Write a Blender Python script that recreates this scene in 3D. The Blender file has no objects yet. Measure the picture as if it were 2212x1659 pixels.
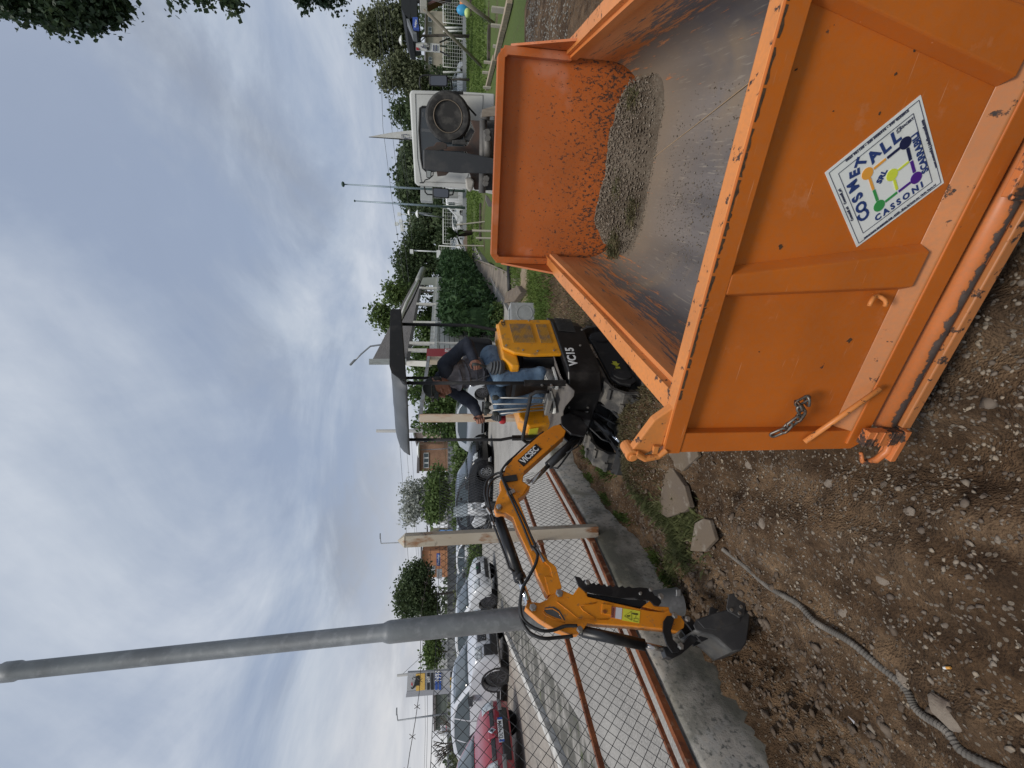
import bpy, math, random
import numpy as np
from mathutils import Vector, Matrix, noise
rnd = random.Random(7)
scene = bpy.context.scene
COL = scene.collection
# ---------------------------------------------------------------- camera (phone held sideways: rolled a quarter turn)
EYE = 1.65; FOC = 920.5; PIT = math.radians(7.277)
CP, SP = math.cos(PIT), math.sin(PIT)
cd = bpy.data.cameras.new('camera'); cam = bpy.data.objects.new('camera', cd); COL.objects.link(cam)
cd.sensor_fit = 'HORIZONTAL'; cd.sensor_width = 36.0; cd.lens = 36.0*FOC/2212.0
cd.clip_start = 0.05; cd.clip_end = 3000
zc = Vector((0, -CP, SP)); yc = Vector((1, 0, 0)); xc = Vector((0, -SP, -CP))
cam.matrix_world = Matrix(((xc.x, yc.x, zc.x, 0), (xc.y, yc.y, zc.y, 0), (xc.z, yc.z, zc.z, EYE), (0, 0, 0, 1)))
scene.camera = cam
# ---------------------------------------------------------------- world: physical sky seen through broken high cloud
SUN_EL, SUN_AZ = math.radians(64), math.radians(-158)
w = bpy.data.worlds.new('World'); scene.world = w; w.use_nodes = True
nt = w.node_tree; nt.nodes.clear()
def wn(t, **k):
    n = nt.nodes.new(t)
    for a, b in k.items(): setattr(n, a, b)
    return n
wout = wn('ShaderNodeOutputWorld'); wbg = wn('ShaderNodeBackground')
sky = wn('ShaderNodeTexSky'); sky.sky_type = 'NISHITA'; sky.sun_disc = False
sky.sun_elevation = SUN_EL; sky.sun_rotation = SUN_AZ; sky.dust_density = 2.5; sky.air_density = 1.0; sky.ozone_density = 1.5
tc = wn('ShaderNodeTexCoord'); sep = wn('ShaderNodeSeparateXYZ')
nt.links.new(tc.outputs['Generated'], sep.inputs[0])
def wm(op, a, b=None, c=None):
    n = wn('ShaderNodeMath'); n.operation = op
    for i, v in enumerate((a, b, c)):
        if v is None: continue
        if isinstance(v, (int, float)): n.inputs[i].default_value = v
        else: nt.links.new(v, n.inputs[i])
    return n.outputs[0]
zz = wm('ADD', wm('MAXIMUM', sep.outputs[2], 0.0), 0.16)
px, py = wm('DIVIDE', sep.outputs[0], zz), wm('DIVIDE', sep.outputs[1], zz)
cmb = wn('ShaderNodeCombineXYZ'); nt.links.new(px, cmb.inputs[0]); nt.links.new(py, cmb.inputs[1])
def wnoise(scale, detail, rough, dist, mscale, rot=0.0, loc=(0, 0, 0)):
    mp = wn('ShaderNodeMapping'); mp.inputs['Scale'].default_value = mscale; mp.inputs['Rotation'].default_value = (0, 0, rot); mp.inputs['Location'].default_value = loc
    nt.links.new(cmb.outputs[0], mp.inputs[0])
    n = wn('ShaderNodeTexNoise'); n.inputs['Scale'].default_value = scale; n.inputs['Detail'].default_value = detail
    n.inputs['Roughness'].default_value = rough; n.inputs['Distortion'].default_value = dist
    nt.links.new(mp.outputs[0], n.inputs['Vector']); return n.outputs['Fac']
def wramp(fac, stops):
    r = wn('ShaderNodeValToRGB'); e = r.color_ramp.elements
    while len(e) < len(stops): e.new(0.5)
    for el, (p, c) in zip(e, stops): el.position = p; el.color = (*c, 1)
    nt.links.new(fac, r.inputs[0]); return r.outputs[0]
def wmix(f, a, b, mode='MIX'):
    n = wn('ShaderNodeMix'); n.data_type = 'RGBA'; n.blend_type = mode
    if isinstance(f, (int, float)): n.inputs[0].default_value = f
    else: nt.links.new(f, n.inputs[0])
    for s, v in ((6, a), (7, b)):
        if isinstance(v, tuple): n.inputs[s].default_value = (*v, 1)
        else: nt.links.new(v, n.inputs[s])
    return n.outputs[2]
streak = wnoise(1.6, 6, .55, .5, (1.0, 0.35, 1), 1.15, (2.1, .4, 0))
puff = wnoise(.9, 8, .6, .5, (1, 1, 1), .3, (4.2, 1.7, 0))
big = wnoise(.45, 3, .5, .2, (1, 1, 1), 0, (1.3, 9.3, 0))
cover = wm('ADD', wm('MULTIPLY', streak, .55), wm('MULTIPLY', puff, .65))
cfac = wramp(cover, [(0.50, (0.08,)*3), (0.70, (0.95,)*3)])
# clouds: grey undersides to pale lit tops, in the same physical units as the sky
ccol = wramp(wm('ADD', wm('MULTIPLY', puff, .55), wm('MULTIPLY', big, .5)), [(0.42, (2.9, 3.2, 3.75)), (0.50, (4.5, 5.1, 6.0)), (0.70, (6.3, 6.7, 7.4))])
base = wmix(.78, sky.outputs[0], (3.35, 4.0, 5.3))
lowband = wramp(sep.outputs[2], [(0.0, (.50,)*3), (0.24, (0.0,)*3)])
mixed = wmix(cfac, base, ccol)
mixed = wmix(lowband, mixed, (5.7, 5.8, 6.2))
leftw = wramp(wm('MULTIPLY', wm('SUBTRACT', .34, sep.outputs[2]), wm('SUBTRACT', .25, sep.outputs[0])), [(0.02, (0, 0, 0)), (0.26, (.62,)*3)])
mixed = wmix(wm('MULTIPLY', leftw, wm('ADD', wm('MULTIPLY', puff, 1.6), -.15)), mixed, (8.3, 7.9, 7.4))
nt.links.new(mixed, wbg.inputs[0]); wbg.inputs[1].default_value = 0.070
nt.links.new(wbg.outputs[0], wout.inputs[0])
# ---------------------------------------------------------------- sun behind thin cloud
sd = bpy.data.lights.new('sun', 'SUN'); sd.energy = 1.5; sd.angle = math.radians(14); sd.color = (1.0, .95, .88)
so = bpy.data.objects.new('sun', sd); COL.objects.link(so)
sdir = Vector((math.sin(SUN_AZ)*math.cos(SUN_EL), math.cos(SUN_AZ)*math.cos(SUN_EL), math.sin(SUN_EL)))
so.rotation_euler = sdir.to_track_quat('Z', 'Y').to_euler()
scene.view_settings.view_transform = 'Standard'; scene.view_settings.look = 'None'
scene.view_settings.exposure = 0.6; scene.view_settings.gamma = 1.0; scene.view_settings.use_curve_mapping = False
scene.render.engine = 'CYCLES'
scene.cycles.max_bounces = 6; scene.cycles.diffuse_bounces = 3; scene.cycles.glossy_bounces = 3
scene.cycles.transparent_max_bounces = 8
# ---------------------------------------------------------------- measuring helpers: photo measurements -> metres
def ray(dx, dy):
    u = (829.5-dy)/FOC; d = (dx-1106)/FOC
    return Vector((u, CP-d*SP, -SP-d*CP))
def onz(dx, dy, z=0.0):
    r = ray(dx, dy); t = (z-EYE)/r.z; return Vector((r.x*t, r.y*t, z))
def ony(dx, dy, y):
    r = ray(dx, dy); t = y/r.y; return Vector((r.x*t, y, EYE+r.z*t))
class Plane:
    """a vertical plane through p with horizontal direction u"""
    def __init__(s, p, u):
        s.p = Vector((p[0], p[1], 0)); s.u = Vector((u[0], u[1], 0)).normalized(); s.n = Vector((s.u.y, -s.u.x, 0))
        if s.n.dot(s.p) > 0: s.n = -s.n
    def at(s, dx, dy, off=0.0):
        r = ray(dx, dy); pl = s.p+s.n*off; t = pl.dot(s.n)/r.dot(s.n)
        return Vector((r.x*t, r.y*t, EYE+r.z*t))
    def P(s, a, z, off=0.0): return s.p+s.u*a+s.n*off+Vector((0, 0, z))
# ---------------------------------------------------------------- materials
MATS = {}
def mat(name, col, rough=.6, metal=0.0, var=None, spots=(), bump=None, coat=0.0, spec=.5, coord='Object', rvar=None, trans=0.0):
    """col base; var=(col2, scale, lo, hi[, stretch]); spots=[(col, scale, lo, hi, stretch, rough)]; bump=(scale, strength[, dist])"""
    if name in MATS: return MATS[name]
    m = bpy.data.materials.new(name); m.use_nodes = True; MATS[name] = m
    t = m.node_tree; b = t.nodes['Principled BSDF']
    b.inputs['Roughness'].default_value = rough; b.inputs['Metallic'].default_value = metal
    b.inputs['Specular IOR Level'].default_value = spec
    if coat: b.inputs['Coat Weight'].default_value = coat; b.inputs['Coat Roughness'].default_value = .08
    tcn = t.nodes.new('ShaderNodeTexCoord')
    def nz(scale, stretch=(1, 1, 1), detail=5, rough=.6, kind='N'):
        mp = t.nodes.new('ShaderNodeMapping'); mp.inputs['Scale'].default_value = stretch
        t.links.new(tcn.outputs[coord], mp.inputs[0])
        if kind == 'V':
            n = t.nodes.new('ShaderNodeTexVoronoi'); n.inputs['Scale'].default_value = scale; t.links.new(mp.outputs[0], n.inputs['Vector']); return n.outputs['Distance']
        n = t.nodes.new('ShaderNodeTexNoise'); n.inputs['Scale'].default_value = scale; n.inputs['Detail'].default_value = detail; n.inputs['Roughness'].default_value = rough
        t.links.new(mp.outputs[0], n.inputs['Vector']); return n.outputs['Fac']
    def ramp(f, lo, hi):
        r = t.nodes.new('ShaderNodeMapRange'); r.inputs['From Min'].default_value = lo; r.inputs['From Max'].default_value = hi
        t.links.new(f, r.inputs['Value']); return r.outputs['Result']
    def mix(f, a, c):
        n = t.nodes.new('ShaderNodeMix'); n.data_type = 'RGBA'; t.links.new(f, n.inputs[0])
        for s_, v in ((6, a), (7, c)):
            if isinstance(v, tuple): n.inputs[s_].default_value = (*v, 1)
            else: t.links.new(v, n.inputs[s_])
        return n.outputs[2]
    c = tuple(col)
    if var:
        vs = [var] if not isinstance(var, list) else var
        for v in vs:
            st = v[4] if len(v) > 4 else (1, 1, 1)
            c = mix(ramp(nz(v[1], st), v[2], v[3]), c, tuple(v[0]))
    rr = None
    for s_ in spots:
        st = s_[4] if len(s_) > 4 else (1, 1, 1)
        f = ramp(nz(s_[1], st, 6, .65), s_[2], s_[3])
        c = mix(f, c, tuple(s_[0]))
    if isinstance(c, tuple): b.inputs['Base Color'].default_value = (*c, 1)
    else: t.links.new(c, b.inputs['Base Color'])
    if rvar:
        t.links.new(ramp(nz(rvar[0], (1, 1, 1)), 0.0, 1.0), (mr := t.nodes.new('ShaderNodeMapRange')).inputs['Value'])
        mr.inputs['To Min'].default_value = rvar[1]; mr.inputs['To Max'].default_value = rvar[2]
        t.links.new(mr.outputs['Result'], b.inputs['Roughness'])
    if bump:
        bn = t.nodes.new('ShaderNodeBump'); bn.inputs['Strength'].default_value = bump[1]; bn.inputs['Distance'].default_value = bump[2] if len(bump) > 2 else .01
        t.links.new(nz(bump[0], (1, 1, 1), 8, .7), bn.inputs['Height']); t.links.new(bn.outputs[0], b.inputs['Normal'])
    if trans:
        b.inputs['Transmission Weight'].default_value = trans
    return m
def nodes_of(name, rough=.7, metal=0.0):
    m = bpy.data.materials.new(name); m.use_nodes = True; MATS[name] = m
    return m, m.node_tree, m.node_tree.nodes['Principled BSDF']
# ---------------------------------------------------------------- objects, things, labels
def tag(o, label=None, cat=None, group=None, kind=None):
    if label: o['label'] = label
    if cat: o['category'] = cat
    if group: o['group'] = group
    if kind: o['kind'] = kind
    return o
def empty(name, label, cat, loc=(0, 0, 0), rotz=0.0, group=None):
    o = bpy.data.objects.new(name, None); COL.objects.link(o); o.location = loc; o.rotation_euler = (0, 0, rotz)
    o.empty_display_size = .1
    return tag(o, label, cat, group)
def root_matrix(o):
    return Matrix.Translation(o.location) @ Matrix.Rotation(o.rotation_euler.z, 4, 'Z')
class MB:
    """collects faces, builds ONE mesh object"""
    def __init__(s): s.v = []; s.f = []; s.k = []
    def add(s, vs, fs):
        k = len(s.v); s.k.append((k, len(s.f))); s.v.extend([tuple(v) for v in vs]); s.f.extend([tuple(i+k for i in f) for f in fs]); return s
    def box(s, c, size, R=None):
        hx, hy, hz = size[0]/2, size[1]/2, size[2]/2; c = Vector(c)
        vs = [Vector((x, y, z)) for x in (-hx, hx) for y in (-hy, hy) for z in (-hz, hz)]
        if R is not None: vs = [R @ v for v in vs]
        return s.add([v+c for v in vs], [(0, 1, 3, 2), (4, 6, 7, 5), (0, 4, 5, 1), (2, 3, 7, 6), (0, 2, 6, 4), (1, 5, 7, 3)])
    def bar(s, p, q, a, b, up=(0, 0, 1)):
        p, q = Vector(p), Vector(q); d = (q-p)
        if d.length < 1e-6: return s
        d.normalize(); u = Vector(up); x = d.cross(u)
        if x.length < 1e-4: x = d.cross(Vector((1, 0, 0)))
        x.normalize(); y = x.cross(d)
        c = [x*i*a/2+y*j*b/2 for i, j in ((-1, -1), (1, -1), (1, 1), (-1, 1))]
        return s.add([p+k for k in c]+[q+k for k in c], [(3, 2, 1, 0), (4, 5, 6, 7), (0, 1, 5, 4), (1, 2, 6, 5), (2, 3, 7, 6), (3, 0, 4, 7)])
    def tube(s, pts, r, n=8, caps=True, closed=False):
        pts = [Vector(p) for p in pts]; N = len(pts); rs = r if isinstance(r, (list, tuple)) else [r]*N
        d0 = (pts[1]-pts[0]).normalized(); x = d0.orthogonal().normalized(); vs = []
        for i, p in enumerate(pts):
            a = pts[(i-1) % N] if (closed or i > 0) else pts[i]; b = pts[(i+1) % N] if (closed or i < N-1) else pts[i]
            d = (b-a).normalized() if (b-a).length > 1e-9 else d0
            x = (x-d*x.dot(d)); x = x.normalized() if x.length > 1e-6 else d.orthogonal().normalized(); y = d.cross(x)
            for k in range(n):
                t = 2*math.pi*k/n; vs.append(p+(x*math.cos(t)+y*math.sin(t))*rs[i])
        fs = []
        for i in range(N if closed else N-1):
            j = (i+1) % N
            for k in range(n): fs.append((i*n+k, i*n+(k+1) % n, j*n+(k+1) % n, j*n+k))
        if caps and not closed: fs += [tuple(range(n-1, -1, -1)), tuple((N-1)*n+k for k in range(n))]
        return s.add(vs, fs)
    def cyl(s, p, q, r, n=16, r2=None): return s.tube([p, q], [r, r if r2 is None else r2], n)
    def prism(s, front, back):
        n = len(front); vs = list(front)+list(back)
        return s.add(vs, [tuple(range(n)), tuple(range(2*n-1, n-1, -1))]+[(i, i+n, (i+1) % n+n, (i+1) % n) for i in range(n)])
    def slab(s, poly, th, axis=(0, 0, 1)):
        a = Vector(axis)*th; f = [Vector(p) for p in poly]; return s.prism([p+a for p in f], f)
    def trace(s, pl, pts, th, off=0.0):
        c = [pl.at(a, b, off) for a, b in pts]
        return s.prism([p+pl.n*th/2 for p in c], [p-pl.n*th/2 for p in c])
    def lathe(s, c, axis, prof, n=24):
        c, a = Vector(c), Vector(axis).normalized(); x = a.orthogonal().normalized(); y = a.cross(x); vs = []; m = len(prof)
        for h, r in prof:
            for k in range(n):
                t = 2*math.pi*k/n; vs.append(c+a*h+(x*math.cos(t)+y*math.sin(t))*max(r, 1e-5))
        fs = [(i*n+k, i*n+(k+1) % n, (i+1)*n+(k+1) % n, (i+1)*n+k) for i in range(m-1) for k in range(n)]
        fs += [tuple(range(n-1, -1, -1)), tuple((m-1)*n+k for k in range(n))]
        return s.add(vs, fs)
    def grid(s, rows):
        n = len(rows[0]); vs = [p for r in rows for p in r]
        return s.add(vs, [(i*n+k, i*n+k+1, (i+1)*n+k+1, (i+1)*n+k) for i in range(len(rows)-1) for k in range(n-1)])
    def sphere(s, c, r, n=12, m=8, sc=(1, 1, 1)):
        c = Vector(c); vs = []
        for i in range(m+1):
            ph = math.pi*i/m
            for k in range(n):
                t = 2*math.pi*k/n; vs.append(c+Vector((sc[0]*r*math.sin(ph)*math.cos(t), sc[1]*r*math.sin(ph)*math.sin(t), sc[2]*r*math.cos(ph))))
        return s.add(vs, [(i*n+k, (i+1)*n+k, (i+1)*n+(k+1) % n, i*n+(k+1) % n) for i in range(m) for k in range(n)])
    def build(s, name, m, parent=None, world=True, smooth=False, bevel=0.0, seg=2, fixn=True, autosm=None, root=None, split=False):
        if split:
            ks = s.k+[(len(s.v), len(s.f))]; o = None
            for (v0, f0), (v1, f1) in zip(ks[:-1], ks[1:]):
                q = MB(); q.add(s.v[v0:v1], [tuple(i-v0 for i in f) for f in s.f[f0:f1]]); o = q.build(name, m, parent, world, smooth, bevel, seg, fixn, autosm, root)
            return o
        vs = s.v
        if parent is not None and world:
            r = root or parent
            while r.parent is not None: r = r.parent
            inv = root_matrix(r).inverted(); vs = [tuple(inv @ Vector(v)) for v in vs]
        me = bpy.data.meshes.new(name); me.from_pydata(vs, [], s.f)
        if fixn:
            import bmesh
            b = bmesh.new(); b.from_mesh(me); bmesh.ops.remove_doubles(b, verts=b.verts, dist=1e-6); bmesh.ops.recalc_face_normals(b, faces=b.faces); b.to_mesh(me); b.free()
        me.materials.append(m)
        if smooth: me.polygons.foreach_set('use_smooth', [True]*len(me.polygons))
        o = bpy.data.objects.new(name, me); COL.objects.link(o)
        if parent is not None: o.parent = parent
        if bevel:
            bm_ = o.modifiers.new('bevel', 'BEVEL'); bm_.width = bevel; bm_.segments = seg; bm_.limit_method = 'ANGLE'; bm_.angle_limit = math.radians(35)
        if autosm is not None:
            me.polygons.foreach_set('use_smooth', [True]*len(me.polygons)); me.set_sharp_from_angle(angle=math.radians(autosm))
        return o
def fastmesh(name, V, F, m, parent=None, smooth=False):
    V = np.asarray(V, dtype=np.float32); F = np.asarray(F, dtype=np.int32); k = F.shape[1]
    me = bpy.data.meshes.new(name); me.vertices.add(len(V)); me.vertices.foreach_set('co', V.ravel())
    me.loops.add(F.size); me.loops.foreach_set('vertex_index', F.ravel()); me.polygons.add(len(F))
    me.polygons.foreach_set('loop_start', np.arange(0, F.size, k, dtype=np.int32)); me.update(calc_edges=True); me.validate()
    if smooth: me.polygons.foreach_set('use_smooth', [True]*len(me.polygons))
    me.materials.append(m); o = bpy.data.objects.new(name, me); COL.objects.link(o)
    if parent is not None: o.parent = parent
    return o
def copy_tree(o, parent=None):
    kids = [c for c in bpy.data.objects if c.parent is o]
    c = o.copy(); COL.objects.link(c); c.parent = parent
    for k in kids: copy_tree(k, c)
    return c
def text(name, s, M, size, m, parent, align='CENTER', sx=1.0, ex=0.0006, bold=0.0):
    """lettering: flat glyphs given real thickness; M maps text plane (x right, y up, z out) to the parent's space"""
    cu = bpy.data.curves.new('glyphs', 'FONT'); cu.body = s; cu.size = size; cu.align_x = align; cu.align_y = 'CENTER'; cu.extrude = ex; cu.offset = bold; cu.resolution_u = 3
    to = bpy.data.objects.new('glyphs', cu); COL.objects.link(to); bpy.context.view_layer.update()
    me = bpy.data.meshes.new_from_object(to.evaluated_get(bpy.context.evaluated_depsgraph_get()))
    bpy.data.objects.remove(to)
    S = Matrix.Diagonal((sx, 1, 1, 1)); me.transform(M @ S); me.name = name
    me.materials.clear(); me.materials.append(m)
    o = bpy.data.objects.new(name, me); COL.objects.link(o); o.parent = parent
    return o
def frameM(o, x, y):
    x = Vector(x).normalized(); y = Vector(y).normalized(); z = x.cross(y).normalized(); y = z.cross(x)
    o = Vector(o); return Matrix(((x.x, y.x, z.x, o.x), (x.y, y.y, z.y, o.y), (x.z, y.z, z.z, o.z), (0, 0, 0, 1)))
def loc(parent, p):
    r = parent
    while r.parent is not None: r = r.parent
    return root_matrix(r).inverted() @ Vector(p)
def sm(a, b, x):
    t = min(1.0, max(0.0, (x-a)/(b-a))); return t*t*(3-2*t)
# ================================================================ GROUND
ROADZ = .27
def fx(y):                                   # x of the fence line at depth y
    if y < 4.09: return -2.13+.351*(y-2.21)
    if y < 5.9: return -1.47+.177*(y-4.09)
    if y < 7.6: return -1.15+.91*(y-5.9)
    return .40+.40*(y-7.6)
def fbm(x, y, s, o=4): return noise.fractal(Vector((x*s, y*s, 3.7)), .9, 2.1, o)
def gh(x, y, fine=True):
    z = .024*max(0.0, y-7.0)
    z = min(z, 1.15)
    if y < 9 and fine:
        d = x-fx(y)                           # distance from the wall
        near = 1-sm(5.5, 8, y)
        z += near*(-.10*(1-sm(.5, 1.5, d))*(1-sm(3.6, 4.6, y)))
        z += near*(-.24*math.exp(-((d-.42)/.24)**2)*(1-sm(2.35, 2.9, y)))            # the dug trench
        z += .30*math.exp(-(((x+.56)/.50)**4+((y-3.42)/.22)**2))                       # soil heaped by the blade
        z += .06*math.exp(-(((x+.95)/.2)**2+((y-3.75)/.25)**2))
        z += .05*math.exp(-((x+.62+.25*(y-1.5))/.16)**2)*(1-sm(2.6, 3.2, y))           # ridge beside the hose
        z -= .05*math.exp(-((x+.32+.35*(y-1.5))/.13)**2)*(1-sm(2.6, 3.2, y))
        k = near*(.35+.65*(1-sm(.3, 1.2, x)))
        z += k*(.030*fbm(x, y, 2.2)+.022*fbm(x+5, y, 7, 3)+.011*fbm(x, y+9, 22, 3))
        dig_ = (1-sm(.55, 1.25, d))*(1-sm(3.0, 3.6, y)); bl_ = abs(noise.noise(Vector((x*9, y*9, 4))))+.5*abs(noise.noise(Vector((x*21, y*21, 8))))+.25*abs(noise.noise(Vector((x*43, y*43, 2))))
        z += dig_*near*.10*(.50-bl_)
        z -= .022*math.exp(-((x+.10+.42*(y-1.5))/.07)**2)*(1-sm(2.6, 3.1, y))*near
        z += near*.006*abs(noise.noise(Vector((x*30, y*30, 1))))
        ru = x*.92+y*.39; z += near*(1-sm(2.8, 3.4, y))*.030*noise.noise(Vector((x*8.5+y*.7, y*1.3, 6)))+near*.012*noise.noise(Vector((x*19, y*4, 2)))
        clod = noise.fractal(Vector((x*11, y*11, .5)), .8, 2, 3)
        z += k*(.014*max(0, clod)*(1-sm(.9, 1.6, d)) + .007*max(0, clod))
    return z
def ground_at(dx, dy, far=80):
    r = ray(dx, dy); t = .5; st = .05
    while t < far:
        p = Vector((r.x*t, r.y*t, EYE+r.z*t))
        g = ROADZ if p.x < fx(p.y) and p.y > 1 else gh(p.x, p.y, False)
        if p.z < g: return Vector((p.x, p.y, g))
        t += st*(1+t*.05)
    return p
# near earth: fine mesh
m, t, b = nodes_of('stony_earth')
tcn = t.nodes.new('ShaderNodeTexCoord')
def N(t, ty, **k):
    n = t.nodes.new(ty)
    for a, v in k.items():
        if a in n.inputs: n.inputs[a].default_value = v
        else: setattr(n, a, v)
    return n
def earth_nodes(t, b, tcn, cA, cB, stone1, stone2, grassy=None, sc=1.0):
    n1 = N(t, 'ShaderNodeTexNoise', Scale=1.3*sc, Detail=8.0, Roughness=.62); n2 = N(t, 'ShaderNodeTexNoise', Scale=38.0*sc, Detail=6.0, Roughness=.7)
    v1 = N(t, 'ShaderNodeTexVoronoi', Scale=52.0*sc); v2 = N(t, 'ShaderNodeTexVoronoi', Scale=110.0*sc)
    wz = N(t, 'ShaderNodeTexNoise', Scale=9.0*sc, Detail=3.0)
    for n in (n1, n2, wz, v2): t.links.new(tcn.outputs['Object'], n.inputs['Vector'])
    ad = N(t, 'ShaderNodeVectorMath', operation='MULTIPLY_ADD'); ad.inputs[1].default_value = (.05/sc,)*3
    t.links.new(wz.outputs['Color'], ad.inputs[0]); t.links.new(tcn.outputs['Object'], ad.inputs[2]); t.links.new(ad.outputs[0], v1.inputs['Vector'])
    r1 = N(t, 'ShaderNodeValToRGB'); r1.color_ramp.elements[0].color = (*cA, 1); r1.color_ramp.elements[1].color = (*cB, 1); r1.color_ramp.elements[0].position = .38; r1.color_ramp.elements[1].position = .64
    t.links.new(n1.outputs['Fac'], r1.inputs[0])
    mul = N(t, 'ShaderNodeMix', data_type='RGBA', blend_type='MULTIPLY'); mul.inputs[0].default_value = .75
    r2 = N(t, 'ShaderNodeValToRGB'); r2.color_ramp.elements[0].color = (.45, .43, .4, 1); r2.color_ramp.elements[1].color = (1.35, 1.3, 1.25, 1); r2.color_ramp.elements[0].position = .3; r2.color_ramp.elements[1].position = .7
    t.links.new(n2.outputs['Fac'], r2.inputs[0]); t.links.new(r1.outputs[0], mul.inputs[6]); t.links.new(r2.outputs[0], mul.inputs[7])
    n4 = N(t, 'ShaderNodeTexNoise', Scale=7.0*sc, Detail=5.0, Roughness=.6); t.links.new(tcn.outputs['Object'], n4.inputs['Vector']); r4 = N(t, 'ShaderNodeValToRGB'); r4.color_ramp.elements[0].color = (.55, .52, .50, 1); r4.color_ramp.elements[1].color = (1.25, 1.2, 1.12, 1); r4.color_ramp.elements[0].position = .38; r4.color_ramp.elements[1].position = .62
    t.links.new(n4.outputs['Fac'], r4.inputs[0]); mu2 = N(t, 'ShaderNodeMix', data_type='RGBA', blend_type='MULTIPLY'); mu2.inputs[0].default_value = .8; t.links.new(mul.outputs[2], mu2.inputs[6]); t.links.new(r4.outputs[0], mu2.inputs[7]); mul = mu2
    mpR = N(t, 'ShaderNodeMapping'); mpR.inputs['Scale'].default_value = (1, .22, 1); t.links.new(tcn.outputs['Object'], mpR.inputs[0]); n5 = N(t, 'ShaderNodeTexNoise', Scale=4.5*sc, Detail=6.0, Roughness=.6); t.links.new(mpR.outputs[0], n5.inputs['Vector'])
    r5 = N(t, 'ShaderNodeValToRGB'); r5.color_ramp.elements[0].color = (.58, .52, .47, 1); r5.color_ramp.elements[1].color = (1.32, 1.30, 1.28, 1); r5.color_ramp.elements[0].position = .40; r5.color_ramp.elements[1].position = .62
    t.links.new(n5.outputs['Fac'], r5.inputs[0]); mu3 = N(t, 'ShaderNodeMix', data_type='RGBA', blend_type='MULTIPLY'); mu3.inputs[0].default_value = .85; t.links.new(mul.outputs[2], mu3.inputs[6]); t.links.new(r5.outputs[0], mu3.inputs[7]); mul = mu3
    # embedded pebbles: only in some of the cells
    s1 = N(t, 'ShaderNodeSeparateColor'); t.links.new(v1.outputs['Color'], s1.inputs[0])
    pick = N(t, 'ShaderNodeMath', operation='GREATER_THAN'); pick.inputs[1].default_value = .64; t.links.new(s1.outputs[0], pick.inputs[0])
    cell = N(t, 'ShaderNodeMath', operation='LESS_THAN'); cell.inputs[1].default_value = .36; t.links.new(v1.outputs['Distance'], cell.inputs[0])
    pf = N(t, 'ShaderNodeMath', operation='MULTIPLY'); t.links.new(pick.outputs[0], pf.inputs[0]); t.links.new(cell.outputs[0], pf.inputs[1])
    sc_ = N(t, 'ShaderNodeMix', data_type='RGBA'); sc_.inputs[6].default_value = (*stone1, 1); sc_.inputs[7].default_value = (*stone2, 1); t.links.new(s1.outputs[1], sc_.inputs[0])
    mx = N(t, 'ShaderNodeMix', data_type='RGBA'); t.links.new(pf.outputs[0], mx.inputs[0]); t.links.new(mul.outputs[2], mx.inputs[6]); t.links.new(sc_.outputs[2], mx.inputs[7])
    out = mx.outputs[2]
    if grassy:
        g1 = N(t, 'ShaderNodeTexNoise', Scale=grassy[0], Detail=7.0, Roughness=.65); t.links.new(tcn.outputs['Object'], g1.inputs['Vector'])
        gm = N(t, 'ShaderNodeMapRange'); gm.inputs['From Min'].default_value = grassy[1]; gm.inputs['From Max'].default_value = grassy[2]; t.links.new(g1.outputs['Fac'], gm.inputs['Value'])
        gc = N(t, 'ShaderNodeMix', data_type='RGBA'); gc.inputs[6].default_value = (*grassy[3], 1); gc.inputs[7].default_value = (*grassy[4], 1)
        t.links.new(n2.outputs['Fac'], gc.inputs[0])
        m2 = N(t, 'ShaderNodeMix', data_type='RGBA'); t.links.new(gm.outputs[0], m2.inputs[0]); t.links.new(out, m2.inputs[6]); t.links.new(gc.outputs[2], m2.inputs[7]); out = m2.outputs[2]
    t.links.new(out, b.inputs['Base Color'])
    hb = N(t, 'ShaderNodeMath', operation='MULTIPLY_ADD'); hb.inputs[1].default_value = -.5; t.links.new(v2.outputs['Distance'], hb.inputs[0]); t.links.new(n2.outputs['Fac'], hb.inputs[2])
    h2 = N(t, 'ShaderNodeMath', operation='MULTIPLY_ADD'); h2.inputs[1].default_value = .5; t.links.new(pf.outputs[0], h2.inputs[0]); t.links.new(hb.outputs[0], h2.inputs[2])
    bp = N(t, 'ShaderNodeBump', Strength=1.0, Distance=.02); t.links.new(h2.outputs[0], bp.inputs['Height']); t.links.new(bp.outputs[0], b.inputs['Normal'])
    b.inputs['Roughness'].default_value = .95; b.inputs['Specular IOR Level'].default_value = .2
earth_nodes(t, b, tcn, (.098, .064, .038), (.195, .140, .092), (.235, .195, .15), (.15, .12, .09))
EARTH = m
X = np.concatenate([np.arange(-3.2, 2.0, .024), np.arange(2.0, 9.0, .1)]); Yv = np.concatenate([np.arange(.15, 4.2, .024), np.arange(4.2, 10.05, .07)])
V = [(x, y, (gh(x, y) if x > fx(y)-.1 else -.5)) for y in Yv for x in X]
nx, ny = len(X), len(Yv)
ii = np.arange(nx*ny).reshape(ny, nx)
F = np.stack([ii[:-1, :-1], ii[:-1, 1:], ii[1:, 1:], ii[1:, :-1]], -1).reshape(-1, 4)
tag(fastmesh('ground', V, F, EARTH, smooth=True), kind='structure')
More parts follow.
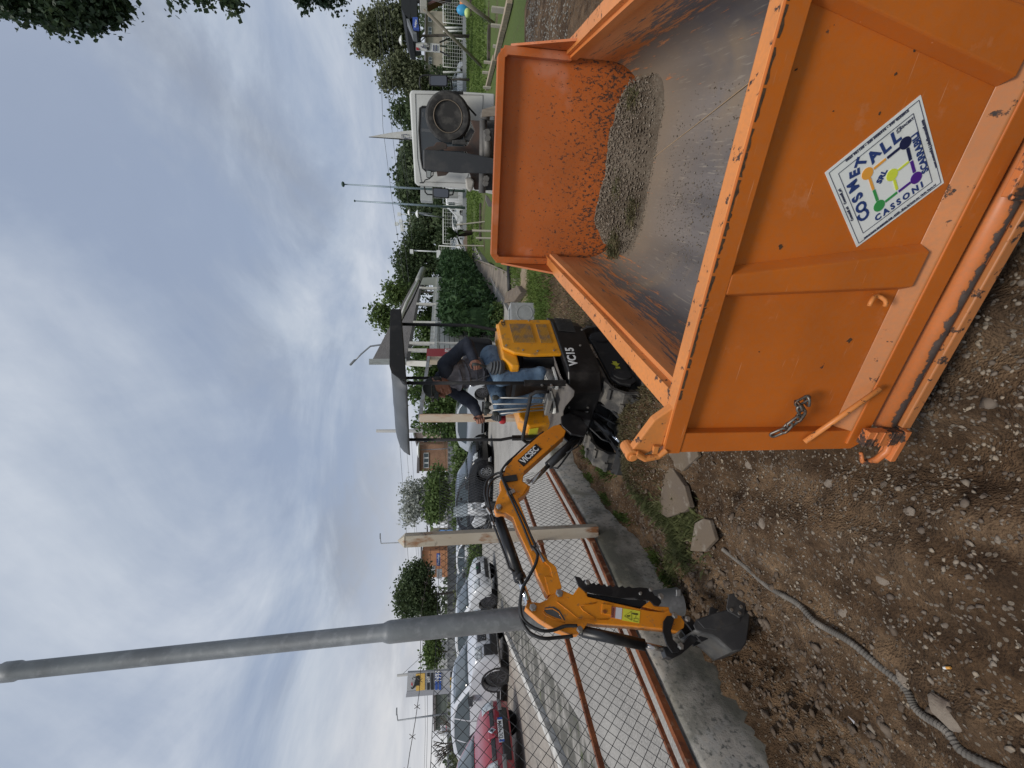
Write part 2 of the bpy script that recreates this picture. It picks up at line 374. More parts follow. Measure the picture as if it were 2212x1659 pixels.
# grass and worn earth further out, one sheet to the horizon
m, t, b = nodes_of('field'); tcn = t.nodes.new('ShaderNodeTexCoord')
earth_nodes(t, b, tcn, (.085, .066, .045), (.15, .125, .092), (.24, .21, .17), (.16, .14, .11), (.55, .36, .47, (.055, .085, .022), (.12, .155, .045)), sc=.35)
FIELD = m
Xf = np.concatenate([np.arange(-6, 40, .8), [45, 60, 90, 150, 300, 900, 1800]]); Xf = np.concatenate([[-1800, -900, -300, -120, -60, -30, -15, -9], Xf])
Yf = np.concatenate([np.arange(9.9, 60, .8), [70, 90, 130, 200, 400, 900, 2000]])
V = [(x, y, gh(x, y)+.05*fbm(x, y, .35)*(1 if x > fx(y)+.5 else 0)-(.25+gh(x, y, False) if x < fx(y)+.4 else 0)-.006) for y in Yf for x in Xf]
nx, ny = len(Xf), len(Yf); ii = np.arange(nx*ny).reshape(ny, nx)
F = np.stack([ii[:-1, :-1], ii[:-1, 1:], ii[1:, 1:], ii[1:, :-1]], -1).reshape(-1, 4)
tag(fastmesh('grass_field', V, F, FIELD, smooth=True), kind='structure')
# side skirts of ground, so that the sheet carries on beyond the frame
mb = MB()
mb.add([(9, .15, 0), (300, .15, .0), (300, 9.9, .05), (9, 9.9, .05)], [(0, 1, 2, 3)])
mb.add([(-300, -300, -.02), (300, -300, -.02), (300, .15, -.02), (-300, .15, -.02)], [(0, 1, 2, 3)])
tag(mb.build('gravel_yard', FIELD), kind='structure')
# ---- pavement, kerb, road beyond the wall
pave = mat('pavement_grit', (.30, .285, .26), .93, var=[((.20, .19, .175), 1.1, .4, .62), ((.42, .40, .37), 60, .45, .7)], spots=[((.13, .125, .12), 26, .62, .68)], bump=(120, .5, .004))
oldc = mat('old_road', (.33, .29, .245), .93, var=[((.21, .185, .16), .8, .4, .65), ((.42, .38, .33), 22, .5, .75), ((.24, .2, .17), 1.4, .5, .6, (1, .12, 1))], spots=[((.11, .1, .09), 5, .62, .66, (1, .15, 1))], bump=(40, .5, .006))
K0, K1 = Vector((-4.78, 5.16, 0)), Vector((-6.5, 10.5, 0)); kd = (K1-K0).normalized(); kn = Vector((-kd.y, kd.x, 0))
def fence_pts(off, ys): return [Vector((fx(y)+off, y, 0)) for y in ys]
ys = [.2, 2.2, 4.09, 5.9, 7.6, 12, 20, 40]
pA = [K0-kd*6, K0+kd*40]
poly = fence_pts(-.06, ys)
mb = MB(); z0 = ROADZ-.02
mb.slab([Vector((p.x, p.y, z0-.4)) for p in (poly+[pA[1], pA[0]])], .4)
tag(mb.build('pavement', pave), kind='structure')
mb = MB(); far = [pA[0], pA[1], Vector((-14, 160, 0)), Vector((-160, 160, 0)), Vector((-160, -10, 0))]
mb.add([Vector((p.x, p.y, z0+.004)) for p in [pA[0]+kn*.14, pA[1]+kn*.14, pA[1]+Vector((30, 70, 0)), Vector((-400, 500, 0)), Vector((-400, -30, 0))]], [(0, 1, 2, 3, 4)])
tag(mb.build('road', oldc), kind='structure')
mb = MB(); mb.bar(pA[0]+kn*.07+Vector((0, 0, z0+.02)), pA[1]+kn*.07+Vector((0, 0, z0+.02)), .14, .14)
tag(mb.build('kerb', mat('kerb_stone', (.58, .56, .52), .9, var=[((.28, .26, .23), 3, .45, .7)], bump=(30, .4))), kind='structure')
mb = MB(); mb.add([Vector((p.x, p.y, z0+.006)) for p in (pA[0]-kn*.02, pA[1]-kn*.02, pA[1]-kn*.62, pA[0]-kn*.75)], [(0, 1, 2, 3)])
tag(mb.build('gutter', mat('gutter_dirt', (.10, .095, .08), .95, var=[((.30, .28, .25), 3.0, .45, .62), ((.07, .085, .03), 5, .6, .7)], bump=(25, .8, .01))), kind='structure')
# ---- loose stones (nobody could count them)
def stones(name, label, pts, mt, cat='gravel'):
    ico = [(0, 0, 1)]+[(math.cos(k*1.2566)*.894, math.sin(k*1.2566)*.894, .447) for k in range(5)]+[(math.cos(k*1.2566+.628)*.894, math.sin(k*1.2566+.628)*.894, -.447) for k in range(5)]+[(0, 0, -1)]
    icf = [(0, i+1, (i+1) % 5+1) for i in range(5)]+[(i+1, i+6, (i+1) % 5+1) for i in range(5)]+[((i+1) % 5+1, i+6, (i+1) % 5+6) for i in range(5)]+[(11, (i+1) % 5+6, i+6) for i in range(5)]
    ico = np.array(ico); icf = np.array(icf); rs = np.random.RandomState(len(pts)); n = len(pts)
    sc = rs.uniform(.6, 1.35, (n, 1, 3)); jit = rs.uniform(.5, 1.4, (n, 12, 1)); P = np.array([p[:3] for p in pts]); R = np.array([p[3] for p in pts])
    Vv = ico[None]*jit*sc*np.array([1, 1, .62]); an = rs.uniform(0, 6.28, n); c, s_ = np.cos(an)[:, None], np.sin(an)[:, None]
    x, y = Vv[..., 0]*c-Vv[..., 1]*s_, Vv[..., 0]*s_+Vv[..., 1]*c; ti = rs.uniform(-.5, .5, (n, 1)); z = Vv[..., 2]+x*ti
    W = np.stack([x, y, z], -1)*R[:, None, None]+P[:, None, :]
    Fq = (icf[None]+12*np.arange(n)[:, None, None]).reshape(-1, 3)
    o = fastmesh(name, W.reshape(-1, 3), Fq, mt); tag(o, label, cat, kind='stuff'); return o
m, t, b = nodes_of('stone_mix'); g = t.nodes.new('ShaderNodeTexCoord'); vv = N(t, 'ShaderNodeTexVoronoi', Scale=23.0); t.links.new(g.outputs['Object'], vv.inputs['Vector'])
sp_ = N(t, 'ShaderNodeSeparateColor'); t.links.new(vv.outputs['Color'], sp_.inputs[0]); rr = N(t, 'ShaderNodeValToRGB')
e = rr.color_ramp.elements; e[0].color = (.085, .062, .045, 1); e[1].color = (.31, .25, .18, 1); e.new(.45).color = (.15, .118, .09, 1); e.new(.75).color = (.24, .20, .155, 1)
t.links.new(sp_.outputs[0], rr.inputs[0]); t.links.new(rr.outputs[0], b.inputs['Base Color']); b.inputs['Roughness'].default_value = .9
STONE = m
pts = []
rs = random.Random(3)
while len(pts) < 21000:
    y = rs.uniform(.45, 4.6) if rs.random() < .85 else rs.uniform(4.6, 8); x = rs.uniform(-2.2, 2.6)
    if x < fx(y)+.12: continue
    dens = .35+.65*sm(-1.4, .2, x) if y < 4 else .4
    if rs.random() > dens*(.5+.9*max(0, .5+fbm(x, y, 1.7))): continue
    s_ = rs.choice((.0035, .0045, .0055, .007))*rs.uniform(.8, 1.4)
    if rs.random() < .025: s_ = rs.uniform(.009, .014)
    if x > 0 or y < 1.3: s_ *= 1.15
    pts.append((x, y, gh(x, y)+s_*.25, s_))
stones('gravel', 'loose pale gravel and pebbles strewn over the brown earth', pts, STONE)
pts = []
while len(pts) < 7000:
    y = rs.uniform(4.2, 9.8); x = rs.uniform(2.4, 11)
    if rs.random() > .4+fbm(x, y, .8): continue
    s_ = rs.uniform(.008, .022); pts.append((x, y, gh(x, y)+s_*.2, s_))
stones('gravel', 'pale gravel spread over the yard on the far right of the skip', pts, mat('pale_gravel', (.27, .255, .22), .92, var=[((.17, .155, .13), 9, .42, .62)]))
# clods of dug soil in the trench
CLOD = mat('clod', (.105, .075, .052), .97, var=[((.15, .115, .085), 14, .45, .65)], bump=(60, .8, .008))
pts = []
while len(pts) < 2600:
    y = rs.uniform(.7, 3.9); x = fx(y)+.1+abs(rs.gauss(.35, .4))
    if x > .1 or x < fx(y)+.13: continue
    s_ = abs(rs.gauss(.006, .008))+.004
    pts.append((x, y, gh(x, y)+s_*.1, min(s_, .026)))
stones('soil_clods', 'dark crumbly soil clods turned up along the wall', pts, CLOD, 'soil')
# bigger single rocks
ROCK = mat('rock', (.22, .18, .14), .92, var=[((.12, .09, .07), 9, .45, .65)], bump=(35, .8, .01))
def rock(p, r, label, sc=(1, .75, .35), seed=0, m=None):
    q = MB(); q.sphere((0, 0, 0), r, 12, 8, sc); q.v = [tuple(Vector(v)*(1+.35*noise.noise(Vector(v)*2.2/r+Vector((seed, 0, 0))))) for v in q.v]
    o = q.build('rock', m or ROCK); o.location = Vector(p)-Vector((0, 0, r*.22)); o.rotation_euler = (0, 0, seed*1.3)
    return tag(o, label, 'rock', 'larger rocks lying in the dirt')
for i, (a, bb, r, lb) in enumerate([(2088, 1533, .055, 'big muddy rock touching the corrugated hose at the picture edge'), (1828, 1322, .03, 'pale lump in the churned soil left of the tyre ruts'), (1610, 1005, .04, 'brown flat rock just below the skip tailgate corner'),
        (1788, 1045, .028, 'angular rock left of the skip lower latch'), (1680, 1130, .03, 'rock beside the grass tuft between hose and skip'), (1930, 1250, .03, 'rock on the rutted track between hose and skip'),
        (2010, 1105, .022, 'small cream rock near the lower picture edge by the skip roller'), (1950, 1470, .03, 'dark rock between the hose and the cigarette end')]):
    p = ground_at(a, bb); rock((p.x, p.y, gh(p.x, p.y)+r*.15), r, lb, seed=i+1)
# ================================================================ ORANGE SKIP (hook-lift container)
def paint(name, orange, wear=None, dirt=.35, chips=(26, .66, .69), extra=None, rough=.42):
    m, t, b = nodes_of(name); g = t.nodes.new('ShaderNodeTexCoord')
    n1 = N(t, 'ShaderNodeTexNoise', Scale=2.2, Detail=5.0); n2 = N(t, 'ShaderNodeTexNoise', Scale=float(chips[0]), Detail=6.0, Roughness=.68); n3 = N(t, 'ShaderNodeTexNoise', Scale=90.0, Detail=3.0)
    for n in (n1, n2, n3): t.links.new(g.outputs['Object'], n.inputs['Vector'])
    def mr(f, a, c, lo=0.0, hi=1.0):
        r = N(t, 'ShaderNodeMapRange'); r.inputs['From Min'].default_value = a; r.inputs['From Max'].default_value = c; r.inputs['To Min'].default_value = lo; r.inputs['To Max'].default_value = hi
        t.links.new(f, r.inputs['Value']); return r.outputs[0]
    def mix(f, a, c):
        n = N(t, 'ShaderNodeMix', data_type='RGBA')
        if isinstance(f, float): n.inputs[0].default_value = f
        else: t.links.new(f, n.inputs[0])
        for s_, v in ((6, a), (7, c)):
            if isinstance(v, tuple): n.inputs[s_].default_value = (*v, 1)
            else: t.links.new(v, n.inputs[s_])
        return n.outputs[2]
    d = tuple(c*.8 for c in orange)
    c = mix(mr(n1.outputs['Fac'], .4, .65), orange, d)
    c = mix(mr(n3.outputs['Fac'], .35, .75, 0, dirt), c, (.30, .16, .08))
    rust = mix(mr(n3.outputs['Fac'], .4, .6), (.035, .026, .022), (.10, .05, .03))
    f = mr(n2.outputs['Fac'], chips[1], chips[2])
    if wear: f, c, rust = wear(t, g, mr, mix, c, f, rust)
    out = mix(f, c, rust)
    if extra: out = extra(t, g, mr, mix, out)
    t.links.new(out, b.inputs['Base Color'])
    rg = mr(f, 0, 1, rough, .75); t.links.new(rg, b.inputs['Roughness']); b.inputs['Specular IOR Level'].default_value = .45
    bp = N(t, 'ShaderNodeBump', Strength=.5, Distance=.002); bp.invert = True
    t.links.new(f, bp.inputs['Height']); t.links.new(bp.outputs[0], b.inputs['Normal'])
    return m
def grime(t, g, mr, mix, c):
    a = N(t, 'ShaderNodeTexNoise', Scale=1.4, Detail=6.0, Roughness=.7); mp = N(t, 'ShaderNodeMapping'); mp.inputs['Scale'].default_value = (1, 1, .45); t.links.new(g.outputs['Object'], mp.inputs[0]); t.links.new(mp.outputs[0], a.inputs['Vector'])
    b_ = N(t, 'ShaderNodeTexNoise', Scale=7.0, Detail=5.0, Roughness=.75); t.links.new(g.outputs['Object'], b_.inputs['Vector'])
    c = mix(mr(a.outputs['Fac'], .45, .70, 0, .35), c, (.34, .085, .012)); c = mix(mr(b_.outputs['Fac'], .60, .72, 0, .4), c, (.55, .24, .12))
    s_ = N(t, 'ShaderNodeTexNoise', Scale=120.0, Detail=3.0); m2 = N(t, 'ShaderNodeMapping'); m2.inputs['Scale'].default_value = (.05, 1, 1); m2.inputs['Rotation'].default_value = (0, .4, 0); t.links.new(g.outputs['Object'], m2.inputs[0]); t.links.new(m2.outputs[0], s_.inputs['Vector'])
    return mix(mr(s_.outputs['Fac'], .70, .76, 0, .5), c, (.70, .36, .20))
ORG = (.60, .175, .018)
ORG2 = (.62, .17, .022)
def wear_wall(t, g, mr, mix, c, f, rust):
    """streaks running along the skip, denser towards the floor where the loads slide"""
    mp = N(t, 'ShaderNodeMapping'); mp.inputs['Scale'].default_value = (1, .09, 1); t.links.new(g.outputs['Object'], mp.inputs[0])
    n = N(t, 'ShaderNodeTexNoise', Scale=52.0, Detail=8.0, Roughness=.75); t.links.new(mp.outputs[0], n.inputs['Vector'])
    nb = N(t, 'ShaderNodeTexNoise', Scale=5.0, Detail=4.0); t.links.new(mp.outputs[0], nb.inputs['Vector'])
    sp = N(t, 'ShaderNodeSeparateXYZ'); t.links.new(g.outputs['Object'], sp.inputs[0])
    h = N(t, 'ShaderNodeMapRange'); h.inputs['From Min'].default_value = .45; h.inputs['From Max'].default_value = .97; h.inputs['To Min'].default_value = .36; h.inputs['To Max'].default_value = -.05; t.links.new(sp.outputs[2], h.inputs['Value'])
    yb = N(t, 'ShaderNodeMapRange'); yb.inputs['From Min'].default_value = 2.2; yb.inputs['From Max'].default_value = .0; yb.inputs['To Min'].default_value = -.10; yb.inputs['To Max'].default_value = .05; t.links.new(sp.outputs[1], yb.inputs['Value'])
    a = N(t, 'ShaderNodeMath', operation='ADD'); t.links.new(n.outputs['Fac'], a.inputs[0]); t.links.new(h.outputs[0], a.inputs[1])
    a2 = N(t, 'ShaderNodeMath', operation='ADD'); t.links.new(a.outputs[0], a2.inputs[0]); t.links.new(yb.outputs[0], a2.inputs[1])
    a3 = N(t, 'ShaderNodeMath', operation='MULTIPLY_ADD'); a3.inputs[1].default_value = .45; t.links.new(nb.outputs['Fac'], a3.inputs[0]); t.links.new(a2.outputs[0], a3.inputs[2])
    steel = mix(mr(nb.outputs['Fac'], .35, .65), (.095, .088, .088), (.175, .158, .15))
    dust = N(t, 'ShaderNodeTexNoise', Scale=3.5, Detail=5.0); t.links.new(g.outputs['Object'], dust.inputs['Vector'])
    steel = mix(mr(dust.outputs['Fac'], .50, .75, 0, .8), steel, (.23, .175, .12))
    fine = N(t, 'ShaderNodeTexNoise', Scale=90.0, Detail=4.0); t.links.new(mp.outputs[0], fine.inputs['Vector']); steel = mix(mr(fine.outputs['Fac'], .60, .74, 0, .55), steel, (.36, .32, .26))
    yg = N(t, 'ShaderNodeMapRange'); yg.inputs['From Min'].default_value = 1.15; yg.inputs['From Max'].default_value = 1.9; t.links.new(sp.outputs[1], yg.inputs['Value']); steel = mix(yg.outputs[0], steel, (.21, .165, .12))
    ff = mr(a3.outputs[0], .80, .87)
    cc = mix(mr(nb.outputs['Fac'], .4, .6), c, (.70, .30, .12))
    return ff, cc, steel
P_OUT = paint('orange_paint', (.55, .132, .011), chips=(17, .70, .72), dirt=.22, extra=grime, rough=.5)
P_DUSTY = paint('orange_paint_dusty', (.50, .18, .055), chips=(20, .60, .63), dirt=.4)
P_EDGE = paint('orange_paint_chipped', (.72, .25, .06), chips=(30, .60, .64), dirt=.25)
def wear_head(t, g, mr, mix, c, f, rust):
    n = N(t, 'ShaderNodeTexNoise', Scale=68.0, Detail=7.0, Roughness=.74); mp = N(t, 'ShaderNodeMapping'); mp.inputs['Scale'].default_value = (1, 1, .6); mp.inputs['Rotation'].default_value = (0, .5, 0)
    t.links.new(g.outputs['Object'], mp.inputs[0]); t.links.new(mp.outputs[0], n.inputs['Vector'])
    sp = N(t, 'ShaderNodeSeparateXYZ'); t.links.new(g.outputs['Object'], sp.inputs[0])
    h = N(t, 'ShaderNodeMapRange'); h.inputs['From Min'].default_value = .6; h.inputs['From Max'].default_value = 1.36; h.inputs['To Min'].default_value = .12; h.inputs['To Max'].default_value = -.025; t.links.new(sp.outputs[2], h.inputs['Value'])
    a = N(t, 'ShaderNodeMath', operation='ADD'); t.links.new(n.outputs['Fac'], a.inputs[0]); t.links.new(h.outputs[0], a.inputs[1])
    pw_ = N(t, 'ShaderNodeTexNoise', Scale=3.0, Detail=3.0); t.links.new(g.outputs['Object'], pw_.inputs['Vector'])
    c2 = mix(mr(pw_.outputs['Fac'], .64, .74, 0, .35), c, (.62, .36, .28))
    return mr(a.outputs[0], .635, .655), c2, rust
P_HEAD = paint('orange_paint_scratched', (.50, .115, .014), wear=wear_head, dirt=.3, rough=.6)
P_WALL = paint('orange_paint_scraped', (.66, .20, .04), wear=wear_wall, rough=.55)
def wear_tube(t, g, mr, mix, c, f, rust):
    n = N(t, 'ShaderNodeTexNoise', Scale=22.0, Detail=7.0, Roughness=.7); t.links.new(g.outputs['Object'], n.inputs['Vector']); sp = N(t, 'ShaderNodeSeparateXYZ'); t.links.new(g.outputs['Object'], sp.inputs[0])
    a = N(t, 'ShaderNodeMath', operation='SUBTRACT'); a.inputs[1].default_value = .207; t.links.new(sp.outputs[2], a.inputs[0]); a2 = N(t, 'ShaderNodeMath', operation='ABSOLUTE'); t.links.new(a.outputs[0], a2.inputs[0])
    a3 = N(t, 'ShaderNodeMath', operation='MULTIPLY_ADD'); a3.inputs[1].default_value = -16.0; t.links.new(a2.outputs[0], a3.inputs[0]); t.links.new(n.outputs['Fac'], a3.inputs[2])
    return mr(a3.outputs[0], .24, .30), c, mix(mr(n.outputs['Fac'], .4, .7), (.065, .05, .045), (.12, .09, .075))
P_TUBE = paint('orange_paint_rubbed', (.62, .185, .05), wear=wear_tube, dirt=.35)
P_BEAM = paint('orange_paint_flaking', (.62, .185, .05), chips=(9, .52, .55), dirt=.3)
TH = -.479
skip = empty('skip_container', 'open orange hook-lift skip with a diamond company sticker on its tailgate', 'skip', (-.086, 1.246, 0), TH)
W_, L_, ZT, ZF = 1.324, 2.176, .989, .43
def S(mb, n, m, **k): return mb.build(n, m, skip, world=False, **k)
# hull: U-shaped tray, inner skin and outer skin
def section(x0, x1, z1, zf, r, n=9):
    p = [(x0, z1)]
    p += [(x0+r-r*math.cos(a), zf+r-r*math.sin(a)) for a in [math.pi/2*i/n for i in range(n+1)]]
    p += [(x1-r+r*math.sin(a), zf+r-r*math.cos(a)) for a in [math.pi/2*i/n for i in range(n+1)]]
    return p+[(x1, z1)]
mb = MB(); sec = section(.055, W_-.055, ZT-.02, ZF, .27)
yy = [.03+(L_-.03)*i/24 for i in range(25)]
dent = lambda x, y, z: .006*noise.noise(Vector((x*2.2, y*2.2, z*2.2)))
mb.grid([[(x+dent(x, y, z), y, z+dent(y, x, z)) for x, z in sec] for y in yy])
S(mb, 'tray', P_WALL, smooth=True)
mb = MB(); sec = section(.03, W_-.03, ZT-.03, ZF-.03, .28); mb.grid([[(x, y, z) for x, z in sec] for y in (.03, L_*.5, L_)]); S(mb, 'outer_skin', P_OUT, smooth=True)
mb = MB(); mb.tube([(.765-.14, L_-.02, ZF+.002), (.765, 1.762, ZF+.002), (.905, 1.32, ZF+.002), (1.046, .878, ZF+.006), (1.10, .70, ZF+.018)], .0022, 5); S(mb, 'weld_line', mat('weld_scale', (.38, .27, .16), .9), smooth=True)
# side rails
for k, x in enumerate((.02, W_-.02)):
    mb = MB(); pts = [(x, y, ZT-.03+.003*math.sin(y*5+k)) for y in yy]
    for i in range(len(pts)-1): mb.bar(pts[i], pts[i+1], .068, .06)
    S(mb, 'side_rail', P_EDGE)
    mb = MB(); s_ = -1 if k == 0 else 1
    xi = .062 if k == 0 else W_-.062
    mb.bar((xi, .03, ZT-.052), (xi, L_, ZT-.052), .02, .05); S(mb, 'inner_lip', P_WALL)
    mb = MB()
    for y in (.35, .95, 1.55, 2.05): mb.bar((x-s_*.0+s_*.01, y, ZT-.07), (x, y, .45), .06, .07)
    S(mb, 'side_rib', P_OUT, split=True)
# headboard
HW0, HW1, HT = -.0, 1.285, 1.405
mb = MB(); y = L_
def rr(x0, x1, z0, z1, r, n=6):
    o = [(x0, z1)]+[(x0+r-r*math.cos(a), z0+r-r*math.sin(a)) for a in [math.pi/2*i/n for i in range(n+1)]]+[(x1-r+r*math.sin(a), z0+r-r*math.cos(a)) for a in [math.pi/2*i/n for i in range(n+1)]]+[(x1, z1)]
    return o
o = rr(HW0+.03, HW1-.005, .38, HT-.02, .27)
mb.prism([(a, y+.02, c) for a, c in o], [(a, y+.045, c) for a, c in o]); S(mb, 'headboard', P_HEAD)
mb = MB()
mb.box(((HW0+HW1)/2, y-.005, HT-.02), (HW1-HW0-.10, .085, .045))
mb.box((HW0+.022, y-.005, 1.16), (.045, .085, .42)); mb.box((HW1-.022, y-.005, 1.16), (.045, .085, .42))
for x, s_ in ((HW0, 1), (HW1, -1)): mb.prism([(x, y-.047, HT-.04-.0), (x+s_*.05, y-.047, HT+.003), (x+s_*.06, y-.047, HT-.045), (x+s_*.045, y-.047, HT-.06)], [(x, y+.037, HT-.04), (x+s_*.05, y+.037, HT+.003), (x+s_*.06, y+.037, HT-.045), (x+s_*.045, y+.037, HT-.06)])
S(mb, 'headboard_frame', P_HEAD, bevel=.003)
mb = MB()
for x, s_ in ((HW0-.003, -1), (HW1+.003, 1)): mb.prism([(x, y-.02, 1.33), (x, y-.3, .975), (x, y+.03, .975)], [(x+s_*.012, y-.02, 1.33), (x+s_*.012, y-.3, .975), (x+s_*.012, y+.03, .975)])
S(mb, 'gusset', P_HEAD, split=True)
mb = MB(); mb.bar((.5, y+.06, HT-.05), (.5, y+.06, .4), .07, .05); mb.bar((.8, y+.06, HT-.05), (.8, y+.06, .4), .07, .05); S(mb, 'headboard_stiffener', P_OUT, split=True)
# undercarriage: two runners and cross members, rollers
mb = MB()
for x in (.35, .97): mb.bar((x, .05, .30), (x, L_+.05, .30), .08, .18)
for y in (.3, .9, 1.5, 2.1): mb.bar((.1, y, .37), (W_-.1, y, .37), .06, .08)
S(mb, 'subframe', P_OUT)
ST_D = mat('worn_steel', (.12, .12, .118), .5, .6, var=[((.06, .055, .05), 12, .4, .6)], bump=(50, .3))
for x in (.02, 1.14):
    mb = MB(); mb.lathe((x-.09, .13, .075), (1, 0, 0), [(0, .05), (.01, .072), (.17, .072), (.18, .05)], 28); S(mb, 'roller', ST_D, autosm=40)
    mb = MB(); mb.bar((x-.11, .13, .30), (x-.11, .13, .07), .012, .05, (0, 1, 0)); mb.bar((x+.11, .13, .30), (x+.11, .13, .07), .012, .05, (0, 1, 0)); S(mb, 'roller_bracket', P_OUT, split=True)
# tailgate
TGX0, TGX1 = -.155, W_+.155
G0 = -.001                                 # face of the frame
tg = MB(); tg.prism([(TGX0+.07, .028, ZT-.03), (TGX0+.07, .028, .30), (TGX1-.07, .028, .30), (TGX1-.07, .028, ZT-.03)][::-1], [(TGX0+.07, .040, ZT-.03), (TGX0+.07, .040, .30), (TGX1-.07, .040, .30), (TGX1-.07, .040, ZT-.03)][::-1])
tailgate = S(tg, 'tailgate', P_OUT)
def TGo(mb, n, m, **k): return mb.build(n, m, tailgate, world=False, **k)
mb = MB(); mb.box(((TGX0+TGX1)/2, .026, ZT-.028), (TGX1-TGX0, .058, .056)); TGo(mb, 'top_rim', P_EDGE, bevel=.006)
mb = MB(); mb.box(((TGX0+TGX1)/2, .0, ZT-.030), (TGX1-TGX0+.002, .012, .058)); TGo(mb, 'rim_face', P_OUT, bevel=.002)
mb = MB()
for a, bb in ((TGX0, TGX0+.075), (TGX1-.075, TGX1)): mb.prism([(a, -.002, ZT-.058), (bb, -.002, ZT-.058), (bb, -.002, .335), (a+(.03 if a < 0 else 0), -.002, .262), (a, -.002, .30)], [(a, .03, ZT-.058), (bb, .03, ZT-.058), (bb, .03, .335), (a+(.03 if a < 0 else 0), .03, .262), (a, .03, .30)])
TGo(mb, 'frame_post', P_OUT, bevel=.003, split=True)
# sloped bottom sill and its front face
mb = MB(); s0, s1 = TGX0+.075, TGX1-.03
mb.prism([(s0, .027, .378), (s0, -.006, .338), (s0, -.006, .30), (s0, .027, .30)], [(s1, .027, .378), (s1, -.006, .338), (s1, -.006, .30), (s1, .027, .30)]); TGo(mb, 'dust_sill', P_DUSTY, bevel=.003)
mb = MB(); mb.box(((s0+s1)/2-.02, -.002, .303), (s1-s0+.06, .016, .062)); TGo(mb, 'sill_face', P_OUT, bevel=.003)
# ribs: two stiffeners leaning outward like in the photo
def rib(x0, x1, w0, w1):
    mb = MB(); zt, zb = ZT-.058, .372
    for k in (0,):
        A = [(x0-w0/2, .029, zt), (x0-w0/2+.018, -.006, zt), (x0+w0/2-.018, -.006, zt), (x0+w0/2, .029, zt)]
        B = [(x1-w1/2, .029, zb), (x1-w1/2+.018, -.006, zb), (x1+w1/2-.018, -.006, zb), (x1+w1/2, .029, zb)]
        mb.prism(A, B)
    TGo(mb, 'stiffener', P_OUT, bevel=.004)
rib(.398, .458, .088, .132); rib(1.045, .955, .10, .15)
# latch bar
mb = MB(); mb.cyl((-.112, -.016, .505), (.098, -.034, .345), .0085, 12); TGo(mb, 'brace_rod', P_EDGE, smooth=True)
# ring hook on the panel
mb = MB(); mb.tube([(.355+.022*math.cos(a), .012-.018*math.sin(abs(a)), .458+.026*math.sin(a)) for a in [math.pi*(-.55+1.1*i/8) for i in range(9)]], .006, 8); TGo(mb, 'lifting_eye', P_EDGE, smooth=True)
# chain
CH = mat('chain_steel', (.20, .185, .165), .45, .75, var=[((.10, .06, .04), 40, .5, .62)])
mb = MB()
cp = [(-.085, -.01, .625), (-.062, -.02, .602), (-.040, -.022, .592), (-.018, -.022, .572), (.002, -.018, .560), (.020, -.016, .575), (.036, -.014, .588), (.052, -.012, .560), (.034, -.012, .552)]
for i, (a, c) in enumerate(zip(cp[:-1], cp[1:])):
    a, c = Vector(a), Vector(c); d = (c-a).normalized(); mid = (a+c)/2; up = Vector((0, 1, 0)) if i % 2 else d.cross(Vector((0, 1, 0))).normalized(); hl = (c-a).length*.5+.008; wd = .0105
    pt = []
    for k in range(12):
        t_ = 2*math.pi*k/12; pt.append(mid+d*(hl-wd)*(1 if math.cos(t_) > 0 else -1)+d*wd*math.cos(t_)+up*wd*math.sin(t_))
    mb.tube(pt, .0044, 6, closed=True)
TGo(mb, 'chain', CH, smooth=True)
# bottom tube (pivot beam) below the gate and its lip
mb = MB(); mb.cyl((TGX0+.09, .008, .212), (TGX1-.05, .008, .212), .034, 20); S(mb, 'pivot_tube', P_TUBE, smooth=True)
mb = MB(); mb.box(((TGX0+TGX1)/2+.02, -.016, .168), (TGX1-TGX0-.16, .035, .034)); S(mb, 'beam_lip', P_DUSTY, bevel=.004)
# lower latch with its hook, at the corner
mb = MB(); mb.box((TGX0+.075, -.040, .262), (.055, .030, .125)); mb.box((TGX0+.045, -.035, .185), (.12, .05, .02))
for z in (.235, .27, .30): mb.box((TGX0+.075, -.057, z), (.058, .004, .006))
S(mb, 'latch_block', P_BEAM, bevel=.003)
mb = MB(); mb.tube([(TGX0+.06, -.03, .20), (TGX0+.01, -.035, .196), (TGX0-.03, -.03, .214), (TGX0-.045, -.02, .25), (TGX0-.01, -.01, .262)], [.014, .013, .012, .009, .006], 8); S(mb, 'latch_hook', P_BEAM, smooth=True)
# second latch block under the middle
mb = MB(); mb.box((.70, -.052, .245), (.10, .022, .10)); mb.tube([(.65, -.065, .295), (.65, -.068, .25), (.65, -.065, .205)], .007, 8); mb.tube([(.75, -.065, .295), (.75, -.068, .25), (.75, -.065, .205)], .007, 8); S(mb, 'centre_latch', P_BEAM, bevel=.004)
# top hinge ear
mb = MB(); x0 = TGX0
mb.prism([(x0+.02, .005, ZT), (x0+.17, .005, ZT-.004), (x0+.12, .005, ZT+.05), (x0-.002, .005, ZT+.105), (x0-.03, .005, ZT+.09)][::-1], [(x0+.02, .035, ZT), (x0+.17, .035, ZT-.004), (x0+.12, .035, ZT+.05), (x0-.002, .035, ZT+.105), (x0-.03, .035, ZT+.09)][::-1])
ear = S(mb, 'hinge_ear', P_EDGE, bevel=.004)
mb = MB(); mb.cyl((x0-.01, -.004, ZT+.098), (x0-.01, .06, ZT+.098), .022, 16); mb.cyl((x0-.012, -.012, ZT+.098), (x0-.012, -.003, ZT+.098), .013, 12); mb.tube([(x0-.0, .0, ZT+.09), (x0-.02, -.004, ZT+.055), (x0-.012, -.004, ZT+.012), (x0+.012, -.002, ZT-.012)], [.013, .012, .011, .012], 8); mb.box((x0+.015, -.004, ZT+.028), (.03, .012, .018))
S(mb, 'hinge_pin', P_EDGE, bevel=.002)
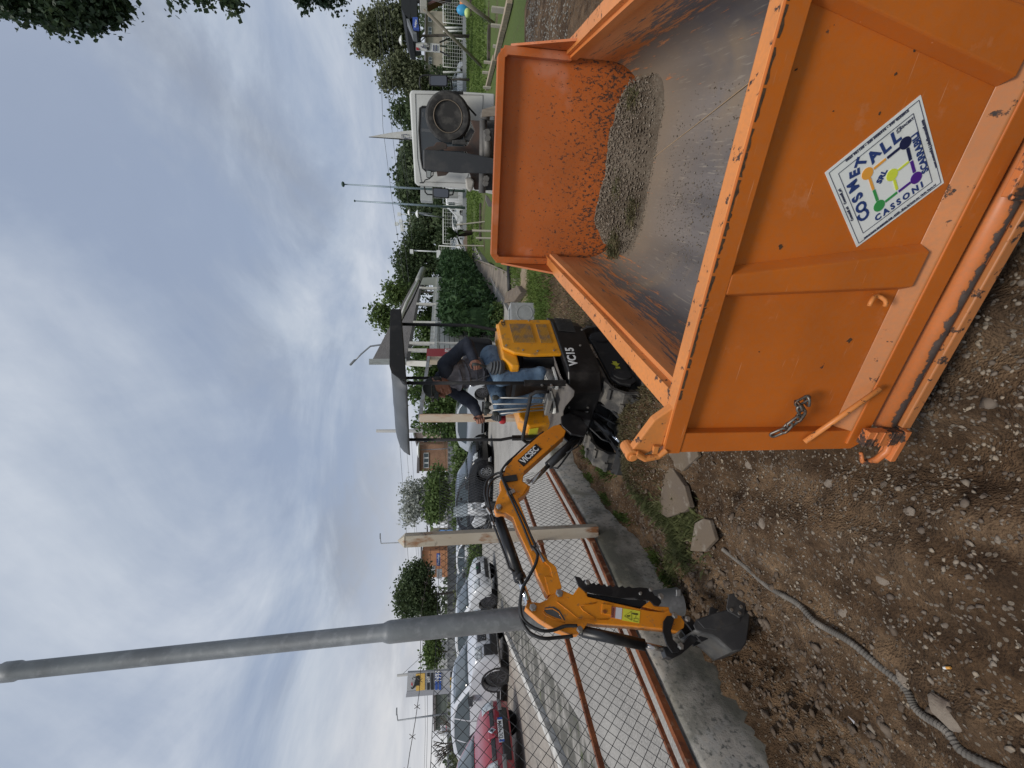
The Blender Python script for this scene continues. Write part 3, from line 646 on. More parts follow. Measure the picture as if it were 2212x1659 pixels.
# ---- sticker: a square set on its corner
STW = mat('sticker_white', (.74, .75, .73), .45, var=[((.60, .60, .56), 12, .5, .75)])
STB = mat('ink_navy', (.02, .045, .17), .5); STK = mat('ink_dark', (.045, .05, .09), .5)
c0 = Vector((.677, -0.0, .592)); e = .1185*math.sqrt(2)
yS = .0265
def plate_at(a, bq):
    r = ray(a, bq); R0 = root_matrix(skip); l_ = (R0.to_3x3() @ Vector((0, 1, 0))); p = R0.translation; t_ = (p+l_*yS).dot(l_)/r.dot(l_); v = R0.inverted() @ Vector((r.x*t_, r.y*t_, EYE+r.z*t_)); return (v.x, v.z)
mb = MB(); q = [plate_at(1851, 534), plate_at(2039, 395), plate_at(1989, 205), plate_at(1782, 373)]
mb.prism([(a, yS, z) for a, z in q], [(a, yS+.0012, z) for a, z in q]); sticker = TGo(mb, 'sticker', STW)
def SK(mb, n, m): return mb.build(n, m, sticker, world=False)
cal = {}
def onplate(zx, zy):                        # measured on the photograph's sticker, laid back on the gate plane
    r = ray((3100+zx*.4219)*.54861, (350+zy*.4219)*.54861)
    R0 = root_matrix(skip); l_ = (R0.to_3x3() @ Vector((0, 1, 0))); p = R0.translation
    t_ = (p+l_*yS).dot(l_)/r.dot(l_); v = R0.inverted() @ Vector((r.x*t_, r.y*t_, EYE+r.z*t_)); return v.x, v.z
def outline(mb, ins, w):
    k = ins/.1695; c = (sum(p[0] for p in q)/4, sum(p[1] for p in q)/4)
    P_ = [((a-c[0])*(1-k)+c[0], (z-c[1])*(1-k)+c[1]) for a, z in q]
    for i in range(4):
        a, bq = P_[i], P_[(i+1) % 4]; mb.bar((a[0], yS-.0009, a[1]), (bq[0], yS-.0009, bq[1]), .0012, w, (0, 0, 1))
mb = MB(); outline(mb, .010, .0008); outline(mb, .036, .0008); SK(mb, 'border_lines', STK)
def disc(zx, zy, r, col, nm):
    x, z = onplate(zx, zy); mb = MB(); mb.prism([(x+r*math.cos(t_*.26180), yS-.0015, z+r*math.sin(t_*.26180)) for t_ in range(24)], [(x+r*math.cos(t_*.26180), yS-.0001, z+r*math.sin(t_*.26180)) for t_ in range(24)]); SK(mb, 'dot', mat(nm, col, .5))
disc(855, 1090, .0145, (.04, .27, .07), 'ink_green'); disc(745, 790, .0145, (.75, .33, .05), 'ink_amber'); disc(1100, 505, .0145, (.01, .015, .06), 'ink_black_blue'); disc(1200, 830, .0145, (.07, .015, .22), 'ink_violet'); disc(975, 803, .0145, (.62, .68, .06), 'ink_lime')
def seg(a, bq, w, nm):
    x0, z0 = onplate(*a); x1, z1 = onplate(*bq); mb = MB(); mb.bar((x0, yS-.0010, z0), (x1, yS-.0010, z1), .0014, w, (0, 0, 1)); SK(mb, 'link_line', MATS[nm])
seg((765, 835), (800, 940), .0060, 'ink_amber'); seg((805, 945), (838, 1043), .0065, 'ink_green'); seg((805, 745), (915, 655), .0060, 'ink_amber'); seg((930, 645), (1045, 552), .0065, 'ink_black_blue')
seg((1120, 555), (1147, 665), .0072, 'ink_black_blue'); seg((1155, 675), (1183, 778), .0072, 'ink_violet'); seg((912, 1052), (1020, 966), .0060, 'ink_green'); seg((1036, 958), (1145, 873), .0060, 'ink_violet')
seg((995, 850), (1020, 940), .0060, 'ink_lime'); seg((1030, 760), (1130, 680), .0050, 'ink_lime')
def glyph(ch, zx, zy, deg, size, m=None, nm='letter', bold=.0006, sx=1.0, al='CENTER'):
    x, z = onplate(zx, zy); a = math.radians(deg)
    M = frameM((x, yS-.0010, z), (math.cos(a), 0, math.sin(a)), (-math.sin(a), 0, math.cos(a))); text(nm, ch, M, size, m or STB, sticker, al, sx=sx, ex=.0004, bold=bold)
for ch, zx, zy, dg, s_ in [('C', 715, 1175, 62, 0.0396), ('O', 690, 1098, 55, 0.0363), ('S', 655, 1010, 50, 0.0363), ('M', 615, 905, 45, 0.0352), ('E', 630, 788, 30, 0.0341), ('T', 690, 685, 5, 0.0374), ('A', 805, 625, -25, 0.0396), ('L', 912, 545, -40, 0.0418), ('L', 1010, 455, -45, 0.0418)]: glyph(ch, zx, zy, dg, s_, bold=.0016)
glyph('SRL', 880, 820, -8, .020, bold=.0009)
glyph('C A S S O N I', 1037, 1055, -46, .0225, bold=.0009)
glyph('SCARRABILI', 1238, 600, 44, .0225, bold=.0008, sx=.95)
glyph('0823 961158 - 320 5605916 - 349 4232812', 830, 440, -45, .0088, STK, 'small_print', .0004, 1.05)
glyph('PIGNATARO MAGGIORE (CE) - 81052 - Zona Asi Lanza snc - Uscita Capua A1', 1042, 1148, -45, .0062, STK, 'small_print', .0003, .98)
glyph('www.cosmetall.it | info@cosmetall.com', 1322, 520, 45, .0085, STK, 'small_print', .0004)
glyph('Cosmetall srl    Cosmetall_srl', 545, 1085, 45, .0085, STK, 'small_print', .0004)
glyph('ASACERT', 1110, 325, -45, .0085, STK, 'small_print', .0003)
# company small logo square by the certificate name
mb = MB()
for d_ in (0, .0035):
    x, z = onplate(1035, 390); mb.tube([(x+d_+.006*math.cos(k*1.5708), yS-.001, z+.006*math.sin(k*1.5708)) for k in range(4)], .0006, 5, closed=True)
SK(mb, 'small_logo', STK)
# big rust patch right of the second stiffener, following the photo's chip
RUST = mat('bare_rust', (.045, .025, .015), .95, var=[((.09, .045, .02), 60, .4, .6)], bump=(150, .6, .002))
def patch(pts, yv=.0272):
    out = []
    R0 = root_matrix(skip); l_ = (R0.to_3x3() @ Vector((0, 1, 0))); p = R0.translation
    for a, bq in pts:
        r = ray(a, bq); t_ = (p+l_*yv).dot(l_)/r.dot(l_); v = R0.inverted() @ Vector((r.x*t_, r.y*t_, EYE+r.z*t_)); out.append((v.x, v.z))
    return out
jag = []
for i, (a, bq) in enumerate([(1887, 38), (1902, 34), (1915, 38), (1926, 24), (1940, 12), (1951, 6), (1950, 16), (1940, 30), (1934, 46), (1926, 53), (1918, 49), (1905, 42)]): jag.append((a, bq))
pp = patch(jag); mb = MB(); mb.prism([(a, .0268, z) for a, z in pp], [(a, .0279, z) for a, z in pp]); TGo(mb, 'rust_patch', RUST)
rr_ = random.Random(5)
mb = MB()
for a, bq, r_ in [(1687, 533, .006), (1890, 655, .0), (2075, 30, .004), (1975, 110, .003), (1800, 240, .002), (1935, 160, .003), (1835, 735, .008), (1720, 150, .003), (1900, 245, .003), (1640, 760, .002)]:
    if not r_: continue
    (x, z), = patch([(a, bq)]); pr = [(x+r_*rr_.uniform(.5, 1.4)*math.cos(k*.698), z+r_*rr_.uniform(.5, 1.4)*math.sin(k*.698)) for k in range(9)]
    mb.prism([(u_, .0268, v_) for u_, v_ in pr], [(u_, .0279, v_) for u_, v_ in pr])
TGo(mb, 'rust_chip', RUST, split=True)
# black chipped line along the rim's front edge
mb = MB(); x = TGX0+.2
while x < TGX1-.05:
    l1 = rr_.uniform(.02, .07); hgt = rr_.uniform(.003, .007); n_ = 5
    top = [(x+l1*k/n_, -.0072, ZT-.004-.0) for k in range(n_+1)]; bot = [(x+l1*k/n_, -.0072, ZT-.006-hgt*rr_.uniform(.3, 1.4)) for k in range(n_+1)]
    pl_ = [(a, c) for a, _, c in top]+[(a, c) for a, _, c in bot[::-1]]
    mb.prism([(a, -.0066, c) for a, c in pl_], [(a, -.0058, c) for a, c in pl_]); x += l1*rr_.uniform(.9, 1.3)
TGo(mb, 'chipped_edge', RUST)
# ---- the load: gravel heap against the headboard
R0 = root_matrix(skip)
GRIT = mat('grit_heap', (.135, .108, .08), .97, var=[((.21, .18, .14), 60, .5, .7), ((.085, .065, .045), 5, .45, .62)], bump=(90, 1.0, .008))
rows = []
for j in range(31):
    y = L_+.022-j*.0135; f = j/30
    row = []
    for i in range(41):
        x = .14+1.04*i/40; edge = min(1, min(i, 40-i)/7); q_ = .215*(1-f)**.75*(.95+.12*fbm(x*2+3, y, 1.6))*(edge**.5)
        q_ = q_*(1-sm(.45+.25*sm(.4, 1.2, x)+.22*noise.noise(Vector((x*5, 3, 1))), 1.0+.12*noise.noise(Vector((x*7, 9, 1))), f))+.010*fbm(x, y, 14, 2)*edge*(1-f)
        zb = ZF+.006
        if x < .32: zb += .27-math.sqrt(max(0, .27**2-(.325-x)**2)) if x > .055 else .2
        if x > 1.0: zb += .27-math.sqrt(max(0, .27**2-(x-.999)**2))
        row.append((x, y, zb+max(-.02, q_-.012)))
    rows.append(row)
mb = MB(); mb.grid(rows); heap = mb.build('rubble_heap', GRIT, smooth=True); heap.matrix_world = R0; tag(heap, 'heap of stony soil inside the orange skip against its headboard', 'soil heap', kind='stuff')
pts = []
rs = random.Random(11)
for k in range(5200):
    j = rs.random()**1.7*30 if k < 3600 else rs.random()**.8*62+6; y = L_-.0-j*.0125*(1 if j < 30 else 1.5); x = .14+1.04*rs.random()
    if rs.random() < .45 and k > 3600: x = .14+rs.random()*.5
    jj = min(30, j); a = rows[int(jj)][min(40, int((x-.14)/1.04*40))] if j < 30 else (0, 0, ZF)
    z = max(ZF+.003, a[2]+.0)
    if j >= 30 and x < .32: z = ZF+.27-math.sqrt(max(0, .27**2-(.325-x)**2))
    s_ = rs.choice((.003, .004, .005, .0065))*rs.uniform(.7, 1.5)
    if j >= 24: s_ *= .5
    p = R0 @ Vector((x, y, z+s_*.3)); pts.append((p.x, p.y, p.z, s_))
stones('skip_gravel', 'small pale stones lying on the heap and floor of the orange skip', pts, mat('heap_stone', (.22, .185, .14), .95, var=[((.12, .095, .07), 30, .42, .6), ((.34, .30, .25), 45, .56, .66)]))

# torn weeds thrown in with the soil
rs = np.random.RandomState(4); n = 1500; V_ = np.zeros((n, 4, 3))
for i in range(n):
    cx, cy = ((.16, L_-.20), (.52, L_-.10), (.42, L_-.26), (1.05, L_-.12))[rs.choice(4, p=[.45, .2, .2, .15])]
    p = Vector((cx+rs.normal()*.045, cy+rs.normal()*.05, ZF+(.17 if cx > .3 else .10)*max(.25, 1-(L_-cy)/.35)+rs.uniform(0, .035)+(.06 if cx < .2 else 0))); d = Vector(rs.normal(size=3)*.028); d.z = abs(d.z)*.5; w_ = Vector(rs.normal(size=3)).normalized()*.0013
    q4 = [R0 @ (p-w_), R0 @ (p+w_), R0 @ (p+d*.6+w_+Vector((0, 0, .006))), R0 @ (p+d)]; V_[i] = [tuple(v) for v in q4]
tag(fastmesh('torn_weeds', V_.reshape(-1, 3), np.arange(4*n).reshape(n, 4), mat('torn_weed', (.085, .085, .035), .9, var=[((.16, .13, .07), 30, .45, .6)])), 'torn weeds and roots lying on the soil heap in the skip', 'weeds', kind='stuff')
# ================================================================ MINI EXCAVATOR
YEL = mat('yellow_paint', (.78, .33, .012), .35, coat=.3, var=[((.70, .28, .012), 2.0, .4, .6)], spots=[((.34, .19, .07), 12, .56, .70), ((.12, .08, .05), 45, .65, .69)], bump=(250, .05, .001))
BOOM = mat('boom_paint', (.80, .27, .010), .38, coat=.25, var=[((.70, .22, .01), 3, .4, .65)], spots=[((.30, .16, .07), 22, .58, .70), ((.12, .075, .05), 40, .64, .68)], rvar=(6, .3, .7))
BLK = mat('black_paint', (.012, .012, .013), .38, var=[((.045, .042, .04), 6, .52, .75)], bump=(200, .08, .001))
BLKM = mat('black_matt', (.016, .016, .017), .8, var=[((.06, .055, .05), 9, .55, .8)])
CHRO = mat('chrome_rod', (.75, .76, .78), .12, 1.0)
BOLT = mat('zinc_bolt', (.45, .44, .42), .35, .85)
RUB = mat('rubber', (.045, .043, .041), .9, var=[((.14, .128, .11), 9, .42, .60)], bump=(60, .6, .004))
HOSE = mat('hose_rubber', (.02, .02, .021), .55, bump=(220, .2, .001))
GREYM = mat('dusty_mat', (.15, .135, .12), .95, var=[((.11, .10, .095), 4, .4, .65, (1, 1, 6))], bump=(30, .5, .005))
H = Vector((-.727, -.686, 0)).normalized(); RT = Vector((H.y, -H.x, 0)); UP = Vector((0, 0, 1))
C0 = Vector((.02, 4.06, 0))                 # middle of the upper body
dig = empty('mini_excavator', 'yellow and black tracked mini excavator digging with its bucket', 'excavator', (C0.x, C0.y, .0), math.atan2(H.y, H.x))
def Bp(f, r, z, tilt=True):                  # f metres forward, r metres to the right of the machine
    return C0+H*f+RT*r+UP*(z-(f*.07 if tilt else 0))
def D(mb, n, m, p=None, **k): return mb.build(n, m, p or dig, world=True, **k)
# --- tracks
HT_ = Vector((-.56, -.828, 0)); RTt = Vector((HT_.y, -HT_.x, 0)); TC = Vector((-.10, 4.20, 0))
def Tp(f, r, z): return TC+HT_*f+RTt*r+UP*z
def track_loop(n=56, Rr=.155, L2=.455, z0=.16):
    pts = []
    per = 4*L2+2*math.pi*Rr
    for i in range(n):
        s_ = per*i/n
        if s_ < 2*L2: pts.append((L2-s_, z0-Rr, 0))
        elif s_ < 2*L2+math.pi*Rr:
            a = (s_-2*L2)/Rr; pts.append((-L2-Rr*math.sin(a), z0-Rr*math.cos(a), 0))
        elif s_ < 4*L2+math.pi*Rr: q = s_-2*L2-math.pi*Rr; pts.append((-L2+q, z0+Rr, 0))
        else:
            a = (s_-4*L2-math.pi*Rr)/Rr; pts.append((L2+Rr*math.sin(a), z0+Rr*math.cos(a), 0))
    return pts
ARW = mat('yellow_arrow', (.62, .62, .05), .6)
for side in (-1, 1):
    cr = side*.345; lo = track_loop(); mb = MB(); n = len(lo)
    rowsO, rowsI = [], []
    for i, (f, z, _) in enumerate(lo):
        a, c = lo[(i-1) % n], lo[(i+1) % n]; tx, tz = c[0]-a[0], c[1]-a[1]; l_ = math.hypot(tx, tz); nx_, nz_ = -tz/l_, tx/l_
        if (f*nx_+(z-.16)*nz_) < 0: nx_, nz_ = -nx_, -nz_
        k = .018 if i % 2 == 0 else 0
        rowsO.append([Tp(f+nx_*(.022+k), cr+r_, z+nz_*(.022+k)+.03) for r_ in (-.105, -.06, 0, .06, .105)])
        rowsI.append([Tp(f, cr+r_, z+.03) for r_ in (-.105, .105)])
    vs = [p for r in rowsO for p in r]; mb.add(vs, [(i*5+k, i*5+k+1, ((i+1) % n)*5+k+1, ((i+1) % n)*5+k) for i in range(n) for k in range(4)])
    vs = [p for r in rowsI for p in r]; mb.add(vs, [(i*2, i*2+1, ((i+1) % n)*2+1, ((i+1) % n)*2) for i in range(n)])
    for e_, q_ in ((0, 0), (1, 4)):
        vs = [rowsO[i][q_] for i in range(n)]+[rowsI[i][e_] for i in range(n)]; mb.add(vs, [(i, (i+1) % n, n+(i+1) % n, n+i) for i in range(n)])
    for i in range(0, n, 2):                  # chunky lugs, alternating
        f, z, _ = lo[i]; a, c = lo[(i-1) % n], lo[(i+1) % n]; tx, tz = c[0]-a[0], c[1]-a[1]; l_ = math.hypot(tx, tz); nx_, nz_ = -tz/l_, tx/l_
        if (f*nx_+(z-.16)*nz_) < 0: nx_, nz_ = -nx_, -nz_
        o_ = .05*(1 if (i//2) % 2 else -1)
        mb.bar(Tp(f+nx_*.045, cr+o_-.05, z+nz_*.045+.03), Tp(f+nx_*.045, cr+o_+.05, z+nz_*.045+.03), .032, .026, (HT_*nx_+UP*nz_))
    trk = D(mb, 'rubber_track', RUB)
    mb = MB(); zc_ = .19
    po = [(-.50, zc_-.02), (-.46, zc_+.07), (-.38, zc_+.115), (.38, zc_+.115), (.47, zc_+.06), (.50, zc_-.03), (.44, zc_-.10), (-.44, zc_-.10)]
    o_ = cr+side*.107*-1*-1
    mb.prism([Tp(f, o_, z) for f, z in po], [Tp(f, o_-side*.03, z) for f, z in po]); fr = D(mb, 'side_plate', BLKM, trk, bevel=.004)
    mb = MB(); mb.lathe(Tp(-.36, o_+side*.003, zc_), RTt*side, [(0, .11), (.012, .10), (.02, .05)], 20); D(mb, 'drive_hub', BLKM, trk, autosm=40)
    mb = MB(); mb.lathe(Tp(.34, o_+side*.003, zc_), RTt*side, [(0, .09), (.01, .085), (.014, .04)], 20); D(mb, 'idler', BLKM, trk, autosm=40)
    if side == -1:
        mb = MB()
        for cx, sg in ((.16, 1), (.255, 1)):
            a = [(cx-.045, .02), (cx-.008, .02), (cx-.008, .04), (cx+.045, 0), (cx-.008, -.04), (cx-.008, -.02), (cx-.045, -.02)]
            mb.prism([Tp(f, o_-.004, zc_+.0+z) for f, z in a], [Tp(f, o_-.001, zc_+z) for f, z in a])
        D(mb, 'direction_arrow', ARW, trk, split=True)
# centre frame, swing ring, blade
mb = MB(); mb.box((0, 0, 0), (.6, .5, .16)); mb.v = [tuple(Tp(v[0], v[1], v[2]+.27)) for v in mb.v]; D(mb, 'centre_frame', BLKM, bevel=.01)
mb = MB(); mb.lathe(C0+UP*.33, UP, [(0, .25), (.12, .25), (.121, .2)], 28); D(mb, 'swing_ring', BLKM, autosm=40)
mb = MB()
for r_ in (-.14, .14): mb.bar(Tp(.25, r_, .27), Tp(.72, r_*1.2, .16), .05, .07)
D(mb, 'blade_arm', BLKM, split=True)
mb = MB(); prof = [(.66, .20), (.69, .15), (.70, .09), (.68, .0), (.70, .0), (.715, .09), (.705, .16), (.675, .21)]
mb.prism([Tp(f, -.44, z) for f, z in prof], [Tp(f, .44, z) for f, z in prof])
for r_ in (-.44, .43): mb.prism([Tp(f, r_, z) for f, z in [(.56, .20), (.56, .0), (.69, .0), (.69, .20)]], [Tp(f, r_+.012, z) for f, z in [(.56, .20), (.56, .0), (.69, .0), (.69, .20)]])
D(mb, 'dozer_blade', mat('blade_steel', (.07, .07, .068), .5, .5, var=[((.05, .045, .04), 8, .4, .6)]))
mb = MB(); mb.cyl(Tp(.36, .06, .33), Tp(.55, .06, .245), .034, 14); c_ = D(mb, 'blade_cylinder', BLK, smooth=True)
mb = MB(); mb.cyl(Tp(.55, .06, .245), Tp(.66, .06, .195), .018, 12); D(mb, 'rod', CHRO, c_, smooth=True)
mb = MB()
for k in range(4):
    r_ = -.16+.1*k; mb.tube([Tp(.2, r_*.5, .38), Tp(.36, r_, .37+.02*(k % 2)), Tp(.5, r_*1.2, .30), Tp(.56, r_*1.1, .24)], .010, 7)
D(mb, 'blade_hose', HOSE, smooth=True, split=True)
# --- upper body: black skirt, deck, engine hood
mb = MB()
sk = [(.43, -.30), (.43, .36), (.30, .44), (-.36, .44), (-.52, .30), (-.56, -.05), (-.52, -.38), (-.36, -.45), (.30, -.45)]
mb.prism([Bp(f*1.0, r, .74) for f, r in sk], [Bp(f*.92, r*.93, .43) for f, r in sk]); body = D(mb, 'body_shell', BLK, bevel=.015, seg=3)
SLOT = mat('vent_dark', (.004, .004, .004), .9)
mb = MB()
for k in range(11):
    f = -.42+.018*k; mb.bar(Bp(f, -.452-.0, .70), Bp(f*.985, -.437, .53), .008, .006, RT)
D(mb, 'vent_grille', mat('vent_ribs', (.045, .045, .045), .6), body)
WHT = mat('white_ink', (.80, .80, .78), .5)
def facing(f, r, z, xdir, ydir=UP): return frameM(loc(dig, Bp(f, r, z)), root_matrix(dig).inverted().to_3x3() @ xdir, root_matrix(dig).inverted().to_3x3() @ ydir)
text('model_lettering', 'VC15', facing(.13, -.462, .668, -H), .105, WHT, body, sx=.95, ex=.001, bold=.003)
mb = MB(); mb.prism([Bp(.428, -.06, .68), Bp(.428, .05, .68), Bp(.414, .05, .60), Bp(.414, -.06, .60)], [Bp(.434, -.06, .68), Bp(.434, .05, .68), Bp(.42, .05, .60), Bp(.42, -.06, .60)]); D(mb, 'rating_plate', mat('plate_dark', (.06, .06, .06), .5, .4), body)
mb = MB(); mb.prism([Bp(.418, -.04, .56), Bp(.418, .02, .56), Bp(.405, .02, .50), Bp(.405, -.04, .50)], [Bp(.424, -.04, .56), Bp(.424, .02, .56), Bp(.411, .02, .50), Bp(.411, -.04, .50)]); D(mb, 'white_label', WHT, body)
mb = MB()
for f, r, z in ((.425, -.12, .70), (.41, -.1, .52), (.425, .1, .70), (-.02, -.455, .55), (-.25, -.45, .47)): mb.lathe(Bp(f, r, z), H if f > .2 else -RT, [(0, .011), (.008, .010)], 8)
D(mb, 'bolt', BOLT, body, split=True)
# floor mat, curling at its edges
rows = []
for j in range(13):
    r = -.40+.80*j/12; row = []
    for i in range(9):
        f = .02+.46*i/8; ed = max(0, (i-5)/3); ed2 = max(0, (1-j)/1, (j-11)/1)
        row.append(Bp(f, r, .775+.018*math.sin(r*9+f*5)*ed-.07*max(0, ed-.4)*abs(math.sin(r*6+1))+.02*ed2-.02*ed))
    rows.append(row)
mb = MB(); mb.grid(rows); o = D(mb, 'floor_mat', GREYM, smooth=True, fixn=False); md = o.modifiers.new('thick', 'SOLIDIFY'); md.thickness = .012
def Hp(f, r, z, tilt=True): return Bp(f+.17, r, z, tilt)
# engine hood at the rear (near side face shows)
hd = [(-.16, .78), (-.16, 1.05), (-.06, 1.13), (-.10, 1.20), (-.20, 1.235), (-.52, 1.215), (-.57, 1.16), (-.57, .745)]
mb = MB(); hd2 = [(-.13, .77), (-.13, 1.10), (-.17, 1.235), (-.50, 1.235), (-.565, 1.16), (-.575, .70)]
mb.prism([Hp(f, -.42, z) for f, z in hd2], [Hp(f, .42, z) for f, z in hd2]); hood = D(mb, 'engine_hood', BLK, bevel=.02, seg=3)
# yellow side door with its mesh openings
dr = [(-.10, .735), (-.085, 1.02), (-.11, 1.16), (-.18, 1.255), (-.50, 1.255), (-.575, 1.215), (-.585, .735)]
mb = MB(); mb.prism([Hp(f, -.437, z) for f, z in dr], [Hp(f, -.40, z) for f, z in dr]); door = D(mb, 'side_door', YEL, dig, bevel=.012, seg=3)
mb = MB(); mb.prism([Hp(f, -.40, z) for f, z in [(.02, 1.13), (.02, 1.20), (-.08, 1.262), (-.56, 1.262), (-.56, 1.13)]], [Hp(f, -.18, z) for f, z in [(.02, 1.13), (.02, 1.20), (-.08, 1.262), (-.56, 1.262), (-.56, 1.13)]]); D(mb, 'console_left', YEL, bevel=.015, seg=3)
mb = MB(); mb.box((0, 0, 0), (.02, .30, .30)); mb.v = [tuple(Hp(-.10+v[0], -.28+v[1]*.75, .93+v[2])) for v in mb.v]; D(mb, 'seat_box', BLK, bevel=.01)
def mesh_panel(f0, f1, z0, z1, nf, nz, par):
    mb = MB(); mb.prism([Hp(f, -.4395, z) for f, z in [(f0, z0), (f1, z0), (f1, z1), (f0, z1)]], [Hp(f, -.437, z) for f, z in [(f0, z0), (f1, z0), (f1, z1), (f0, z1)]]); D(mb, 'mesh_backing', SLOT, par)
    mb = MB()
    for i in range(nf+1): f = f0+(f1-f0)*i/nf; mb.bar(Hp(f, -.442, z0), Hp(f, -.442, z1), .0045, .004, RT)
    for i in range(nz+1): z = z0+(z1-z0)*i/nz; mb.bar(Hp(f0, -.442, z), Hp(f1, -.442, z), .0045, .004, RT)
    D(mb, 'mesh_panel', mat('mesh_yellow', (.55, .28, .04), .6, var=[((.30, .20, .12), 9, .45, .6)]), par)
mesh_panel(-.50, -.24, .955, 1.145, 22, 14, door); mesh_panel(-.50, -.24, .80, .895, 22, 7, door)
mb = MB()
for f, z in ((-.14, 1.08), (-.13, .95), (-.14, .80), (-.55, 1.19), (-.56, .95), (-.2, 1.22)): mb.lathe(Hp(f, -.437, z), -RT, [(0, .010), (.007, .009)], 8)
D(mb, 'door_bolt', BOLT, door, split=True)
text('approval_mark', 'CE', facing(-.34, -.439, 1.20, -H), .05, mat('ink_black', (.015, .015, .015), .5), door, ex=.001, bold=.001)
# right console + tank (far side, yellow)
mb = MB(); q_ = [(.30, .76), (.34, 1.00), (.22, 1.07), (-.30, 1.10), (-.35, .76)]
mb.prism([Bp(f, .26, z) for f, z in q_], [Bp(f, .46, z) for f, z in q_]); tank = D(mb, 'right_tank', YEL, bevel=.02, seg=3)
mb = MB(); mb.prism([Bp(.345, .29, .99), Bp(.345, .41, .99), Bp(.33, .41, .90), Bp(.33, .29, .90)], [Bp(.352, .29, .99), Bp(.352, .41, .99), Bp(.337, .41, .90), Bp(.337, .29, .90)]); D(mb, 'warning_label', mat('label_yellow', (.75, .72, .06), .5), tank)
# seat
SEATM = mat('seat_vinyl', (.03, .03, .032), .6)
mb = MB(); mb.box((0, 0, 0), (.40, .42, .10)); mb.v = [tuple(Bp(-.16+v[0], .0+v[1], 1.17+v[2])) for v in mb.v]
seat = D(mb, 'seat', SEATM, bevel=.03, seg=3)
mb = MB(); mb.box((0, 0, 0), (.08, .34, .28)); mb.v = [tuple(Bp(-.39+v[0]-(v[2]+.2)*.18, v[1], 1.42+v[2])) for v in mb.v]; D(mb, 'seat_back', SEATM, seat, bevel=.03, seg=3)
# levers and their bellows
LEV = mat('lever_steel', (.42, .41, .38), .45, .5); KNOB = mat('knob', (.05, .055, .05), .6)
HN, HF = ony(1031, 789, 3.70), ony(1036, 905, 3.86)
jL = ony(1081, 797, 3.74)
def boot(j, h, k, gr):
    ax = (h-j).normalized(); mb = MB(); mb.lathe(j, ax, [(a_*k, r_*k) for a_, r_ in [(-.02, .07), (0, .078), (.02, .080), (.03, .064), (.045, .072), (.055, .056), (.07, .064), (.08, .046), (.095, .052), (.11, .028), (.13, .018)]], 18)
    jo = D(mb, 'joystick_boot', mat('boot_rubber', (.07, .075, .08), .7), autosm=60)
    mb = MB(); mb.tube([j+ax*.10*k, h-ax*.035, h, h+ax*.045], [.009, gr*.8, gr, gr*.9], 10); D(mb, 'joystick_grip', KNOB, jo, smooth=True)
boot(jL, HN, 1.0, .019)
boot(ony(1078, 900, 3.88), HF, .6, .016)
for k, (tx, ty, bx, by) in enumerate([(1073, 859, 1178, 860), (1056, 873, 1178, 872), (1054, 887, 1178, 878), (1073, 894, 1176, 885)]):
    mb = MB(); a, c = ony(bx, by, 3.70+.02*k), ony(tx, ty, 3.72+.02*k); mb.cyl(a, c, .0065, 8); lv = D(mb, 'drive_lever', LEV, smooth=True)
    mb = MB(); mb.lathe(c, UP, [(-.02, .012), (0, .024), (.03, .024), (.04, .012)], 12)
    if k in (1, 2): mb.bar(c+UP*.02-RT*.01, c+UP*.02+RT*.05, .03, .026)
    D(mb, 'knob', KNOB, lv, autosm=40)
mb = MB(); mb.box((0, 0, 0), (.10, .20, .04)); mb.v = [tuple(ony(1183, 873, 3.73)+H*v[0]+RT*v[1]+UP*v[2]) for v in mb.v]; D(mb, 'pedal_plate', mat('dusty_steel', (.25, .24, .22), .7, .3), bevel=.004)
mb = MB(); mb.lathe(ony(1092, 906, 3.95), UP, [(0, .035), (.02, .045), (.05, .040), (.065, .02)], 16); D(mb, 'red_cap', mat('red_plastic', (.50, .03, .035), .4), autosm=40)
# hand rail loop at the front
ra, rb = Plane(Bp(.44, 0, 0), RT), None
mb = MB(); pth = [Bp(.44, -.345, .92), Bp(.44, -.34, 1.03), Bp(.44, -.30, 1.07), Bp(.44, .05, 1.07), Bp(.44, .33, 1.07), Bp(.44, .375, 1.03), Bp(.44, .38, .90)]
mb.tube(pth, .016, 10); D(mb, 'hand_rail', BLKM, smooth=True)
# --- canopy on its posts
cn = dict(nf=(.40, -.40), nr=(-.42, -.40), ff=(.40, .40), fr=(-.42, .40))
zc4 = dict(nf=2.055, nr=2.165, ff=2.10, fr=2.21)
def post(name, pts, r=.0155):
    mb = MB(); mb.tube(pts, r, 10); return D(mb, name, BLKM, smooth=True)
pn = post('canopy_post', [Bp(.38, -.385, .80, 0), Bp(.38, -.385, 2.07, 0)], .0145)
mb = MB(); mb.bar(Bp(.38, -.385, .74, 0), Bp(.38, -.385, 1.10, 0), .036, .042, H); D(mb, 'post_sleeve', BLK, pn, bevel=.003)
mb = MB()
for z in (.87, .95): mb.lathe(Bp(.40, -.385, z, 0), H, [(0, .012), (.01, .011)], 8)
D(mb, 'sleeve_bolt', BOLT, pn, split=True)
pf = post('canopy_post', [Bp(.38, .385, .84, 0), Bp(.38, .385, 1.14, 0), Bp(.40, .385, 1.24, 0), Bp(.38, .385, 2.11, 0)], .0145)
mb = MB(); mb.bar(Bp(.38, .385, .80, 0), Bp(.38, .385, 1.13, 0), .036, .042, H); D(mb, 'post_sleeve', BLK, pf, bevel=.003)
post('canopy_post', [Bp(-.34, -.36, 1.20), Bp(-.34, -.36, 1.28), Bp(-.40, -.36, 1.50), Bp(-.40, -.36, 2.14)])
post('canopy_post', [Bp(-.50, .36, 1.20), Bp(-.50, .36, 1.30), Bp(-.40, .36, 1.50), Bp(-.40, .36, 2.19)])
CAN = mat('canopy_grey', (.075, .082, .09), .5, var=[((.11, .115, .12), 2, .4, .6)]); 
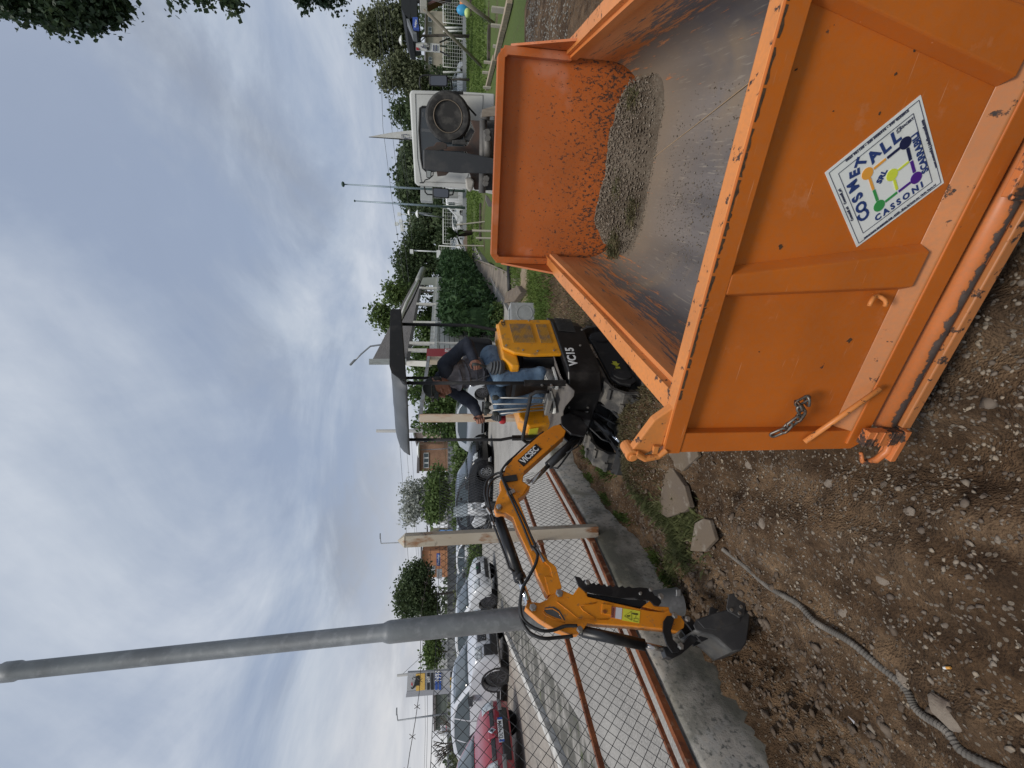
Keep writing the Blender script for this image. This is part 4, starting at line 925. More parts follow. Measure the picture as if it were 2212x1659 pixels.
# roof shell: lip all round, crowned top, ribbed front
def cz(f, r):
    a = (f+.42)/.82; bq = (r+.40)/.80; z0 = zc4['nr']*(1-a)*(1-bq)+zc4['nf']*a*(1-bq)+zc4['fr']*(1-a)*bq+zc4['ff']*a*bq; return z0
rows = []
fs = [-.47, -.465, -.44, -.38, -.2, 0, .2, .34, .42, .47, .49, .495]
hs = [0, .06, .085, .095, .115, .12, .115, .10, .075, .04, .015, 0]
hs = [0, .080, .100, .106, .114, .120, .124, .118, .098, .060, .026, 0]
rs_ = [-.475, -.47, -.45, -.40]+[-.32+.08*i for i in range(9)]+[.40, .45, .47, .475]
def hr(r): 
    a = abs(r); return 0 if a > .472 else (.55 if a > .46 else (.8 if a > .43 else .95))
for f, h in zip(fs, hs): rows.append([Bp(f, r, cz(f, r)+h*(hr(r) if hr(r) else 0)+(.005*math.sin(r*60) if f > .3 and h > .02 else 0), 0) for r in rs_])
mb = MB(); mb.grid(rows); can = D(mb, 'canopy_roof', CAN, autosm=35, fixn=False); md = can.modifiers.new('thick', 'SOLIDIFY'); md.thickness = .006
mb = MB(); po = [(-.47, 0), (-.465, .07), (-.44, .095), (.0, .112), (.28, .122), (.36, .108), (.43, .045), (.44, 0)]
mb.prism([Bp(f, -.476, cz(f, -.4)+h, 0) for f, h in po], [Bp(f, -.484, cz(f, -.4)+h, 0) for f, h in po]); D(mb, 'side_flap', BLKM, can, bevel=.003)
mb = MB(); q_ = [(.46, -.46), (.46, .46), (-.45, .46), (-.45, -.46)]; mb.prism([Bp(f, r, cz(f, r)+.012, 0) for f, r in q_], [Bp(f, r, cz(f, r)+.002, 0) for f, r in q_]); D(mb, 'canopy_lining', BLKM, can)
# --- boom, traced in its own plane
PV = ony(1215, 910, 3.70); BP_ = Plane((PV.x, PV.y), (-1.25, -1.16))
def zm(x, y): return ((1700+x*.6026)*.54861, (1700+y*.6026)*.54861)      # enlarged photo crop -> photo
def zq(x, y): return ((2150+x*.38427)*.54861, (2100+y*.38427)*.54861)
NB = BP_.n
mb = MB(); kp = [BP_.at(*zm(x, y), -.0) for x, y in [(890, -95), (960, -60), (1010, 0), (985, 60), (900, 45), (840, -10), (835, -70)]]
mb.prism([p+NB*.07 for p in kp], [p+NB*.045 for p in kp]); mb.prism([p-NB*.045 for p in kp], [p-NB*.07 for p in kp]); kb = D(mb, 'boom_bracket', BLK, bevel=.006)
mb = MB(); mb.bar(BP_.at(*zm(960, -60)), BP_.at(*zm(965, -110)), .12, .20, UP); D(mb, 'swing_post', BLK, kb, bevel=.01)
boomp = [(830, -30), (872, 10), (860, 45), (640, 240), (600, 275), (590, 340), (640, 375), (605, 425), (560, 455), (600, 560), (650, 690), (700, 790), (770, 870), (805, 900), (842, 1035), (825, 1062), (752, 1082), (745, 1075), (690, 960), (640, 830), (555, 650), (528, 575), (480, 545), (420, 540), (408, 505), (425, 450), (450, 400), (440, 350), (455, 310), (480, 250), (520, 200), (600, 130), (700, 40), (790, -20)]
mb = MB(); mb.trace(BP_, [zm(*p) for p in boomp], .085); boom = D(mb, 'boom', BOOM, bevel=.004)
# wear plates: side doubler along the boom elbow
mb = MB(); dp = [(560, 300), (600, 285), (585, 345), (625, 375), (590, 430), (500, 400), (470, 350), (500, 310)]
mb.trace(BP_, [zm(*p) for p in dp], .096); D(mb, 'elbow_plate', BOOM, boom, bevel=.003)
mb = MB(); dp = [(700, 840), (770, 870), (805, 900), (842, 1035), (825, 1062), (760, 1078), (730, 960), (780, 965), (765, 900)]
mb.trace(BP_, [zm(*p) for p in dp], .098); D(mb, 'tip_plate', BOOM, boom, bevel=.003)
def bolt(mb, p, r=.014, off=.05, h=.018): mb.lathe(p+NB*off, NB, [(0, r*1.35), (.004, r*1.35), (.005, r), (h, r*.95)], 6 if r > .01 else 10)
mb = MB()
for x, y in ((625, 348), (436, 512), (824, 1070), (510, 398), (672, 748)): bolt(mb, BP_.at(*zm(x, y)), .017 if x not in (510, 672) else .007, .05)
D(mb, 'boom_pin', BOLT, boom, split=True)
# work light on the boom elbow
mb = MB(); mb.bar(BP_.at(*zm(470, 312), .055), BP_.at(*zm(558, 300), .055), .05, .022, NB); D(mb, 'work_light', BLKM, boom, bevel=.005)
# brand lettering plate on the boom
mb = MB(); lp = [(560, 190), (680, 78), (720, 112), (600, 228)]; mb.prism([BP_.at(*zm(*p), .0460) for p in lp], [BP_.at(*zm(*p), .0425) for p in lp]); lab = D(mb, 'name_plate', mat('ink_black', (.015, .015, .015), .5), boom)
pa, pb_ = BP_.at(*zm(585, 205), .047), BP_.at(*zm(695, 98), .047); xd = (pb_-pa).normalized(); iv = root_matrix(dig).inverted()
xl = iv.to_3x3() @ xd; nl = iv.to_3x3() @ NB; text('brand_lettering', 'VICSEC', frameM(iv @ ((pa+pb_)/2), xl, nl.cross(xl)), .072, WHT, boom, sx=.84, ex=.0008, bold=.0015)
# boom lift cylinder
mb = MB(); a, c = BP_.at(*zm(975, 20)), BP_.at(*zm(762, 220)); mb.cyl(a, c, .036, 16); cy = D(mb, 'lift_cylinder', BLK, boom, smooth=True)
mb = MB(); mb.cyl(c, BP_.at(*zm(655, 330)), .019, 12); D(mb, 'lift_rod', mat('rod_worn', (.38, .35, .32), .25, .9), boom, smooth=True)
mb = MB(); mb.tube([BP_.at(*zm(940, 60), .02), BP_.at(*zm(905, 130), .03), BP_.at(*zm(850, 205), .03), BP_.at(*zm(822, 238), .03), BP_.at(*zm(790, 236), .02)], .008, 8); mb.tube([BP_.at(*zm(985, 30), .05), BP_.at(*zm(955, 95), .05), BP_.at(*zm(880, 140), .05)], .007, 8); D(mb, 'cylinder_pipe', HOSE, boom, smooth=True, split=True)
# dipper cylinder on top of the boom
mb = MB(); a, c = BP_.at(*zm(440, 570)), BP_.at(*zm(577, 962)); mb.cyl(a, c, .038, 16); mb.cyl(BP_.at(*zm(568, 935)), BP_.at(*zm(582, 968)), .043, 16); D(mb, 'dipper_cylinder', BLK, boom, smooth=True)
mb = MB(); mb.cyl(c, BP_.at(*zm(636, 1130)), .023, 12); D(mb, 'dipper_rod', CHRO, boom, smooth=True)
mb = MB(); mb.tube([BP_.at(*zm(390, 575), .045), BP_.at(*zm(420, 650), .05), BP_.at(*zm(480, 810), .05), BP_.at(*zm(505, 890), .05), BP_.at(*zm(540, 915), .04)], .008, 8); D(mb, 'cylinder_pipe', HOSE, boom, smooth=True, split=True)
# hoses
def hose(pts, r=.0085, off=.06):
    P3 = [BP_.at(*zm(x, y), o_) for x, y, o_ in pts]
    out = []
    for i in range(len(P3)-1):
        p0 = P3[max(0, i-1)]; p1 = P3[i]; p2 = P3[i+1]; p3 = P3[min(len(P3)-1, i+2)]
        for k in range(5):
            t_ = k/5; out.append(.5*((2*p1)+(-p0+p2)*t_+(2*p0-5*p1+4*p2-p3)*t_*t_+(-p0+3*p1-3*p2+p3)*t_**3))
    mb = MB(); mb.tube(out+[P3[-1]], r, 8); D(mb, 'hydraulic_hose', HOSE, boom, smooth=True)
hose([(755, 10, .03), (640, 90, .03), (560, 160, .03), (500, 205, .04), (465, 240, .05), (458, 290, .06), (490, 350, .058), (520, 410, .058), (560, 490, .062), (600, 570, .062), (640, 660, .062), (680, 755, .062)])
hose([(730, 0, .0), (620, 85, .0), (540, 160, .0), (490, 205, .02), (450, 270, .05), (470, 330, .064), (500, 400, .064), (545, 500, .064), (590, 600, .064), (630, 700, .064), (655, 760, .064)])
hose([(480, 262, .04), (420, 275, .0), (365, 315, -.01), (348, 370, 0), (350, 430, .02), (375, 500, .03), (385, 560, .04), (400, 600, .04)], .010)
hose([(470, 285, .04), (420, 300, .02), (380, 340, .02), (366, 400, .03), (372, 460, .04), (390, 530, .05), (410, 590, .05)], .009)
hose([(660, 755, .066), (690, 800, .07), (680, 860, .08), (640, 940, .08), (595, 1020, .08), (578, 1120, .08), (590, 1210, .07), (640, 1265, .07), (720, 1300, .07), (800, 1295, .06), (870, 1270, .06), (950, 1268, .06)], .0105)
hose([(600, 1010, .03), (580, 1090, .05), (577, 1180, .06), (600, 1260, .07), (650, 1320, .07), (730, 1350, .07), (820, 1345, .05), (920, 1335, .04)], .0105)
mb = MB()
for x, y, u_, v_ in ((385, 540, 360, 500), (690, 765, 735, 850), (395, 590, 405, 610)): mb.cyl(BP_.at(*zm(x, y), .06), BP_.at(*zm(u_, v_), .06), .011, 8)
mb.bar(BP_.at(*zm(495, 410), .055), BP_.at(*zm(540, 385), .055), .03, .02, NB); mb.bar(BP_.at(*zm(650, 765), .055), BP_.at(*zm(695, 745), .055), .03, .02, NB)
D(mb, 'hose_fitting', BOLT, boom, split=True)
# --- dipper
dipo = [(782, 1062), (840, 1045), (915, 1078), (955, 1020), (990, 1055), (1010, 1090), (1180, 1130), (1400, 1180), (1500, 1190), (1535, 1172), (1545, 1195), (1618, 1215), (1640, 1240), (1632, 1290), (1600, 1312), (1520, 1300), (1280, 1278), (1010, 1262), (985, 1300), (950, 1332), (900, 1335), (800, 1300), (700, 1240), (640, 1190), (608, 1160), (615, 1135), (650, 1125), (700, 1130), (745, 1110)]
mb = MB(); mb.trace(BP_, [zm(*p) for p in dipo], .082); dip = D(mb, 'dipper_arm', BOOM, bevel=.004)
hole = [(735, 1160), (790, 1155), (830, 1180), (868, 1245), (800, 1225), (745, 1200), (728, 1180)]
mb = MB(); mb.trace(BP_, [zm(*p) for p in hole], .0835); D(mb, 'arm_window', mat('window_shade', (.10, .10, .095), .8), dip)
ring = [BP_.at(*zm(*p), .044) for p in hole]; mb = MB(); mb.tube(ring, .004, 6, closed=True); D(mb, 'window_rim', BOOM, dip, smooth=True)
mb = MB()
for x, y, r_ in ((655, 1165, .018), (824, 1073, .019), (1558, 1222, .015), (955, 1308, .016), (1595, 1420, .015), (1004, 1002, .014), (1412, 1050, .010), (1470, 1100, .015), (1345, 1075, .008), (1715, 1340, .014), (1640, 1245, .014)): bolt(mb, BP_.at(*zm(x, y)), r_, .055 if x < 1450 or x > 1700 else .075)
D(mb, 'arm_pin', BOLT, dip, split=True)
mb = MB(); mb.trace(BP_, [zm(*p) for p in [(1102, 1138), (1165, 1145), (1160, 1212), (1096, 1203)]], .094); D(mb, 'pad_plate', BOOM, dip, bevel=.002)
mb = MB(); mb.lathe(BP_.at(*zm(1130, 1175), .047), NB, [(0, .012), (.003, .012)], 12); D(mb, 'pad_hole', mat('hole_rust', (.25, .07, .01), .7), dip)
mb = MB(); a = [(1175, 1142), (1245, 1152), (1240, 1226), (1168, 1214)]; mb.prism([BP_.at(*zm(*p), .0425) for p in a], [BP_.at(*zm(*p), .0405) for p in a]); l1 = D(mb, 'danger_label', mat('label_white', (.72, .70, .72), .5), dip)
mb = MB(); a = [(1175, 1142), (1203, 1146), (1197, 1219), (1168, 1214)]; mb.prism([BP_.at(*zm(*p), .0432) for p in a], [BP_.at(*zm(*p), .0428) for p in a]); D(mb, 'danger_band', mat('label_red', (.45, .14, .10), .5), l1)
pa = BP_.at(*zm(1186, 1182), .0436)
down = (BP_.at(*zm(1182, 1214), .0436)-BP_.at(*zm(1190, 1148), .0436)).normalized()
xl = iv.to_3x3() @ (-down)
text('danger_lettering', 'DANGER', frameM(iv @ pa, xl, nl.cross(xl)), .014, MATS['ink_black'], l1, ex=.0003)
mb = MB(); a = [(1250, 1153), (1362, 1172), (1356, 1252), (1243, 1232)]; mb.prism([BP_.at(*zm(*p), .0425) for p in a], [BP_.at(*zm(*p), .0405) for p in a]); l2 = D(mb, 'crush_label', MATS['label_yellow'], dip)
mb = MB()
for tri in ([(1258, 1205), (1302, 1174), (1306, 1232)],):
    P3 = [BP_.at(*zm(*p), .0435) for p in tri]; mb.tube(P3, .0016, 5, closed=True)
P3 = [BP_.at(*zm(*p), .0435) for p in [(1322, 1218), (1350, 1224), (1346, 1243), (1318, 1237)]]; mb.tube(P3, .0010, 5, closed=True)
mb.cyl(BP_.at(*zm(1312, 1188), .0433), BP_.at(*zm(1312, 1188), .0438), .0045, 10); mb.bar(BP_.at(*zm(1318, 1190), .0435), BP_.at(*zm(1346, 1193), .0435), .0085, .001, NB)
mb.bar(BP_.at(*zm(1334, 1200), .0435), BP_.at(*zm(1331, 1216), .0435), .0016, .001, NB); mb.bar(BP_.at(*zm(1275, 1204), .0435), BP_.at(*zm(1296, 1204), .0435), .006, .001, NB)
D(mb, 'crush_symbol', MATS['ink_black'], l2)
# weld chevron
mb = MB(); mb.tube([BP_.at(*zq(*p), .042) for p in [(515, 712), (390, 735), (348, 750), (380, 790), (505, 870)]], .003, 6); mb.tube([BP_.at(*zq(*p), .042) for p in [(110, 700), (230, 790), (320, 865), (430, 885), (640, 880)]], .003, 6); D(mb, 'weld_bead', BOOM, dip, smooth=True, split=True)
# thumb
tb = [(290, 438), (350, 455), (375, 490), (395, 475), (415, 510), (440, 490), (462, 520), (490, 505), (510, 530), (545, 512), (565, 540), (600, 520), (620, 548), (655, 530), (680, 555), (715, 532), (740, 556), (780, 540), (805, 562), (850, 545), (880, 562), (960, 555), (1030, 562), (1080, 590), (1110, 640), (1170, 660), (1178, 715), (1150, 750), (1100, 735), (1070, 700), (1020, 680), (960, 690), (900, 660), (760, 665), (560, 635), (400, 600), (330, 540)]
for o_ in (.028, -.028):
    mb = MB(); mb.trace(BP_, [zq(*p) for p in tb], .014, o_+.02); th_ = D(mb, 'thumb_plate', BLK, dip, bevel=.002)
mb = MB(); mb.trace(BP_, [zq(*p) for p in [(400, 620), (560, 650), (840, 690), (1010, 700), (1020, 740), (960, 770), (700, 720), (410, 650)]], .05, .0); D(mb, 'thumb_link', BLKM, dip, bevel=.003)
mb = MB(); mb.trace(BP_, [zq(*p) for p in [(970, 765), (1050, 705), (1090, 760), (1240, 770), (1245, 815), (1200, 830)]], .07); D(mb, 'thumb_mount', BOOM, dip, bevel=.004)
mb = MB(); mb.trace(BP_, [zq(*p) for p in [(285, 630), (345, 555), (380, 590), (410, 600), (410, 650)]], .07); D(mb, 'thumb_stop', BOOM, dip, bevel=.003)
# bucket cylinder, links
mb = MB(); a, c = BP_.at(*zm(985, 1305)), BP_.at(*zm(1388, 1392)); mb.cyl(a, c, .034, 16); mb.cyl(BP_.at(*zm(965, 1300)), BP_.at(*zm(1000, 1308)), .03, 12); D(mb, 'bucket_cylinder', BLK, dip, smooth=True)
mb = MB(); mb.cyl(c, BP_.at(*zm(1530, 1425)), .017, 12); D(mb, 'bucket_rod', MATS['rod_worn'], dip, smooth=True)
lk = [(1535, 1205), (1575, 1203), (1582, 1230), (1562, 1300), (1575, 1360), (1615, 1400), (1612, 1440), (1570, 1445), (1535, 1395), (1508, 1310), (1512, 1240)]
for o_ in (.058, -.058):
    mb = MB(); mb.trace(BP_, [zm(*p) for p in lk], .014, o_); D(mb, 'swing_link', BLK, dip, bevel=.002)
mb = MB(); mb.trace(BP_, [zm(*p) for p in [(1500, 1415), (1570, 1400), (1640, 1385), (1690, 1320), (1735, 1325), (1735, 1360), (1690, 1400), (1620, 1460), (1560, 1490), (1520, 1475)]], .06); D(mb, 'push_link', BLK, dip, bevel=.004)
# bucket: two side plates, a rolled shell, side cutter
BKT = mat('bucket_steel', (.060, .060, .061), .6, .3, var=[((.13, .125, .115), 5, .45, .7)], spots=[((.11, .09, .07), 8, .62, .75)], bump=(60, .3, .002))
wB = .125
near = [(1510, 940), (1545, 880), (1700, 825), (1860, 782), (2060, 745), (2078, 860), (2062, 1000), (2040, 1125), (1990, 1190), (1900, 1205), (1830, 1140), (1760, 1075), (1690, 1035), (1590, 1010), (1530, 985)]
NP = [BP_.at(*zq(*p), wB) for p in near]                         # near side plate, measured; everything else follows from it
def shift(P_, o_): return [p+NB*o_ for p in P_]
shell = NP[5:]                                                     # from the lip round the rolled back to the ears
bk = MB(); bk.grid([shift(shell, -2*wB*k/6) for k in range(7)]); bucket = D(bk, 'bucket', BKT, autosm=50, fixn=False); md = bucket.modifiers.new('thick', 'SOLIDIFY'); md.thickness = .010; md.offset = 0
for o_ in (0, -2*wB):
    mb = MB(); mb.prism(shift(NP, o_+.005), shift(NP, o_-.005)); D(mb, 'bucket_side', BKT, bucket, bevel=.002)
    pc = [BP_.at(*zq(x, y), wB+.012) for x, y in [(1865, 630), (1950, 612), (1990, 625), (2035, 740), (2020, 840), (1975, 868), (1860, 800), (1845, 770)]]
    so_ = o_ if o_ == 0 else o_-.03
    mb = MB(); mb.prism(shift(pc, so_+.012), shift(pc, so_)); D(mb, 'side_cutter', BKT, bucket, bevel=.002)
    if o_ == 0:
        mb = MB()
        for x, y in ((1898, 785), (1997, 752), (1980, 820)): mb.lathe(BP_.at(*zq(x, y), wB+.024), NB, [(0, .011), (.007, .010)], 10)
        D(mb, 'cutter_bolt', BOLT, bucket, split=True)
mb = MB(); st = [BP_.at(*zq(x, y), wB+.006) for x, y in [(1550, 895), (1700, 830), (1860, 790), (1990, 868), (1985, 905), (1740, 990), (1620, 975)]]; mb.prism(shift(st, .004), st); D(mb, 'wear_strip', BKT, bucket, bevel=.002)
mb = MB()
for o_ in (-.055, .055):
    er = [BP_.at(*zm(*p), 0)+NB*o_ for p in [(1610, 1225), (1650, 1215), (1700, 1270), (1790, 1290), (1800, 1360), (1735, 1390), (1700, 1350), (1640, 1270)]]
    mb.prism([p+NB*.008 for p in er], [p-NB*.008 for p in er])
D(mb, 'bucket_ears', BLK, bucket, bevel=.002, split=True)
# ================================================================ THE DRIVER
SKIN = mat('skin', (.34, .155, .10), .55, var=[((.27, .115, .075), 18, .45, .65)])
JK = mat('navy_sleeve', (.018, .022, .036), .85, var=[((.03, .035, .05), 12, .4, .6)], bump=(28, .5, .012))
VEST = mat('grey_vest', (.25, .225, .235), .8, var=[((.13, .12, .13), 10, .4, .6)], bump=(20, .5, .012))
JEAN = mat('blue_denim', (.085, .145, .23), .85, var=[((.15, .225, .31), 5, .42, .62), ((.05, .085, .14), 14, .52, .7)], bump=(22, .7, .014))
HAIR = mat('cap_grey', (.045, .05, .048), .8)
EYE_ = mat('eye_dark', (.02, .015, .012), .3)
def ell(mb, c, rad, X=None, Y=None, Z=None, n=16, m=12):
    q = MB(); q.sphere((0, 0, 0), 1, n, m); 
    mb.add([Vector(c)+X*(v[0]*rad[0])+Y*(v[1]*rad[1])+Z*(v[2]*rad[2]) for v in q.v], q.f)
def limb(mb, a, b, ra, rb, n=12, k=7, bulge=0.0):
    a, b = Vector(a), Vector(b); pts = [a+(b-a)*i/(k-1) for i in range(k)]; rs = [ra+(rb-ra)*i/(k-1)+bulge*math.sin(math.pi*i/(k-1)) for i in range(k)]
    mb.tube(pts, rs, n); 
    for p, r in ((a, ra), (b, rb)): mb.sphere(p, r*.995, n, 8)
def remesh(o, size, it=4, f=.5):
    r = o.modifiers.new('remesh', 'REMESH'); r.mode = 'VOXEL'; r.voxel_size = size; r.use_smooth_shade = True
    s = o.modifiers.new('smooth', 'SMOOTH'); s.factor = f; s.iterations = it; return o
shN, shF = ony(962, 788, 3.88), ony(974, 838, 4.14)
hpN, hpF = ony(1062, 770, 4.10), ony(1062, 800, 4.30)
elN, elF = ony(1009, 743, 3.93), ony(1020, 872, 4.02)
wrN, wrF = ony(1024, 777, 3.77), ony(1032, 894, 3.90)
knN, knF = ony(1082, 818, 3.74), ony(1084, 882, 3.88)
anN, anF = ony(1172, 806, 3.74), ony(1168, 858, 3.88)
hc = ony(945, 838, 3.92)
FH = Vector((-.80, -.50, -.33)).normalized(); LH = Vector((0, 0, 1)).cross(FH).normalized(); UH = FH.cross(LH).normalized()   # face forward, its left, up
def hp(f, l, u): return hc+FH*f+LH*l+UH*u
neck = (shN+shF)/2+Vector((0, 0, .02))
body = MB()
# torso, neck, limbs
ch = (shN+shF)/2; hip = (hpN+hpF)/2; td = (hip-ch).normalized()
limb(body, ch+td*.10, hip, .085, .10, 16); limb(body, shN+td*.03, shF+td*.03, .042, .042, 14)
limb(body, neck, hp(-.03, 0, -.07), .056, .052)
limb(body, shN, elN, .045, .038); limb(body, elN, wrN, .036, .026); limb(body, shF, elF, .045, .038); limb(body, elF, wrF, .036, .026)
limb(body, hpN, knN, .075, .052); limb(body, knN, anN, .05, .036); limb(body, hpF, knF, .075, .052); limb(body, knF, anF, .05, .036)
# head
ell(body, hp(-.012, 0, .02), (.098, .077, .098), FH, LH, UH, 20, 16); ell(body, hp(.022, 0, -.045), (.066, .056, .066), FH, LH, UH); ell(body, hp(.068, 0, -.092), (.022, .028, .018), FH, LH, UH)
ell(body, hp(.070, 0, .032), (.018, .05, .014), FH, LH, UH); body.tube([hp(.080, 0, .02), hp(.100, 0, -.012), hp(.112, 0, -.030), hp(.092, 0, -.038)], [.009, .011, .014, .008], 10)
for s_ in (-1, 1): ell(body, hp(.094, s_*.012, -.032), (.010, .008, .007), FH, LH, UH, 10, 8); ell(body, hp(.060, s_*.038, -.018), (.026, .024, .018), FH, LH, UH); ell(body, hp(-.012, s_*.080, -.005), (.018, .010, .034), FH, LH, UH, 12, 8)
ell(body, hp(.084, 0, -.060), (.012, .026, .0055), FH, LH, UH, 12, 8); ell(body, hp(.081, 0, -.073), (.012, .022, .006), FH, LH, UH, 12, 8)
ell(body, hp(.03, 0, -.085), (.05, .045, .028), FH, LH, UH)
# hands: palm, four fingers curled round the grip, thumb
def hand(wr, g, side):
    d = (g-wr); d.normalize(); ax = Vector((0, 0, 1)); ax = (ax-d*ax.dot(d)).normalized(); out = d.cross(ax).normalized()*side
    pc = wr+d*.045; ell(body, pc, (.045, .020, .040), d, out, ax, 14, 10)
    limb(body, wr, pc, .025, .022)
    for i, ln in enumerate((.030, .034, .032, .025)):
        b0 = pc+d*.030+ax*(.030-.020*i)+out*.004; k1 = b0+d*ln-out*.004; k2 = k1-out*.026+d*.006; k3 = k2-out*.012-d*.020
        body.tube([b0-d*.01, b0, k1, (k1+k2)/2+d*.003, k2, k3], [.0095, .010, .0095, .0090, .0085, .007], 8); body.sphere(k3, .007, 8, 6)
    t0 = wr+d*.03+ax*.03; t1 = t0+d*.025+ax*.020-out*.012; t2 = t1+d*.026-ax*.004-out*.018
    body.tube([t0, t1, (t1+t2)/2, t2], [.013, .0115, .0105, .009], 8); body.sphere(t2, .009, 8, 6)
hand(wrN, HN, -1); hand(wrF, HF, 1)
o = body.build('person', SKIN, None, fixn=False); remesh(o, .0042, 3)
tag(o, 'man in grey vest and jeans seated at the excavator levers', 'person'); man = o
def cloth(mb, n, m, vs=.007, it=6): c = mb.build(n, m, None, fixn=False); c.parent = man; remesh(c, vs, it); return c
# trousers
def wrinkled(mb, a, b, r0, r1, seed, k=12, n=16, amp=.006, flare=0):
    a, b = Vector(a), Vector(b); pts = []; rs = []
    for i in range(k): f = i/(k-1); pts.append(a+(b-a)*f+Vector((noise.noise(Vector((seed, f*4, 0))), noise.noise(Vector((seed, f*4, 5))), 0))*amp); rs.append(r0+(r1-r0)*f+amp*.35*math.sin(f*11+seed)+flare*max(0, f-.8))
    mb.tube(pts, rs, n); mb.sphere(pts[0], rs[0], n, 8); mb.sphere(pts[-1], rs[-1]*.98, n, 8)
mb = MB()
wrinkled(mb, hpN, knN, .095, .072, 1); wrinkled(mb, knN, anN+Vector((0, 0, .02)), .072, .056, 2, flare=.04); wrinkled(mb, hpF, knF, .095, .072, 3); wrinkled(mb, knF, anF+Vector((0, 0, .02)), .072, .056, 4, flare=.04)
limb(mb, hpN, hpF, .115, .115, 16); cloth(mb, 'jeans', JEAN, .0065, 3)
# vest
mb = MB(); up_ = -td
c1 = ch+td*.10; c2 = ch+td*.26; c3 = hip+up_*.02; sx_ = (shF-shN).normalized(); fr_ = sx_.cross(td).normalized()
if fr_.dot(H) < 0: fr_ = -fr_
ell(mb, c1, (.175, .125, .17), sx_, fr_, td, 20, 14); ell(mb, c2+fr_*.02, (.175, .135, .15), sx_, fr_, td, 20, 14); ell(mb, c3+fr_*.0, (.165, .13, .09), sx_, fr_, td, 20, 14)
limb(mb, shN+sx_*.05, shF-sx_*.05, .07, .07, 16); limb(mb, neck+Vector((0, 0, -.03)), neck+FH*.02+Vector((0, 0, .03)), .082, .072, 16)
for q_ in (.06, .14, .22, .30): mb.lathe(ch+td*q_+fr_*.01, td, [(-.02, .10), (0, .162-.01*abs(q_-.18)), (.02, .10)], 24)
cloth(mb, 'padded_vest', VEST, .006, 4)
mb = MB(); limb(mb, neck+Vector((0, 0, -.05)), neck+FH*.01+Vector((0, 0, .045)), .085, .068, 16); limb(mb, shN-sx_*-.01, shF-sx_*.01, .074, .074, 14); ell(mb, ch+td*.05-fr_*.02, (.165, .12, .10), sx_, fr_, td)
wrinkled(mb, shN+Vector((0, 0, .01)), elN, .068, .062, 5, amp=.007); wrinkled(mb, elN, wrN, .060, .044, 6, amp=.006); wrinkled(mb, shF+Vector((0, 0, .01)), elF, .068, .060, 7, amp=.007); wrinkled(mb, elF, wrF, .058, .043, 8, amp=.006)
for wr, el in ((wrN, elN), (wrF, elF)): mb.cyl(wr+(el-wr).normalized()*.03, wr+(el-wr).normalized()*-.002, .037, 14)
cloth(mb, 'jacket', JK, .006, 3)
# zip edge, light lining strip of the vest
mb = MB(); mb.tube([neck+fr_*.09+td*.03-sx_*.03, ch+fr_*.135+td*.12-sx_*.02, ch+fr_*.155+td*.24-sx_*.015, hip+fr_*.14-sx_*.01], .006, 6); cz_ = mb.build('vest_zip', mat('zip_grey', (.30, .28, .27), .6), None); cz_.parent = man
# cap with peak and sunglasses pushed up
mb = MB(); q = MB(); q.sphere((0, 0, 0), 1, 24, 16)
vs = [v for v in q.v]; mb.add([hp(-.014, 0, .022)+FH*(v[0]*.106)+LH*(v[1]*.085)+UH*(max(v[2], .05)*.106) for v in vs], q.f); cap = mb.build('cap', HAIR, None, fixn=False, smooth=True); cap.parent = man
mb = MB(); rows = []
for i in range(7):
    a = -1+2*i/6; rows.append([hp(.060+.0*k+.022*k*(1-a*a*.6), a*.068*(1-.04*k), .052-.006*k-.02*a*a) for k in range(4)])
mb.grid(rows); pk = mb.build('cap_peak', HAIR, None, fixn=False, smooth=True); pk.parent = man; md = pk.modifiers.new('t', 'SOLIDIFY'); md.thickness = .003
mb = MB()
for s_ in (-1, 1): ell(mb, hp(.093, s_*.033, .077), (.004, .026, .015), FH, LH, UH, 12, 8)
gl = mb.build('sunglasses', mat('lens_black', (.01, .01, .012), .08, coat=.5), None, split=True); 
for g_ in [x for x in bpy.data.objects if x.name.startswith('sunglasses')]: g_.parent = man
mb = MB()
for s_ in (-1, 1): mb.tube([hp(.092, s_*.055, .08), hp(.03, s_*.09, .06), hp(-.03, s_*.086, .035)], .0022, 6)
mb.build('glasses_arm', mat('glasses_frame', (.35, .35, .34), .3, .5), None, split=True)
for g_ in [x for x in bpy.data.objects if x.name.startswith('glasses_arm')]: g_.parent = man
mb = MB()
for s_ in (-1, 1): mb.add(*(lambda q: ([hp(.082, s_*.031, .002)+FH*(v[0]*.009)+LH*(v[1]*.013)+UH*(v[2]*.006) for v in q.v], q.f))((lambda q: (q.sphere((0, 0, 0), 1, 10, 8), q)[1])(MB())))
mb.build('eye', EYE_, None, smooth=True, split=True)
for g_ in [x for x in bpy.data.objects if x.name.split('.')[0] == 'eye']: g_.parent = man
mb = MB()
for s_ in (-1, 1): mb.tube([hp(.089, s_*.014, .024), hp(.090, s_*.032, .030), hp(.078, s_*.050, .024)], [.003, .0042, .003], 6)
mb.build('eyebrow', mat('hair_dark', (.05, .045, .04), .9), None, smooth=True, split=True)
mb = MB(); ell(mb, hp(-.045, 0, -.012), (.062, .079, .055), FH, LH, UH, 18, 12); mb.build('short_hair', mat('hair_grey', (.07, .065, .06), .95), None, smooth=True)
